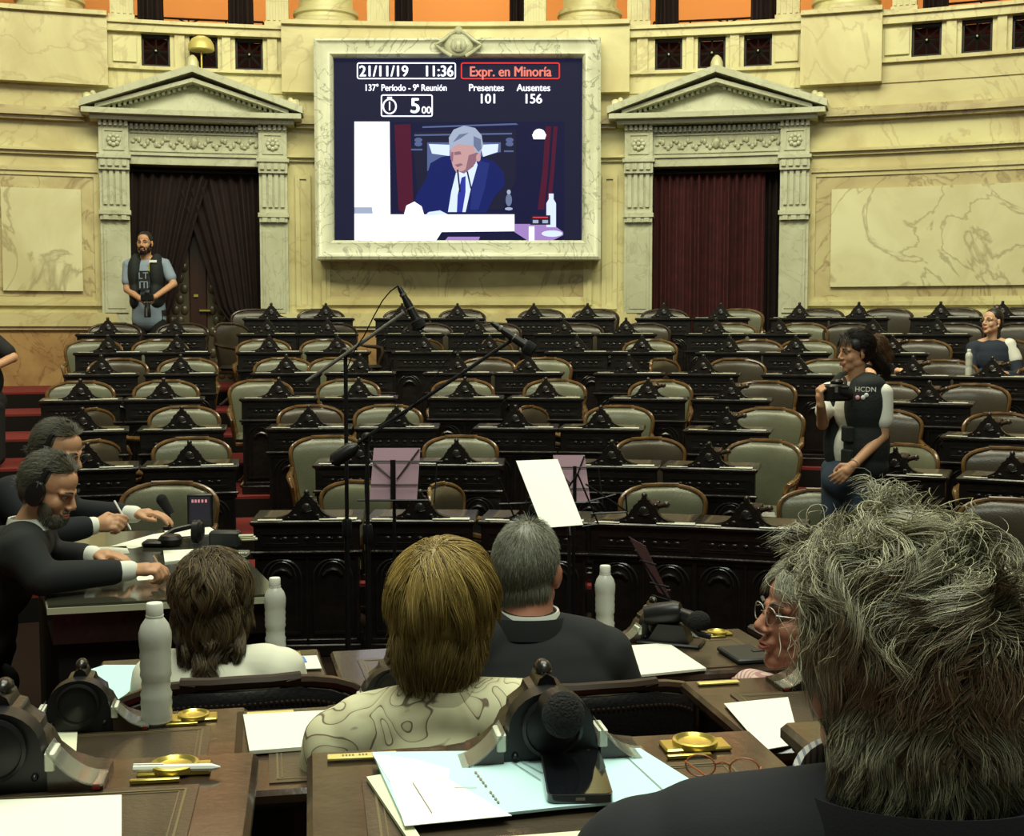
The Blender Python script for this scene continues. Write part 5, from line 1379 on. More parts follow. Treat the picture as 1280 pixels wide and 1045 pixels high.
def cap_hair(H, root, prims, mat, voxel=0.006, name='scalp_hair', tone=0.3):
    """soft volume under the locks"""
    b = Blob(); sc = H.to_scale()[0]; Rn = H.to_quaternion().to_matrix()
    for c, r in prims: b.ell(H @ Vector(c), [q * sc for q in r], Rn)
    me = b.build(voxel, 5); L = root.location; me.transform(Matrix.Translation(-L))
    a = me.attributes.new('tone', 'FLOAT', 'POINT'); g = np.random.default_rng(3); a.data.foreach_set('value', np.full(len(me.vertices), tone, dtype=np.float32))
    return link(name, me, mat, root)

def collar(root, c, rx, ry, h, mat, tilt=0.0, name='shirt_collar', open_front=None):
    m = MB(); n = 36; vs = []
    for j, (k, z) in enumerate(((1.0, 0.0), (0.97, 0.5), (0.95, 1.0), (1.02, 1.04), (1.10, 0.55), (1.14, 0.0))):
        for i in range(n):
            a = 2 * PI * i / n; vs.append((c[0] + rx * k * math.cos(a), c[1] + ry * k * math.sin(a), c[2] + h * z + tilt * math.sin(a)))
    fs = [(j * n + i, j * n + (i + 1) % n, (j + 1) * n + (i + 1) % n, (j + 1) * n + i) for j in range(5) for i in range(n)]
    m.add(vs, fs); return world_part(name, m, mat, root)
def hand(b, w, d, pn, side, curl=0.5, spread=0.25, s=1.0, thumb=0.6, curls=None):
    """w wrist, d direction to the knuckles, pn palm normal, side +1 = thumb lies towards d x pn"""
    d = Vector(d).normalized(); pn = Vector(pn); pn = (pn - d * pn.dot(d)).normalized(); x = d.cross(pn).normalized() * side
    w = Vector(w); T = []
    for k, (off, L, cl) in enumerate(((0.028, 0.088, 0), (0.010, 0.092, 0), (-0.009, 0.088, 0), (-0.027, 0.080, 0))):
        kn = w + (d * L + x * off) * s
        b.cap(w + x * off * 0.55 * s + d * 0.012 * s, kn, 0.0145 * s, 0.0105 * s)
        fl = (0.072, 0.080, 0.075, 0.060)[k] * s; c = (curls[k] if curls else curl); sp = (1.5 - k) * spread * 0.22
        dd = (d + x * sp).normalized(); p = kn; ang = 0.35 * c
        for seg, (fr_, r) in enumerate(((0.46, 0.0092), (0.30, 0.0082), (0.24, 0.0072))):
            ang += c * (0.95, 1.15, 0.8)[seg]
            q = p + (dd * math.cos(ang) + pn * math.sin(ang)) * fl * fr_
            b.cap(p, q, r * s * 1.06, r * s); p = q
        T.append(p)
    b.cap(w + x * 0.006 * s, w + (d * 0.05 + x * 0.0) * s, 0.021 * s, 0.024 * s, 1.25, x)
    p0 = w + (d * 0.022 + x * 0.022) * s; p1 = p0 + (d * 0.026 + x * 0.028 + pn * 0.016 * thumb) * s
    p2 = p1 + (d * 0.030 + x * (0.012 - 0.02 * thumb) + pn * 0.018 * thumb) * s; p3 = p2 + (d * 0.022 - x * 0.010 * thumb + pn * 0.010 * thumb) * s
    b.cap(p0, p1, 0.014 * s, 0.0115 * s).cap(p1, p2, 0.0112 * s, 0.0095 * s).cap(p2, p3, 0.0095 * s, 0.0078 * s)
    return T, p3
def torso(b, neck, chest, pel, shL, shR, k=1.0, infl=0.0, slim=1.0, belly=1.0):
    neck, chest, pel, shL, shR = map(Vector, (neck, chest, pel, shL, shR))
    up = (neck - pel).normalized(); rt = (shR - shL); rt = (rt - up * rt.dot(up)).normalized(); fw = up.cross(rt)
    R = Matrix((rt, fw, up)).transposed()
    q = infl
    b.cap(shL.lerp(chest, 0.08), shR.lerp(chest, 0.08), 0.058 * k + q, 0.058 * k + q)
    b.cap(neck - up * 0.01, shL.lerp(neck, 0.25), 0.045 * k + q, 0.055 * k + q); b.cap(neck - up * 0.01, shR.lerp(neck, 0.25), 0.045 * k + q, 0.055 * k + q)
    b.ell(chest, (0.165 * k * slim + q, 0.112 * k + q, 0.16 * k + q), R)
    b.ell(chest + up * 0.07, (0.150 * k * slim + q, 0.095 * k + q, 0.10 * k + q), R)
    b.ell(chest.lerp(pel, 0.55), (0.140 * k * slim + q, 0.105 * k * belly + q, 0.16 * k + q), R)
    b.ell(pel, (0.160 * k * slim + q, 0.115 * k + q, 0.12 * k + q), R)
    return R
def legs(b, pel, kneeL, ankL, kneeR, ankR, rt, q=0.0, k=1.0, feet=None):
    for sg, kn, an in ((-1, kneeL, ankL), (1, kneeR, ankR)):
        hip = Vector(pel) + Vector(rt) * 0.085 * sg
        b.chain([hip, Vector(kn), Vector(an)], [0.085 * k + q, 0.056 * k + q, 0.038 * k + q])
        if feet is not None: b.cap(Vector(an) - Vector((0, 0, 0.03)), Vector(an) + Vector(feet) * 0.15 - Vector((0, 0, 0.05)), 0.036, 0.03)

def person(name, label, base):
    return thing('person', label, 'person', base)
def wp(name, me, mat, root):
    return world_part(name, me, mat, root)
V_ = Vector

# ---- 1. grey haired man in the foreground, seen from behind
def grey_man():
    base = V_((0.40, 1.06, 0.53)); t = person('p', 'man with tousled grey hair and dark navy jacket seen from behind, foreground right', base)
    c = at(1121, 832, 1.15); H = head_matrix(c, 0.22, 0.02, 0.0, 1.0)
    neck = c + V_((0.0, -0.055, -0.100)); chest = c + V_((-0.01, -0.05, -0.30)); pel = V_((c.x, 0.98, 0.99))
    shL = c + V_((-0.225, -0.03, -0.195)); shR = c + V_((0.215, -0.03, -0.175))
    elL = shL + V_((-0.04, -0.02, -0.26)); elR = shR + V_((0.05, 0.02, -0.26)); wrL = elL + V_((0.10, 0.20, 0.03)); wrR = elR + V_((-0.05, 0.22, 0.03))
    kL, kR = V_((c.x - 0.13, 1.42, 1.0)), V_((c.x + 0.13, 1.42, 1.0)); aL, aR = V_((c.x - 0.13, 1.42, 0.6)), V_((c.x + 0.13, 1.42, 0.6))
    b = Blob(); head_prims(b, H, jaw=1.15); b.cap(neck + V_((0, 0, -0.04)), c + V_((0, -0.02, -0.05)), 0.068, 0.064)
    torso(b, neck, chest, pel, shL, shR, 1.05); b.chain([shL, elL, wrL], [0.05, 0.042, 0.03]); b.chain([shR, elR, wrR], [0.05, 0.042, 0.03])
    hand(b, wrL, (wrL - elL), (0, 0, -1), 1, 0.4); hand(b, wrR, (wrR - elR), (0, 0, -1), -1, 0.4); legs(b, pel, kL, aL, kR, aR, (1, 0, 0))
    wp('body', b.build(0.005, 5), 'skin_ruddy', t); face_parts(H, t, brow='hair_dark_grey')
    j = Blob(); torso(j, neck + V_((0, 0, -0.03)), chest, pel, shL, shR, 1.05, 0.028); j.chain([shL, elL, elL.lerp(wrL, 0.85)], [0.082, 0.066, 0.05]); j.chain([shR, elR, elR.lerp(wrR, 0.85)], [0.082, 0.066, 0.05])
    j.cap(shL + V_((0.02, 0, 0.015)), neck + V_((-0.03, 0.0, -0.055)), 0.060, 0.068); j.cap(shR + V_((-0.02, 0, 0.015)), neck + V_((0.03, 0, -0.055)), 0.060, 0.068)
    wp('jacket', j.build(0.008, 8), 'navy_suit', t)
    collar(t, neck + V_((-0.012, 0.008, -0.034)), 0.088, 0.084, 0.044, 'blue_stripes', 0.016)
    collar(t, neck + V_((0.008, -0.006, -0.052)), 0.104, 0.094, 0.056, 'navy_suit', -0.010, 'jacket_collar')
    l = Blob(); legs(l, pel, kL, aL, kR, aR, (1, 0, 0), 0.018, feet=(0, 1, 0)); wp('trousers', l.build(0.01, 5), 'navy_suit', t)
    col = [((0, -0.012, 0.030), (0.080, 0.100, 0.092)), ((0, -0.035, -0.03), (0.070, 0.070, 0.085))]
    cap_hair(H, t, [((0, -0.016, 0.036), (0.083, 0.098, 0.088)), ((0, -0.045, -0.02), (0.076, 0.064, 0.085)), ((0, -0.048, -0.070), (0.090, 0.062, 0.082)), ((0.0, 0.0, 0.080), (0.070, 0.080, 0.062))], 'hair_grey', 0.005, tone=0.18)
    def cond(u): return (u[:, 2] > -0.62 - 0.25 * (u[:, 1] < -0.3)) & ((u[:, 1] < 0.30) | (u[:, 2] > 0.52)) & ~((np.abs(u[:, 0]) > 0.86) & (u[:, 2] < -0.2) & (u[:, 1] > -0.25))
    def comb(p, n, tt, g):
        v = np.zeros_like(p); up = np.clip((p[:, 2] + 0.01) / 0.09, 0, 1); sw = np.sin(p[:, 1] * 70 + p[:, 0] * 48 + 1.0) + 0.6 * np.sin(p[:, 0] * 120 - p[:, 2] * 60)
        v[:, 2] = -1.0 * (1 - up) + 0.1 * up
        v[:, 0] = (np.sign(p[:, 0] + 0.02) * 0.25 + 0.30 * sw) * (1 - up) + up * (0.75 * sw - 0.5)
        v[:, 1] = -0.35 * up + 0.55 * up * np.cos(p[:, 0] * 75 + p[:, 2] * 45)
        return tangent(v, n) * 1.0 + n * (0.03 + 0.20 * up[:, None] * (1 - 1.4 * tt) + 0.10 * sw[:, None] * (1 - tt))
    def ln(p, g): return (0.042 + 0.038 * np.clip((p[:, 2] + 0.03) / 0.12, 0, 1)) * g.uniform(0.6, 1.3, len(p))
    strands(H, t, 'hair_grey', 17000, ln, 0.00052, on_ell((0, -0.014, 0.026), (0.084, 0.099, 0.098), cond), comb, col, 12, wave=0.26, wfreq=7.0, grav=0.05, tone=(0.50, 0.26), seed=11, stray=0.018, clump=420, lock=0.8)
    strands(H, t, 'hair_grey', 260, 0.075, 0.00036, on_ell((0, -0.014, 0.03), (0.084, 0.099, 0.100), lambda u: (u[:, 2] > 0.0) & (u[:, 1] < 0.6)), comb, col, 14, wave=0.5, wfreq=9.0, grav=0.05, tone=(0.8, 0.2), seed=12, stray=0.032, name='stray_hair', clump=60, lock=0.3)
    def cn(u): return (u[:, 1] < -0.2) & (u[:, 2] < 0.5)
    strands(H, t, 'hair_grey', 6500, 0.050, 0.0005, on_ell((0, -0.045, -0.060), (0.094, 0.070, 0.090), cn), lambda p, n, tt, g: tangent(np.tile([0.0, -0.1, -1.0], (len(p), 1)) + np.stack([np.sign(p[:, 0]) * 0.35, 0 * p[:, 0], 0 * p[:, 0]], 1), n) + 0.18 * n, [], 10, wave=0.3, wfreq=6, grav=0.1, tone=(0.36, 0.24), seed=13, name='nape_hair', clump=160)
grey_man()

# ---- 2. woman with short blonde hair
def blonde():
    base = V_((-0.10, 1.92, 0.355)); t = person('p', 'woman with short blonde bob and cream paisley blouse seen from behind', base)
    c = at(553, 764, 2.03); H = head_matrix(c, -0.12, 0.05, 0.04, 0.93)
    neck = c + V_((0.01, -0.04, -0.125)); chest = c + V_((-0.005, -0.035, -0.31)); pel = V_((c.x, 1.92, 0.87))
    shL = c + V_((-0.165, -0.02, -0.215)); shR = c + V_((0.175, -0.02, -0.185)); elL = shL + V_((-0.05, 0.03, -0.24)); elR = shR + V_((0.04, 0.03, -0.25)); wrL = elL + V_((0.06, 0.2, 0.05)); wrR = elR + V_((-0.06, 0.2, 0.05))
    kL, kR = V_((c.x - 0.1, 2.25, 0.80)), V_((c.x + 0.1, 2.25, 0.80)); aL, aR = V_((c.x - 0.1, 2.2, 0.42)), V_((c.x + 0.1, 2.2, 0.42))
    b = Blob(); head_prims(b, H); b.cap(neck + V_((0, 0, -0.04)), c + V_((0, -0.015, -0.05)), 0.052, 0.052)
    torso(b, neck, chest, pel, shL, shR, 0.92); b.chain([shL, elL, wrL], [0.043, 0.036, 0.026]); b.chain([shR, elR, wrR], [0.043, 0.036, 0.026])
    hand(b, wrL, (0, 1, 0), (0, 0, -1), 1, 0.3, s=0.9); hand(b, wrR, (0, 1, 0), (0, 0, -1), -1, 0.3, s=0.9); legs(b, pel, kL, aL, kR, aR, (1, 0, 0), 0, 0.9)
    wp('body', b.build(0.005, 5), 'skin_ruddy', t); face_parts(H, t, brow='hair_blonde')
    j = Blob(); torso(j, neck + V_((0, 0, -0.02)), chest, pel, shL, shR, 0.92, 0.020); j.chain([shL, elL, elL.lerp(wrL, 0.8)], [0.063, 0.052, 0.038]); j.chain([shR, elR, elR.lerp(wrR, 0.8)], [0.063, 0.052, 0.038])
    j.cap(neck + V_((-0.02, 0.0, -0.035)), shL + V_((0.01, 0, 0.015)), 0.058, 0.046); j.cap(neck + V_((0.02, 0, -0.035)), shR + V_((-0.01, 0, 0.015)), 0.058, 0.046)
    wp('blouse', j.build(0.007, 7), 'paisley_blouse', t)
    collar(t, neck + V_((0, 0.0, -0.012)), 0.054, 0.050, 0.026, 'paisley_blouse', -0.002, 'collar')
    l = Blob(); legs(l, pel, kL, aL, kR, aR, (1, 0, 0), 0.015, 0.95, feet=(0, 1, 0)); wp('trousers', l.build(0.01, 5), 'black_cloth', t)
    cap_hair(H, t, [((0, -0.012, 0.036), (0.086, 0.098, 0.088)), ((0, -0.022, 0.0), (0.088, 0.090, 0.085)), ((0, -0.028, -0.040), (0.070, 0.062, 0.060)), ((0, -0.036, -0.09), (0.046, 0.038, 0.055))], 'hair_blonde', 0.005, tone=0.3)
    col = [((0, -0.012, 0.032), (0.088, 0.100, 0.095)), ((0, -0.028, -0.03), (0.076, 0.070, 0.072))]
    crown = np.array([-0.01, -0.055, 0.115])
    def comb(p, n, tt, g):
        v = p - crown; v[:, 2] *= 0.5; low = np.clip((0.015 - p[:, 2]) / 0.10, 0, 1)[:, None]
        v = v / (np.linalg.norm(v, axis=1, keepdims=True) + 1e-6); v[:, 2] -= 0.6
        v = v * (1 - low) + low * np.stack([-p[:, 0] * 15, 0.45 + 0 * p[:, 1], -1 + 0 * p[:, 0]], 1)
        return tangent(v, n) + n * 0.02
    def cond(u): return ((u[:, 1] < 0.45) | (u[:, 2] > 0.5)) & (u[:, 2] > -0.75) & ~((np.abs(u[:, 0]) > 0.6) & (u[:, 2] < -0.15) & (u[:, 1] > 0.02))
    strands(H, t, 'hair_blonde', 10000, 0.105, 0.0007, on_ell((0, -0.013, 0.028), (0.085, 0.096, 0.096), cond), comb, col, 11, wave=0.08, wfreq=4, grav=0.1, tone=(0.50, 0.26), seed=21, stray=0.006, clump=120)
    strands(H, t, 'hair_blonde', 2600, 0.055, 0.0007, on_ell((0, -0.032, -0.040), (0.070, 0.062, 0.080), lambda u: (u[:, 1] < 0.1) & (u[:, 2] < 0.5)), lambda p, n, tt, g: tangent(np.stack([-p[:, 0] * 12, 0.25 + 0 * p[:, 0], -np.ones(len(p))], 1), n) + 0.0 * n, [((0, -0.038, -0.09), (0.050, 0.040, 0.06))], 9, tone=(0.30, 0.18), seed=22, name='nape_hair')
blonde()

# ---- 3. man in the dark suit
def suit_man():
    base = V_((0.10, 2.98, 0.175)); t = person('p', 'man with thinning grey hair and dark suit seen from behind', base)
    c = at(660, 710, 3.05); H = head_matrix(c, -0.35, -0.03, 0.02, 0.98)
    neck = c + V_((0.0, -0.05, -0.115)); chest = c + V_((0.03, -0.07, -0.31)); pel = V_((c.x + 0.03, 2.90, 0.66))
    shL = c + V_((-0.17, -0.06, -0.205)); shR = c + V_((0.180, -0.02, -0.215)); elL = shL + V_((-0.05, 0.05, -0.25)); elR = shR + V_((0.085, 0.02, -0.235)); wrL = elL + V_((0.05, 0.22, 0.05)); wrR = elR + V_((-0.06, 0.23, 0.03))
    kL, kR = V_((c.x - 0.1, 3.33, 0.62)), V_((c.x + 0.12, 3.33, 0.62)); aL, aR = V_((c.x - 0.1, 3.3, 0.25)), V_((c.x + 0.12, 3.3, 0.25))
    b = Blob(); head_prims(b, H, jaw=1.1); b.cap(neck + V_((0, 0, -0.04)), c + V_((0, -0.015, -0.05)), 0.062, 0.060)
    torso(b, neck, chest, pel, shL, shR, 1.0); b.chain([shL, elL, wrL], [0.048, 0.04, 0.029]); b.chain([shR, elR, wrR], [0.048, 0.04, 0.029])
    hand(b, wrL, (0, 1, 0), (0, 0, -1), 1, 0.3); hand(b, wrR, (0, 1, 0), (0, 0, -1), -1, 0.3); legs(b, pel, kL, aL, kR, aR, (1, 0, 0))
    wp('body', b.build(0.005, 5), 'skin_ruddy', t); face_parts(H, t, brow='hair_dark_grey')
    j = Blob(); torso(j, neck + V_((0, 0, -0.03)), chest, pel, shL, shR, 1.0, 0.028); j.chain([shL, elL, elL.lerp(wrL, 0.85)], [0.078, 0.062, 0.046]); j.chain([shR, elR, elR.lerp(wrR, 0.85)], [0.080, 0.066, 0.048])
    j.cap(neck + V_((-0.02, -0.005, -0.045)), shL, 0.062, 0.060); j.cap(neck + V_((0.02, -0.005, -0.045)), shR, 0.062, 0.062)
    wp('jacket', j.build(0.008, 8), 'charcoal_suit', t)
    collar(t, neck + V_((0.004, 0.008, -0.014)), 0.068, 0.064, 0.036, 'white_shirt', 0.004)
    collar(t, neck + V_((0, 0.0, -0.040)), 0.084, 0.078, 0.046, 'charcoal_suit', -0.008, 'jacket_collar')
    l = Blob(); legs(l, pel, kL, aL, kR, aR, (1, 0, 0), 0.018, feet=(0, 1, 0)); wp('trousers', l.build(0.01, 5), 'charcoal_suit', t)
    cap_hair(H, t, [((0, -0.016, 0.024), (0.079, 0.094, 0.0945)), ((0, -0.036, -0.02), (0.072, 0.064, 0.070))], 'hair_silver', 0.005, tone=0.22)
    def comb(p, n, tt, g): return tangent(np.stack([p[:, 0] * 3, -0.25 + 0 * p[:, 0], -np.ones(len(p))], 1), n) + 0.10 * n
    def cond(u): return ((u[:, 1] < 0.25) | (u[:, 2] > 0.55)) & (u[:, 2] > -0.75) & ~((np.abs(u[:, 0]) > 0.6) & (u[:, 2] < -0.1) & (u[:, 1] > -0.1))
    s_ = on_ell((0, -0.014, 0.022), (0.077, 0.094, 0.094), cond)
    def s2(g, N):
        p, n = s_(g, N); keep = (np.linalg.norm(p - np.array([0.0, -0.03, 0.112]), axis=1) > 0.032) | (g.random(N) < 0.22); return p[keep], n[keep]
    strands(H, t, 'hair_silver', 8000, 0.030, 0.0006, s2, comb, [], 6, wave=0.15, tone=(0.50, 0.25), seed=31)
    strands(H, t, 'hair_silver', 1500, 0.03, 0.0006, on_ell((0, -0.034, -0.035), (0.070, 0.062, 0.062), lambda u: (u[:, 1] < 0) & (u[:, 2] < 0.2)), comb, [], 6, tone=(0.50, 0.25), seed=32, name='nape_hair')
suit_man()

# ---- 4. brown haired woman in white
def brown_woman():
    base = V_((-0.68, 3.0, 0.175)); t = person('p', 'woman with layered brown hair and white top seen from behind', base)
    c = at(266, 748, 3.02); H = head_matrix(c, -0.05, 0.05, -0.05, 0.93)
    neck = c + V_((0.0, -0.035, -0.13)); chest = c + V_((0.02, -0.04, -0.30)); pel = V_((c.x, 2.98, 0.66))
    shL = c + V_((-0.135, -0.01, -0.195)); shR = c + V_((0.165, -0.02, -0.175)); elL = shL + V_((-0.05, 0.05, -0.2)); elR = shR + V_((0.05, 0.04, -0.22)); wrL = elL + V_((0.05, 0.2, 0.06)); wrR = elR + V_((-0.03, 0.2, 0.04))
    kL, kR = V_((c.x - 0.1, 3.3, 0.62)), V_((c.x + 0.1, 3.3, 0.62)); aL, aR = V_((c.x - 0.1, 3.25, 0.25)), V_((c.x + 0.1, 3.25, 0.25))
    b = Blob(); head_prims(b, H); b.cap(neck + V_((0, 0, -0.04)), c + V_((0, -0.015, -0.05)), 0.050, 0.050)
    torso(b, neck, chest, pel, shL, shR, 0.9); b.chain([shL, elL, wrL], [0.042, 0.035, 0.025]); b.chain([shR, elR, wrR], [0.042, 0.035, 0.025])
    hand(b, wrL, (0, 1, 0), (0, 0, -1), 1, 0.3, s=0.9); hand(b, wrR, (0, 1, 0), (0, 0, -1), -1, 0.3, s=0.9); legs(b, pel, kL, aL, kR, aR, (1, 0, 0), 0, 0.9)
    wp('body', b.build(0.005, 5), 'skin', t); face_parts(H, t, brow='hair_brown')
    j = Blob(); torso(j, neck + V_((0, 0, -0.035)), chest, pel, shL, shR, 0.9, 0.020); j.chain([shL, elL, elL.lerp(wrL, 0.6)], [0.062, 0.052, 0.04]); j.chain([shR, elR, elR.lerp(wrR, 0.6)], [0.062, 0.052, 0.04])
    j.cap(neck + V_((-0.02, 0, -0.04)), shL + V_((0.01, 0, 0.01)), 0.050, 0.045); j.cap(neck + V_((0.02, 0, -0.04)), shR + V_((-0.01, 0, 0.01)), 0.050, 0.045)
    wp('top', j.build(0.007, 7), 'cream_knit', t)
    l = Blob(); legs(l, pel, kL, aL, kR, aR, (1, 0, 0), 0.015, 0.95, feet=(0, 1, 0)); wp('trousers', l.build(0.01, 5), 'black_cloth', t)
    cap_hair(H, t, [((0, -0.012, 0.036), (0.084, 0.100, 0.086)), ((0, -0.03, -0.02), (0.090, 0.085, 0.080)), ((0.008, -0.045, -0.08), (0.080, 0.060, 0.065)), ((0.012, -0.055, -0.12), (0.055, 0.045, 0.045))], 'hair_brown', 0.005, tone=0.22)
    col = [((0, -0.012, 0.032), (0.086, 0.102, 0.093)), ((0, -0.035, -0.06), (0.090, 0.074, 0.092))]
    crown = np.array([0.0, -0.03, 0.12])
    def comb(p, n, tt, g):
        v = p - crown; v = v / (np.linalg.norm(v, axis=1, keepdims=True) + 1e-6); v[:, 2] -= 0.9; v[:, 0] += 0.25 * np.sin(p[:, 2] * 60)
        return tangent(v, n) + n * 0.03
    def cond(u): return ((u[:, 1] < 0.4) | (u[:, 2] > 0.5)) & (u[:, 2] > -0.6)
    strands(H, t, 'hair_brown', 8000, 0.13, 0.0009, on_ell((0, -0.013, 0.028), (0.087, 0.098, 0.095), cond), comb, col, 13, wave=0.30, wfreq=7, grav=0.2, tone=(0.55, 0.26), seed=41, stray=0.014, clump=150, lock=0.85)
    strands(H, t, 'hair_brown', 3600, 0.105, 0.0009, on_ell((0.008, -0.045, -0.08), (0.084, 0.058, 0.060), lambda u: u[:, 1] < 0.35), lambda p, n, tt, g: np.stack([-p[:, 0] * 3 + 0.45 * np.sin(p[:, 0] * 130) * tt, -0.15 + 0 * p[:, 0], -np.ones(len(p))], 1), [], 12, wave=0.5, wfreq=6, grav=0.1, tone=(0.42, 0.24), seed=42, name='lower_hair', clump=45, lock=0.9)
brown_woman()

# ---- 5. woman in pink stripes, in profile
def pink_woman():
    base = V_((0.72, 2.92, 0.175)); t = person('p', 'grey haired woman with spectacles and pink striped shirt turned to the left', base)
    c = at(1007, 768, 2.75); H = head_matrix(c, PI / 2 + 0.22, -0.08, 0.0, 1.0)
    neck = c + V_((0.045, -0.01, -0.16)); chest = c + V_((0.06, 0.0, -0.33)); pel = V_((c.x + 0.08, 2.84, 0.66))
    shL = c + V_((0.03, -0.17, -0.245)); shR = c + V_((0.09, 0.17, -0.235)); elL = at(958, 872, 2.72); wrL = at(935, 858, 2.92)
    elR = shR + V_((-0.10, 0.10, -0.22)); wrR = elR + V_((-0.18, 0.05, 0.06))
    kL, kR = V_((c.x - 0.05, 3.2, 0.62)), V_((c.x + 0.18, 3.25, 0.62)); aL, aR = V_((c.x - 0.05, 3.2, 0.25)), V_((c.x + 0.18, 3.25, 0.25))
    b = Blob(); head_prims(b, H, jaw=1.1, nose=1.15); b.cap(neck + V_((0, 0, -0.04)), c + V_((0.015, 0, -0.05)), 0.056, 0.056)
    torso(b, neck, chest, pel, shL, shR, 0.95); b.chain([shL, elL, wrL], [0.043, 0.036, 0.026]); b.chain([shR, elR, wrR], [0.043, 0.036, 0.026])
    hand(b, wrL, (0.1, 1, -0.1), (0, 0, -1), 1, 0.4, s=0.9); hand(b, wrR, (-1, 0, -0.1), (0, 0, -1), -1, 0.3, s=0.9); legs(b, pel, kL, aL, kR, aR, (1, 0, 0), 0, 0.95)
    wp('body', b.build(0.004, 6), 'skin_ruddy', t); face_parts(H, t, brow='hair_silver'); spectacles(H, t, 'grey_metal')
    j = Blob(); torso(j, neck + V_((0, 0, -0.03)), chest, pel, shL, shR, 0.95, 0.022); j.chain([shL, elL, elL.lerp(wrL, 0.85)], [0.066, 0.056, 0.045]); j.chain([shR, elR, elR.lerp(wrR, 0.8)], [0.066, 0.054, 0.04])
    wp('shirt', j.build(0.007, 6), 'pink_stripes', t)
    l = Blob(); legs(l, pel, kL, aL, kR, aR, (1, 0, 0), 0.015, 0.95, feet=(0, 1, 0)); wp('trousers', l.build(0.01, 5), 'black_cloth', t)
    cap_hair(H, t, [((0, -0.020, 0.044), (0.082, 0.095, 0.084)), ((0, -0.048, -0.01), (0.080, 0.070, 0.085))], 'hair_silver', 0.005, tone=0.3)
    def comb(p, n, tt, g): return tangent(np.stack([np.sign(p[:, 0]) * 0.6, 0.35 * (p[:, 2] > 0.06) - 0.3 * (p[:, 2] <= 0.06), -np.ones(len(p)) * 0.9], 1), n) + 0.06 * n
    def cond(u): return ((u[:, 1] < 0.30) | (u[:, 2] > 0.50)) & (u[:, 2] > -0.7)
    strands(H, t, 'hair_silver', 7000, 0.065, 0.0007, on_ell((0, -0.012, 0.032), (0.080, 0.098, 0.094), cond), comb, [((0, -0.012, 0.030), (0.080, 0.098, 0.094))], 9, wave=0.2, tone=(0.85, 0.2), seed=51, stray=0.010)
pink_woman()

# ---- 6/7. two journalists writing at the table
def headset(H, root, mic=False):
    sc = H.to_scale()[0]
    m = MB(); m.tube([H @ V_((0.092 * math.cos(a), -0.005, 0.005 + 0.125 * math.sin(a))) for a in [PI * k / 18 for k in range(19)]], 0.009 * sc, 8); world_part('headband', m, 'black_plastic', root)
    m = MB(); m.tube([H @ V_((0.103 * sg, -0.004, 0.045 * q - 0.01)) for sg in (1,) for q in (0, 1)], 0.0025 * sc, 6); m.tube([H @ V_((-0.106, -0.004, -0.03)), H @ V_((-0.106, -0.004, 0.04))], 0.003, 6); world_part('slider', m, 'chrome', root)
    for sg in (-1, 1):
        m = MB(); m.lathe([(0.001, 0.0), (0.040, 0.002), (0.043, 0.012), (0.038, 0.024), (0.001, 0.027)], (0, 0, 0), 20, axis='x')
        m.xf(H @ Matrix.Translation((0.080 * sg, -0.006, -0.012)) @ Matrix.Scale(sg, 4, (1, 0, 0)) @ Matrix.Diagonal((1, 0.85, 1.15, 1))); world_part('ear_cup', m, 'black_plastic', root)
    if mic:
        m = MB(); m.tube([H @ V_((0.095, 0.0, -0.03)), H @ V_((0.09, 0.07, -0.06)), H @ V_((0.06, 0.12, -0.065))], 0.003, 6); m.sphere(H @ V_((0.055, 0.125, -0.065)), 0.009, 8, 6); world_part('boom_microphone', m, 'black_plastic', root)
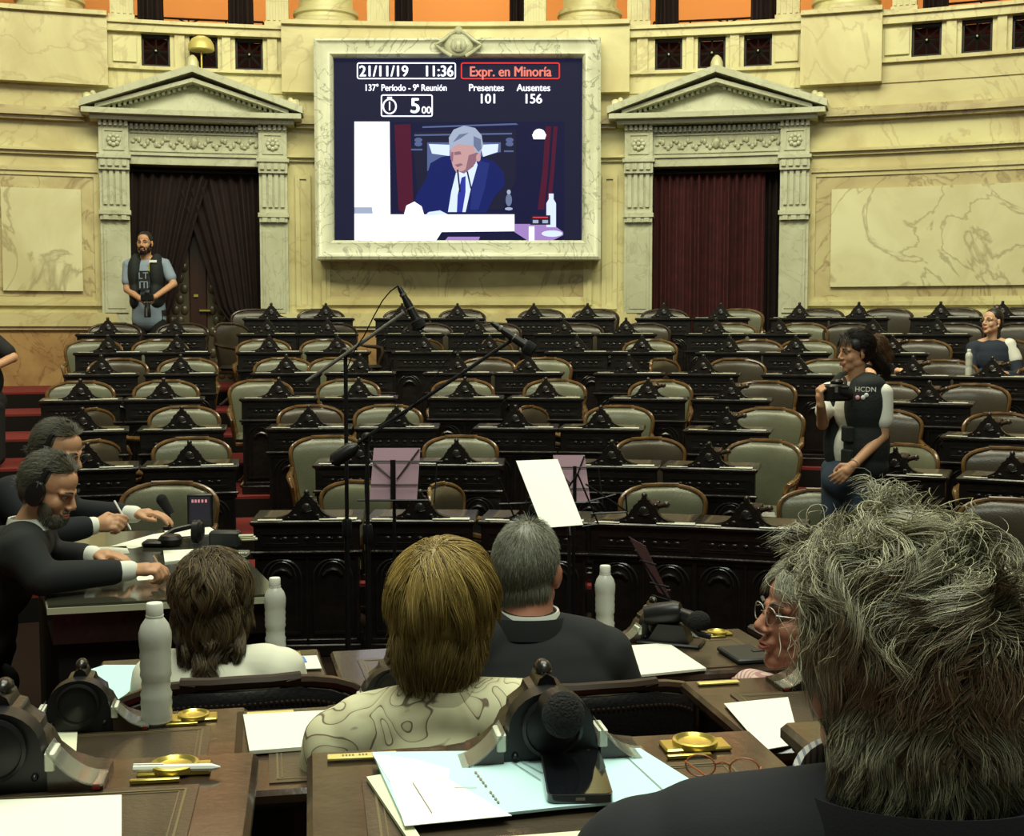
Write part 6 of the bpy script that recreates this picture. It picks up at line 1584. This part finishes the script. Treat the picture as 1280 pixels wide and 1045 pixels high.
def journalist(which):
    if which == 0:
        base = V_((-1.80, 4.62, 0)); t = person('p', 'bearded man in dark suit and headphones writing at the table, nearer one', base)
        Y = 4.50; c = at(63, 610, Y); H = head_matrix(c, -PI / 2 - 0.12, 0.42, 0.0, 0.98)
        neck = c + V_((-0.075, 0.0, -0.135)); chest = c + V_((-0.21, 0.02, -0.33)); pel = c + V_((-0.36, 0.05, -0.72))
        shR = at(28, 690, Y - 0.16); shL = c + V_((-0.13, 0.20, -0.20)); elR = at(52, 738, Y - 0.20); wrR = at(165, 713, Y - 0.05); elL = at(60, 700, Y + 0.25); wrL = at(118, 694, Y + 0.18)
        mat = 'charcoal_suit'; hm = 'hair_dark_grey'; tr = 'charcoal_suit'
        hR = ((1, 0.15, 0.05), (0.1, 0.3, -1)); hL = ((1, -0.1, 0.0), (0, 0, -1))
    else:
        base = V_((-1.95, 5.20, 0)); t = person('p', 'grey haired man with headset and spectacles writing, farther one at the table', base)
        Y = 5.05; c = at(73, 565, Y); H = head_matrix(c, -PI / 2 - 0.22, 0.30, 0.0, 0.98)
        neck = c + V_((-0.085, 0.0, -0.135)); chest = c + V_((-0.25, 0.02, -0.33)); pel = c + V_((-0.42, 0.05, -0.75))
        shR = at(15, 620, Y - 0.10); shL = c + V_((-0.08, 0.22, -0.22)); elR = at(55, 668, Y - 0.22); wrR = at(118, 657, Y - 0.1); elL = at(90, 640, Y + 0.25); wrL = at(170, 643, Y + 0.15)
        mat = 'navy_suit'; hm = 'hair_dark_grey'; tr = 'navy_suit'
        hR = ((1, 0.1, 0.15), (0.2, 0.9, -0.6)); hL = ((1, -0.1, 0.05), (0, 0, -1))
    zt_ = ZT + 0.012
    for w_ in (wrR, wrL):
        if w_.z < zt_ + 0.03: w_.z = zt_ + 0.03
    for w_ in (elR, elL):
        if w_.z < zt_ + 0.05: w_.z = zt_ + 0.055
    f0 = V_((0, 0, 0.0)); kR_, kL_ = V_((pel.x + 0.08, pel.y - 0.12, 0.50)), V_((pel.x + 0.08, pel.y + 0.14, 0.50)); aR_, aL_ = V_((pel.x - 0.02, pel.y - 0.12, 0.09)), V_((pel.x - 0.02, pel.y + 0.14, 0.09))
    b = Blob(); head_prims(b, H, jaw=1.05, nose=1.1); b.cap(neck + V_((-0.02, 0, -0.03)), c + V_((-0.02, 0, -0.05)), 0.060, 0.060)
    torso(b, neck, chest, pel, shL, shR, 0.98); b.chain([shL, elL, wrL], [0.047, 0.038, 0.028]); b.chain([shR, elR, wrR], [0.047, 0.038, 0.028])
    tips, th = hand(b, wrR, *hR, 1, 0.75, 0.15, curls=(0.55, 0.8, 0.95, 1.05), thumb=1.0)
    hand(b, wrL, *hL, -1, 0.30, 0.3, thumb=0.5)
    b.chain([pel + V_((0, -0.08, 0)), kR_, aR_], [0.08, 0.056, 0.04]); b.chain([pel + V_((0, 0.08, 0)), kL_, aL_], [0.08, 0.056, 0.04])
    wp('body', b.build(0.0045, 5), 'skin', t); face_parts(H, t, brow='hair_black')
    j = Blob(); torso(j, neck + V_((-0.02, 0, -0.03)), chest, pel, shL, shR, 0.98, 0.030); j.chain([shL, elL, elL.lerp(wrL, 0.78)], [0.078, 0.060, 0.045]); j.chain([shR, elR, elR.lerp(wrR, 0.78)], [0.082, 0.062, 0.046])
    wp('jacket', j.build(0.008, 7), mat, t)
    collar(t, neck + V_((0.0, 0, -0.010)), 0.072, 0.068, 0.040, 'white_shirt', 0.0)
    for e_, w_ in ((elL, wrL), (elR, wrR)):
        q = Blob(); q.cap(e_.lerp(w_, 0.70), e_.lerp(w_, 0.97), 0.038, 0.036); wp('shirt_cuff', q.build(0.005, 3), 'white_shirt', t)
    l = Blob(); l.chain([pel + V_((0, -0.08, 0)), kR_, aR_], [0.10, 0.075, 0.055]); l.chain([pel + V_((0, 0.08, 0)), kL_, aL_], [0.10, 0.075, 0.055])
    for a_ in (aR_, aL_): l.cap(a_ - V_((0, 0, 0.04)), a_ + V_((0.16, 0, -0.055)), 0.04, 0.03)
    wp('trousers', l.build(0.01, 5), tr, t)
    cap_hair(H, t, [((0, -0.026, 0.036), (0.079, 0.088, 0.082)), ((0, -0.050, -0.015), (0.076, 0.060, 0.080)), ((0, -0.012, 0.062), (0.066, 0.078, 0.058)), ((0, -0.002, 0.010), (0.0745, 0.040, 0.045))], hm, 0.005, tone=0.25)
    def comb(p, n, tt, g): return tangent(np.stack([0.2 * np.sign(p[:, 0]), -0.8 + 0 * p[:, 0], -0.55 + 0 * p[:, 0]], 1), n) + 0.08 * n
    def cond(u): return ((u[:, 1] < 0.12) | (u[:, 2] > 0.62)) & (u[:, 2] > -0.75) & ~((np.abs(u[:, 0]) > 0.6) & (u[:, 2] < -0.1) & (u[:, 1] > -0.1))
    strands(H, t, hm, 5000, 0.055, 0.0009, on_ell((0, -0.014, 0.032), (0.079, 0.096, 0.092), cond), comb, [], 8, wave=0.25, tone=(0.55, 0.25), seed=61 + which)
    if which == 0:
        bb = Blob(); sc = H.to_scale()[0]; Rn = H.to_quaternion().to_matrix()
        for cc, r in (((0, 0.054, -0.100), (0.044, 0.040, 0.033)), ((0.044, 0.022, -0.066), (0.021, 0.042, 0.042)), ((-0.044, 0.022, -0.066), (0.021, 0.042, 0.042)), ((0, 0.088, -0.054), (0.028, 0.012, 0.006)), ((0, 0.082, -0.090), (0.026, 0.015, 0.012))): bb.ell(H @ V_(cc), [q * sc for q in r], Rn)
        me = bb.build(0.004, 3); a = me.attributes.new('tone', 'FLOAT', 'POINT'); a.data.foreach_set('value', np.full(len(me.vertices), 0.45, dtype=np.float32)); wp('beard', me, 'hair_dark_grey', t)
        strands(H, t, 'hair_dark_grey', 1800, 0.012, 0.0006, on_ell((0, 0.036, -0.085), (0.058, 0.060, 0.046), lambda u: (u[:, 2] < 0.45) & (u[:, 1] > -0.4)), lambda p, n, tt, g: n + np.array([0, 0, -1.0]), [], 4, tone=(0.5, 0.3), seed=65, name='beard_hair')
    else: spectacles(H, t, 'black_metal')
    headset(H, t, mic=(which == 1))
    m = MB(); a = tips[0].lerp(th, 0.5); pd = (V_((-0.5, 0.1, 0.85))).normalized(); m.tube([a - pd * 0.045, a - pd * 0.038, a + pd * 0.09], [0.001, 0.004, 0.004], 8)
    o = thing_mesh('pen', m, 'pen_tan' if which == 0 else 'paper_lit', 'pen in the hand of the %s journalist' % ('nearer bearded' if which == 0 else 'farther grey haired'), 'pen')
journalist(0); journalist(1)

# ---- 8. photographer by the left doorway
def photographer():
    Y = 13.9; X = (184 - 640) / FPX * Y; base = V_((X, Y, fk(6)))
    t = person('p', 'bearded man in a black vest holding a camera by the left doorway', base)
    zt_ = at(180, 289, Y).z; c = V_((at(181, 300, Y).x, Y, zt_ - 0.125)); H = head_matrix(c, PI - 0.08, 0.02, 0, 1.0)
    F = base.z; neck = c + V_((0, 0.035, -0.155)); chest = c + V_((0.01, 0.03, -0.35)); pel = c + V_((0.02, 0.03, -0.76))
    shR = c + V_((-0.195, 0.03, -0.235)); shL = c + V_((0.205, 0.03, -0.225))      # he faces us
    elR = at(159, 362, Y - 0.02); elL = at(217, 355, Y - 0.02); wrR = at(176, 374, Y - 0.24); wrL = at(194, 371, Y - 0.24)
    hipz = pel.z; kR, kL = V_((X - 0.10, Y, F + 0.5)), V_((X + 0.12, Y, F + 0.5)); aR, aL = V_((X - 0.11, Y + 0.03, F + 0.08)), V_((X + 0.13, Y + 0.03, F + 0.08))
    b = Blob(); head_prims(b, H, jaw=1.1); b.cap(neck + V_((0, 0, -0.04)), c + V_((0, 0.015, -0.05)), 0.06, 0.058)
    torso(b, neck, chest, pel, shR, shL, 1.0); b.chain([shL, elL, wrL], [0.048, 0.040, 0.028]); b.chain([shR, elR, wrR], [0.048, 0.040, 0.028])
    hand(b, wrR, (0.8, -0.3, -0.15), (0.3, 0.9, 0), -1, 0.6, s=1.0); hand(b, wrL, (-0.8, -0.3, -0.15), (-0.3, 0.9, 0), 1, 0.6, s=1.0)
    b.chain([pel + V_((-0.085, 0, 0)), kR, aR], [0.085, 0.06, 0.04]); b.chain([pel + V_((0.085, 0, 0)), kL, aL], [0.085, 0.06, 0.04])
    wp('body', b.build(0.005, 3), 'skin', t); face_parts(H, t)
    s = Blob(); torso(s, neck + V_((0, 0, -0.04)), chest, pel, shR, shL, 1.0, 0.012); s.chain([shL, shL.lerp(elL, 0.66)], [0.060, 0.062]); s.chain([shR, shR.lerp(elR, 0.66)], [0.060, 0.062]); s.cap(pel + V_((0, 0, 0.10)), pel + V_((0, 0, -0.06)), 0.135, 0.138, 1.35)
    wp('t_shirt', s.build(0.008, 5), 'blue_shirt', t)
    for sg in (-1, 1):
        v = Blob(); cx = c.x + 0.01 + sg * 0.112
        v.ell((cx, Y + 0.02, chest.z + 0.02), (0.090, 0.142, 0.22)); v.ell((cx - sg * 0.004, Y + 0.02, pel.z + 0.22), (0.082, 0.142, 0.17)); v.ell((cx - sg * 0.004, Y + 0.02, pel.z + 0.13), (0.080, 0.138, 0.10))
        v.cap((cx - sg * 0.03, Y + 0.03, neck.z - 0.055), (cx + sg * 0.055, Y + 0.03, neck.z - 0.085), 0.062, 0.066)
        wp('vest_half', v.build(0.009, 4), 'vest_black', t)
    m = MB(); m.box(c.x + 0.075, c.x + 0.155, Y - 0.115, Y - 0.108, chest.z + 0.135, chest.z + 0.16); wp('badge', m, 'badge_white', t)
    for sg in (-1, 1):
        m = MB(); m.tube([neck + V_((sg * 0.055, 0.0, 0.005)), neck + V_((sg * 0.07, -0.09, -0.06)), neck + V_((sg * 0.06, -0.125, -0.16))], 0.011, 8); wp('strap', m, 'strap_yellow', t)
    m = MB(); m.box(c.x - 0.05, c.x + 0.075, Y - 0.126, Y - 0.122, chest.z - 0.16, chest.z + 0.045); pr_ = wp('shirt_print', m, 'charcoal_suit', t)
    me = text_mesh('LT', 0.10, 0.0, 0); me.transform(Matrix.Rotation(PI / 2, 4, 'X')); me.transform(Matrix.Translation((c.x + 0.012, Y - 0.128, chest.z - 0.01))); wp('shirt_letters', me, 'blue_shirt', t)
    m = MB()
    for x_ in (-0.025, 0.02, 0.055): m.box(c.x + x_ - 0.006, c.x + x_ + 0.006, Y - 0.1285, Y - 0.1265, chest.z - 0.14, chest.z - 0.07)
    m.box(c.x - 0.025, c.x + 0.055, Y - 0.1285, Y - 0.1265, chest.z - 0.075, chest.z - 0.066); wp('shirt_marks', m, 'blue_shirt', t)
    l = Blob(); l.chain([pel + V_((-0.085, 0, -0.14)), kR, aR], [0.105, 0.08, 0.06]); l.chain([pel + V_((0.085, 0, 0)), kL, aL], [0.105, 0.08, 0.06])
    for a_ in (aR, aL): l.cap(a_ - V_((0, 0, 0.03)), a_ + V_((0, -0.16, -0.045)), 0.04, 0.032)
    wp('trousers', l.build(0.01, 5), 'black_cloth', t)
    bb = Blob(); Rn = H.to_quaternion().to_matrix()
    for cc, r in (((0, 0.056, -0.100), (0.048, 0.042, 0.038)), ((0.048, 0.022, -0.066), (0.022, 0.042, 0.046)), ((-0.048, 0.022, -0.066), (0.022, 0.042, 0.046)), ((0, 0.090, -0.052), (0.030, 0.013, 0.008)), ((0.026, 0.082, -0.066), (0.009, 0.014, 0.018)), ((-0.026, 0.082, -0.066), (0.009, 0.014, 0.018)), ((0, 0.086, -0.090), (0.030, 0.016, 0.014))): bb.ell(H @ V_(cc), r, Rn)
    wp('beard', bb.build(0.004, 3), 'eye_dark', t)
    cap_hair(H, t, [((0, -0.022, 0.046), (0.082, 0.095, 0.082)), ((0, -0.045, 0.0), (0.080, 0.070, 0.08)), ((0, -0.07, 0.08), (0.04, 0.04, 0.04))], 'hair_black', 0.006, tone=0.3)
    # camera with long lens pointing down
    q = thing('camera', 'black camera with long lens held by the man near the doorway', 'camera', at(184, 373, Y - 0.32))
    m = MB(); m.box(-0.065, 0.065, -0.03, 0.03, -0.03, 0.045, bev=0.01); m.box(-0.025, 0.025, -0.03, 0.02, 0.04, 0.065, bev=0.008); part('camera_body', m, 'black_plastic', q)
    m = MB(); m.lathe([(0.032, -0.20), (0.036, -0.19), (0.034, -0.10), (0.030, -0.09), (0.030, -0.02)], (0.0, 0, 0), 16); part('lens_barrel', m, 'black_plastic', q)
    m = MB(); m.lathe([(0.033, -0.045), (0.033, -0.035)], (0, 0, 0), 16); m.box(-0.008, 0.008, -0.037, -0.030, -0.19, -0.10); part('lens_ring', m, 'chrome', q)
photographer()

# ---- 9. woman photographer standing at the right
def standing_woman():
    Y = 7.30; F = 0.17; X = (1072 - 640) / FPX * Y; base = V_((X, Y, F))
    t = person('p', 'dark haired woman in black vest and jeans standing among the right hand desks', base)
    c = at(1068, 440, Y); H = head_matrix(c, PI / 2 + 0.30, 0.06, 0, 0.93)
    neck = c + V_((0.02, 0.01, -0.145)); chest = c + V_((0.03, 0.0, -0.33)); pel = c + V_((0.0, 0.02, -0.72))
    shL = c + V_((0.135, -0.10, -0.235)); shR = c + V_((-0.11, 0.12, -0.235))
    elL = at(1103, 545, Y - 0.12); wrL = at(1066, 582, Y - 0.26); elR = at(1028, 530, Y + 0.02); wrR = at(1026, 506, Y - 0.20)
    kL, kR = V_((pel.x + 0.045, Y - 0.06, F + 0.47)), V_((pel.x - 0.075, Y + 0.07, F + 0.47)); aL, aR = V_((pel.x + 0.06, Y - 0.06, F + 0.08)), V_((pel.x - 0.07, Y + 0.08, F + 0.08))
    b = Blob(); head_prims(b, H, jaw=1.0); b.cap(neck + V_((0, 0, -0.04)), c + V_((0.012, 0, -0.05)), 0.050, 0.050)
    torso(b, neck, chest, pel, shR, shL, 0.92); b.chain([shL, elL, wrL], [0.042, 0.036, 0.025]); b.chain([shR, elR, wrR], [0.042, 0.035, 0.025])
    hand(b, wrL, (-0.75, -0.1, -0.65), (-0.3, 0.7, -0.4), -1, 0.35, 0.5, s=0.95); hand(b, wrR, (-0.15, -0.1, 1), (0.9, 0.2, 0), 1, 0.8, s=0.95)
    b.chain([pel + V_((0.05, -0.06, 0)), kL, aL], [0.085, 0.06, 0.04]); b.chain([pel + V_((-0.06, 0.06, 0)), kR, aR], [0.085, 0.06, 0.04])
    wp('body', b.build(0.0045, 5), 'skin', t); face_parts(H, t)
    s = Blob(); torso(s, neck + V_((0, 0, -0.035)), chest, pel, shR, shL, 0.92, 0.010); s.chain([shL, shL.lerp(elL, 0.62)], [0.062, 0.060]); s.chain([shR, shR.lerp(elR, 0.6)], [0.060, 0.058])
    wp('t_shirt', s.build(0.007, 5), 'white_shirt', t)
    fw = V_((-0.95, -0.30, 0)).normalized(); rt = V_((0.30, -0.95, 0)).normalized()   # rt points to her left (towards us)
    Rm = Matrix((rt, fw, V_((0, 0, 1)))).transposed()
    # vest: nearer half wraps the left side, farther half shows at the front edge
    v = Blob()
    P0 = chest + rt * 0.075 - fw * 0.010
    v.ell(P0 + V_((0, 0, 0.02)), (0.112, 0.138, 0.20), Rm); v.ell(P0 + V_((0, 0, -0.20)), (0.112, 0.138, 0.20), Rm); v.ell(P0 + V_((0, 0, 0.14)), (0.095, 0.105, 0.07), Rm); v.ell(chest + V_((0, 0, -0.32)) + rt * 0.07, (0.115, 0.145, 0.10), Rm)
    wp('vest_half', v.build(0.008, 5), 'vest_black', t)
    v = Blob(); P0 = chest - rt * 0.10
    v.ell(P0 + fw * 0.03 + V_((0, 0, 0.02)), (0.075, 0.122, 0.20), Rm); v.ell(P0 + fw * 0.04 + V_((0, 0, -0.20)), (0.075, 0.120, 0.20), Rm); v.ell(P0 + V_((0, 0, 0.14)), (0.08, 0.095, 0.06), Rm)
    wp('vest_half', v.build(0.008, 5), 'vest_black', t)
    for dz in (-0.13, -0.26):
        m = MB(); q = Matrix.Translation(chest + fw * 0.125 + rt * 0.085 + V_((0, 0, dz))) @ Rm.to_4x4(); m.box(-0.05, 0.05, -0.02, 0.012, -0.045, 0.045, bev=0.008); m.xf(q); wp('pocket', m, 'vest_black', t)
    me = text_mesh('HCDN', 0.038, 0.001, 0.0, 'CENTER', 1.05); me.transform(Matrix.Rotation(PI / 2, 4, 'X'))
    pn = V_((-0.42, -0.90, 0)).normalized(); ang = math.atan2(pn.x, -pn.y)
    me.transform(Matrix.Rotation(ang, 4, 'Z')); me.transform(Matrix.Translation(at(1082, 487, Y - 0.185))); wp('vest_letters', me, 'badge_white', t)
    for px, py, mt in ((1072, 497, 'badge_pink'), (1079, 497, 'badge_white'), (1083, 494, 'badge_white')):
        m = MB(); m.sphere(at(px, py, Y - 0.175), (0.013, 0.006, 0.013), 10, 6); wp('button_badge', m, mt, t)
    l = Blob(); l.chain([pel + V_((0.05, -0.06, 0.02)), kL, aL], [0.105, 0.075, 0.055]); l.chain([pel + V_((-0.06, 0.06, 0.02)), kR, aR], [0.105, 0.075, 0.055]); l.ell(pel + V_((0, 0, -0.01)), (0.172, 0.150, 0.13))
    for a_ in (aR, aL): l.cap(a_ - V_((0, 0, 0.03)), a_ + V_((-0.15, -0.04, -0.045)), 0.04, 0.03)
    wp('jeans', l.build(0.01, 5), 'jeans', t)
    m = MB(); d = (wrL - elL).normalized(); a_ = wrL - d * 0.02; m.tube([a_ - d * 0.004, a_ + d * 0.004], 0.030, 14); wp('bracelet', m, 'pen_tan', t)
    cap_hair(H, t, [((0, -0.020, 0.044), (0.083, 0.098, 0.085)), ((0, -0.045, 0.0), (0.080, 0.070, 0.085)), ((0, -0.10, 0.0), (0.05, 0.05, 0.06))], 'hair_black', 0.006, tone=0.3)
    def comb(p, n, tt, g): return tangent(np.stack([0 * p[:, 0], -1 + 0 * p[:, 0], -0.45 + 0 * p[:, 0]], 1), n) + 0.03 * n
    strands(H, t, 'hair_black', 2500, 0.09, 0.0012, on_ell((0, -0.014, 0.036), (0.082, 0.100, 0.092), lambda u: ((u[:, 1] < 0.25) | (u[:, 2] > 0.5)) & (u[:, 2] > -0.6)), comb, [((0, -0.014, 0.034), (0.082, 0.100, 0.092))], 8, wave=0.12, tone=(0.5, 0.25), seed=91)
    strands(H, t, 'hair_black', 150, 0.052, 0.0018, on_ell((0, 0.02, 0.075), (0.062, 0.075, 0.05), lambda u: (u[:, 1] > 0.3) & (u[:, 2] > 0.0)), lambda p, n, tt, g: np.stack([0.2 * np.sign(p[:, 0]), 0.35 * (1 - tt) + 0 * p[:, 0], -0.9 + 0 * p[:, 0]], 1), [((0, -0.0, 0.0), (0.074, 0.096, 0.11))], 8, tone=(0.5, 0.3), seed=92, name='fringe')
    strands(H, t, 'hair_black', 900, 0.20, 0.0014, on_ell((0, -0.11, 0.01), (0.03, 0.03, 0.035), lambda u: u[:, 1] < 0.3), lambda p, n, tt, g: np.stack([0.1 * np.sin(p[:, 2] * 40), -0.5 + 0 * p[:, 0], -0.8 + 0 * p[:, 0]], 1), [], 10, wave=0.2, tone=(0.55, 0.3), seed=93, name='ponytail')
    # video camera held at the chest
    q = thing('camera', 'black camera with strap held up by the standing woman', 'camera', at(1046, 490, Y - 0.20), 0.45)
    m = MB(); m.box(-0.075, 0.06, -0.04, 0.05, -0.05, 0.045, bev=0.012); m.box(-0.03, 0.03, -0.03, 0.03, 0.04, 0.07, bev=0.01); part('camera_body', m, 'black_plastic', q)
    m = MB(); m.lathe([(0.034, 0.0), (0.038, 0.03), (0.036, 0.09), (0.030, 0.10)], (0, 0, 0), 16, axis='x'); m.v = [(x - 0.01, y - 0.01, z) for x, y, z in m.v]; m.xf(Matrix.Rotation(0.2, 4, 'Y')); part('lens_barrel', m, 'black_plastic', q)
    m = MB(); m.box(-0.05, -0.03, -0.045, -0.038, 0.0, 0.03); m.box(0.0, 0.04, -0.045, -0.038, 0.028, 0.036); part('buttons', m, 'grey_metal', q)
    m = MB(); m.tube([(0.05, 0.02, 0.03), (0.09, 0.04, 0.03), (0.13, 0.08, 0.05), (0.16, 0.13, 0.07)], 0.010, 6); part('strap', m, 'black_cloth', q)
standing_woman()

# ---- 10/11/12. seated woman at the far right, bent person behind, person cut by the left edge
def far_woman():
    R_ = rk(4) + 0.5; a = onrow(1243, R_); Y = CY + R_ * math.cos(a); X = CX + R_ * math.sin(a); base = V_((X, Y, fk(4)))
    t = person('p', 'woman with round glasses and dark navy top sitting in the upper right rows', base)
    c = at(1240, 402, Y); H = head_matrix(c, PI / 2 + 0.5, -0.12, 0, 0.95)
    neck = c + V_((0.02, 0.02, -0.15)); chest = c + V_((0.03, 0.03, -0.33)); pel = V_((c.x + 0.04, Y + 0.06, fk(4) + 0.52))
    shL = c + V_((0.18, -0.03, -0.24)); shR = c + V_((-0.14, 0.08, -0.24)); elL = shL + V_((0.03, -0.08, -0.26)); elR = shR + V_((-0.05, -0.10, -0.24)); wrL = elL + V_((-0.18, -0.12, 0.04)); wrR = elR + V_((0.08, -0.2, 0.04))
    b = Blob(); head_prims(b, H); b.cap(neck + V_((0, 0, -0.04)), c + V_((0.01, 0.01, -0.05)), 0.05, 0.05); torso(b, neck, chest, pel, shR, shL, 0.92)
    b.chain([shL, elL, wrL], [0.042, 0.036, 0.026]); b.chain([shR, elR, wrR], [0.042, 0.036, 0.026]); hand(b, wrL, (-1, -0.2, 0), (0, 0, -1), 1, 0.4, s=0.92); hand(b, wrR, (0.2, -1, 0), (0, 0, -1), -1, 0.4, s=0.92)
    kz = fk(4) + 0.5; b.chain([pel + V_((-0.08, 0, 0)), (pel.x - 0.09, Y - 0.12, kz), (pel.x - 0.09, Y - 0.10, fk(4) + 0.06)], [0.08, 0.056, 0.04]); b.chain([pel + V_((0.08, 0, 0)), (pel.x + 0.09, Y - 0.12, kz), (pel.x + 0.09, Y - 0.10, fk(4) + 0.06)], [0.08, 0.056, 0.04])
    wp('body', b.build(0.006, 3), 'skin_pale', t); face_parts(H, t); spectacles(H, t, 'chrome')
    s = Blob(); torso(s, neck + V_((0, 0, -0.06)), chest, pel, shR, shL, 0.92, 0.018); s.chain([shR, elR, elR.lerp(wrR, 0.7)], [0.062, 0.052, 0.04]); s.chain([shL.lerp(elL, 0.45), elL, elL.lerp(wrL, 0.7)], [0.060, 0.052, 0.04]); wp('top', s.build(0.008, 5), 'navy_cloth', t)
    s = Blob(); s.cap(shL + V_((-0.03, 0, 0.03)), shL.lerp(elL, 0.35), 0.062, 0.064); wp('white_sleeve', s.build(0.007, 4), 'white_shirt', t)
    m = MB(); m.sphere(H @ V_((-0.08, 0.0, -0.045)), 0.011, 8, 6); wp('earring', m, 'ivory_knob', t)
    cap_hair(H, t, [((0, -0.024, 0.048), (0.082, 0.095, 0.085)), ((0, -0.05, -0.01), (0.076, 0.066, 0.10)), ((0, -0.06, -0.12), (0.06, 0.04, 0.09)), ((0, -0.05, 0.13), (0.04, 0.04, 0.04))], 'hair_black', 0.006, tone=0.5)
def bent_person():
    R_ = rk(3) + 0.42; a = onrow(1098, R_); Y = CY + R_ * math.cos(a); X = CX + R_ * math.sin(a); F = fk(3); base = V_((X, Y, F))
    t = person('p', 'seated person with long auburn hair bending behind the standing woman', base)
    c = at(1092, 437, Y); H = head_matrix(c, PI - 0.9, 0.5, 0, 0.95)
    neck = c + V_((0.02, 0.07, -0.12)); chest = c + V_((0.02, 0.14, -0.30)); pel = V_((X, Y + 0.22, F + 0.52)); shR = neck + V_((-0.15, 0.03, -0.06)); shL = neck + V_((0.15, 0.03, -0.06))
    b = Blob(); head_prims(b, H); b.cap(neck, c, 0.05, 0.05); torso(b, neck, chest, pel, shR, shL, 0.9)
    elL = shL + V_((0.05, -0.08, -0.2)); wrL = V_((shL.x - 0.03, Y - 0.22, F + 0.80)); elR = shR + V_((-0.05, -0.08, -0.2)); wrR = V_((shR.x + 0.03, Y - 0.2, F + 0.80))
    b.chain([shL, elL, wrL], [0.042, 0.036, 0.026]); b.chain([shR, elR, wrR], [0.042, 0.036, 0.026]); hand(b, wrL, (0.3, -1, 0), (0, 0, -1), 1, 0.3, 0.5); hand(b, wrR, (0, -1, 0), (0, 0, -1), -1, 0.3)
    for sg in (-1, 1): b.chain([pel + V_((0.08 * sg, 0, 0)), (pel.x + 0.09 * sg, Y, F + 0.5), (pel.x + 0.09 * sg, Y, F + 0.06)], [0.08, 0.056, 0.04])
    wp('body', b.build(0.006, 3), 'skin_pale', t)
    s = Blob(); torso(s, neck + V_((0, 0, -0.04)), chest, pel, shR, shL, 0.9, 0.018); s.chain([shL, elL, elL.lerp(wrL, 0.7)], [0.06, 0.05, 0.04]); s.chain([shR, elR, elR.lerp(wrR, 0.7)], [0.06, 0.05, 0.04]); wp('top', s.build(0.008, 5), 'black_cloth', t)
    cap_hair(H, t, [((0, -0.014, 0.044), (0.084, 0.100, 0.085)), ((0, -0.04, -0.02), (0.082, 0.070, 0.10))], 'hair_auburn', 0.006, tone=0.3)
    strands(H, t, 'hair_auburn', 1500, 0.22, 0.0018, on_ell((0, -0.014, 0.036), (0.083, 0.100, 0.092), lambda u: (u[:, 1] < 0.5) & (u[:, 2] > -0.4)), lambda p, n, tt, g: tangent(np.stack([0.5 * np.sign(p[:, 0]), -0.1 + 0 * p[:, 0], -1.0 + 0 * p[:, 0]], 1), n), [((0, -0.014, 0.034), (0.084, 0.102, 0.094))], 10, wave=0.2, grav=0.2, tone=(0.5, 0.3), seed=111)
def edge_person():
    Y = 10.6; X = (-22 - 640) / FPX * Y; F = fk(3); base = V_((X, Y, F))
    t = person('p', 'standing person in black cut off by the left edge, forearm folded', base)
    shL = at(-8, 425, Y); c = V_((X, Y, shL.z + 0.24)); H = head_matrix(c, PI, 0, 0, 1.0); shR = V_((2 * X - shL.x - 0.05, Y, shL.z))
    neck = c + V_((0, 0.03, -0.155)); chest = c + V_((0, 0.03, -0.35)); pel = c + V_((0, 0.03, -0.76)); elL = at(16, 447, Y - 0.05); wrL = at(-14, 462, Y - 0.25); elR = shR + V_((-0.05, 0, -0.28)); wrR = elR + V_((0.2, -0.2, 0.02))
    b = Blob(); head_prims(b, H); b.cap(neck, c, 0.058, 0.058); torso(b, neck, chest, pel, shR, shL, 1.0); b.chain([shL, elL, wrL], [0.048, 0.042, 0.03]); b.chain([shR, elR, wrR], [0.048, 0.042, 0.03]); hand(b, wrL, (-1, -0.2, 0), (0, 1, 0), 1, 0.5); hand(b, wrR, (1, -0.2, 0), (0, 1, 0), -1, 0.5)
    an = []
    for sg in (-1, 1):
        k_, a_ = V_((X + 0.1 * sg, Y, F + 0.5)), V_((X + 0.11 * sg, Y, F + 0.08)); an.append((sg, k_, a_)); b.chain([pel + V_((0.085 * sg, 0, 0)), k_, a_], [0.085, 0.06, 0.04])
    wp('body', b.build(0.006, 3), 'skin', t); face_parts(H, t)
    s = Blob(); torso(s, neck + V_((0, 0, -0.03)), chest, pel, shR, shL, 1.0, 0.02); s.chain([shL, shL.lerp(elL, 0.7)], [0.07, 0.07]); s.chain([shR, shR.lerp(elR, 0.6)], [0.07, 0.07]); wp('t_shirt', s.build(0.008, 5), 'black_cloth', t)
    l = Blob()
    for sg, k_, a_ in an: l.chain([pel + V_((0.085 * sg, 0, 0)), k_, a_], [0.105, 0.08, 0.06]); l.cap(a_ - V_((0, 0, 0.03)), a_ + V_((0, -0.16, -0.045)), 0.04, 0.03)
    wp('trousers', l.build(0.01, 5), 'black_cloth', t)
    cap_hair(H, t, [((0, -0.02, 0.044), (0.082, 0.095, 0.084)), ((0, -0.045, 0.0), (0.078, 0.07, 0.08))], 'hair_black', 0.006, tone=0.4)
far_woman(); bent_person(); edge_person()
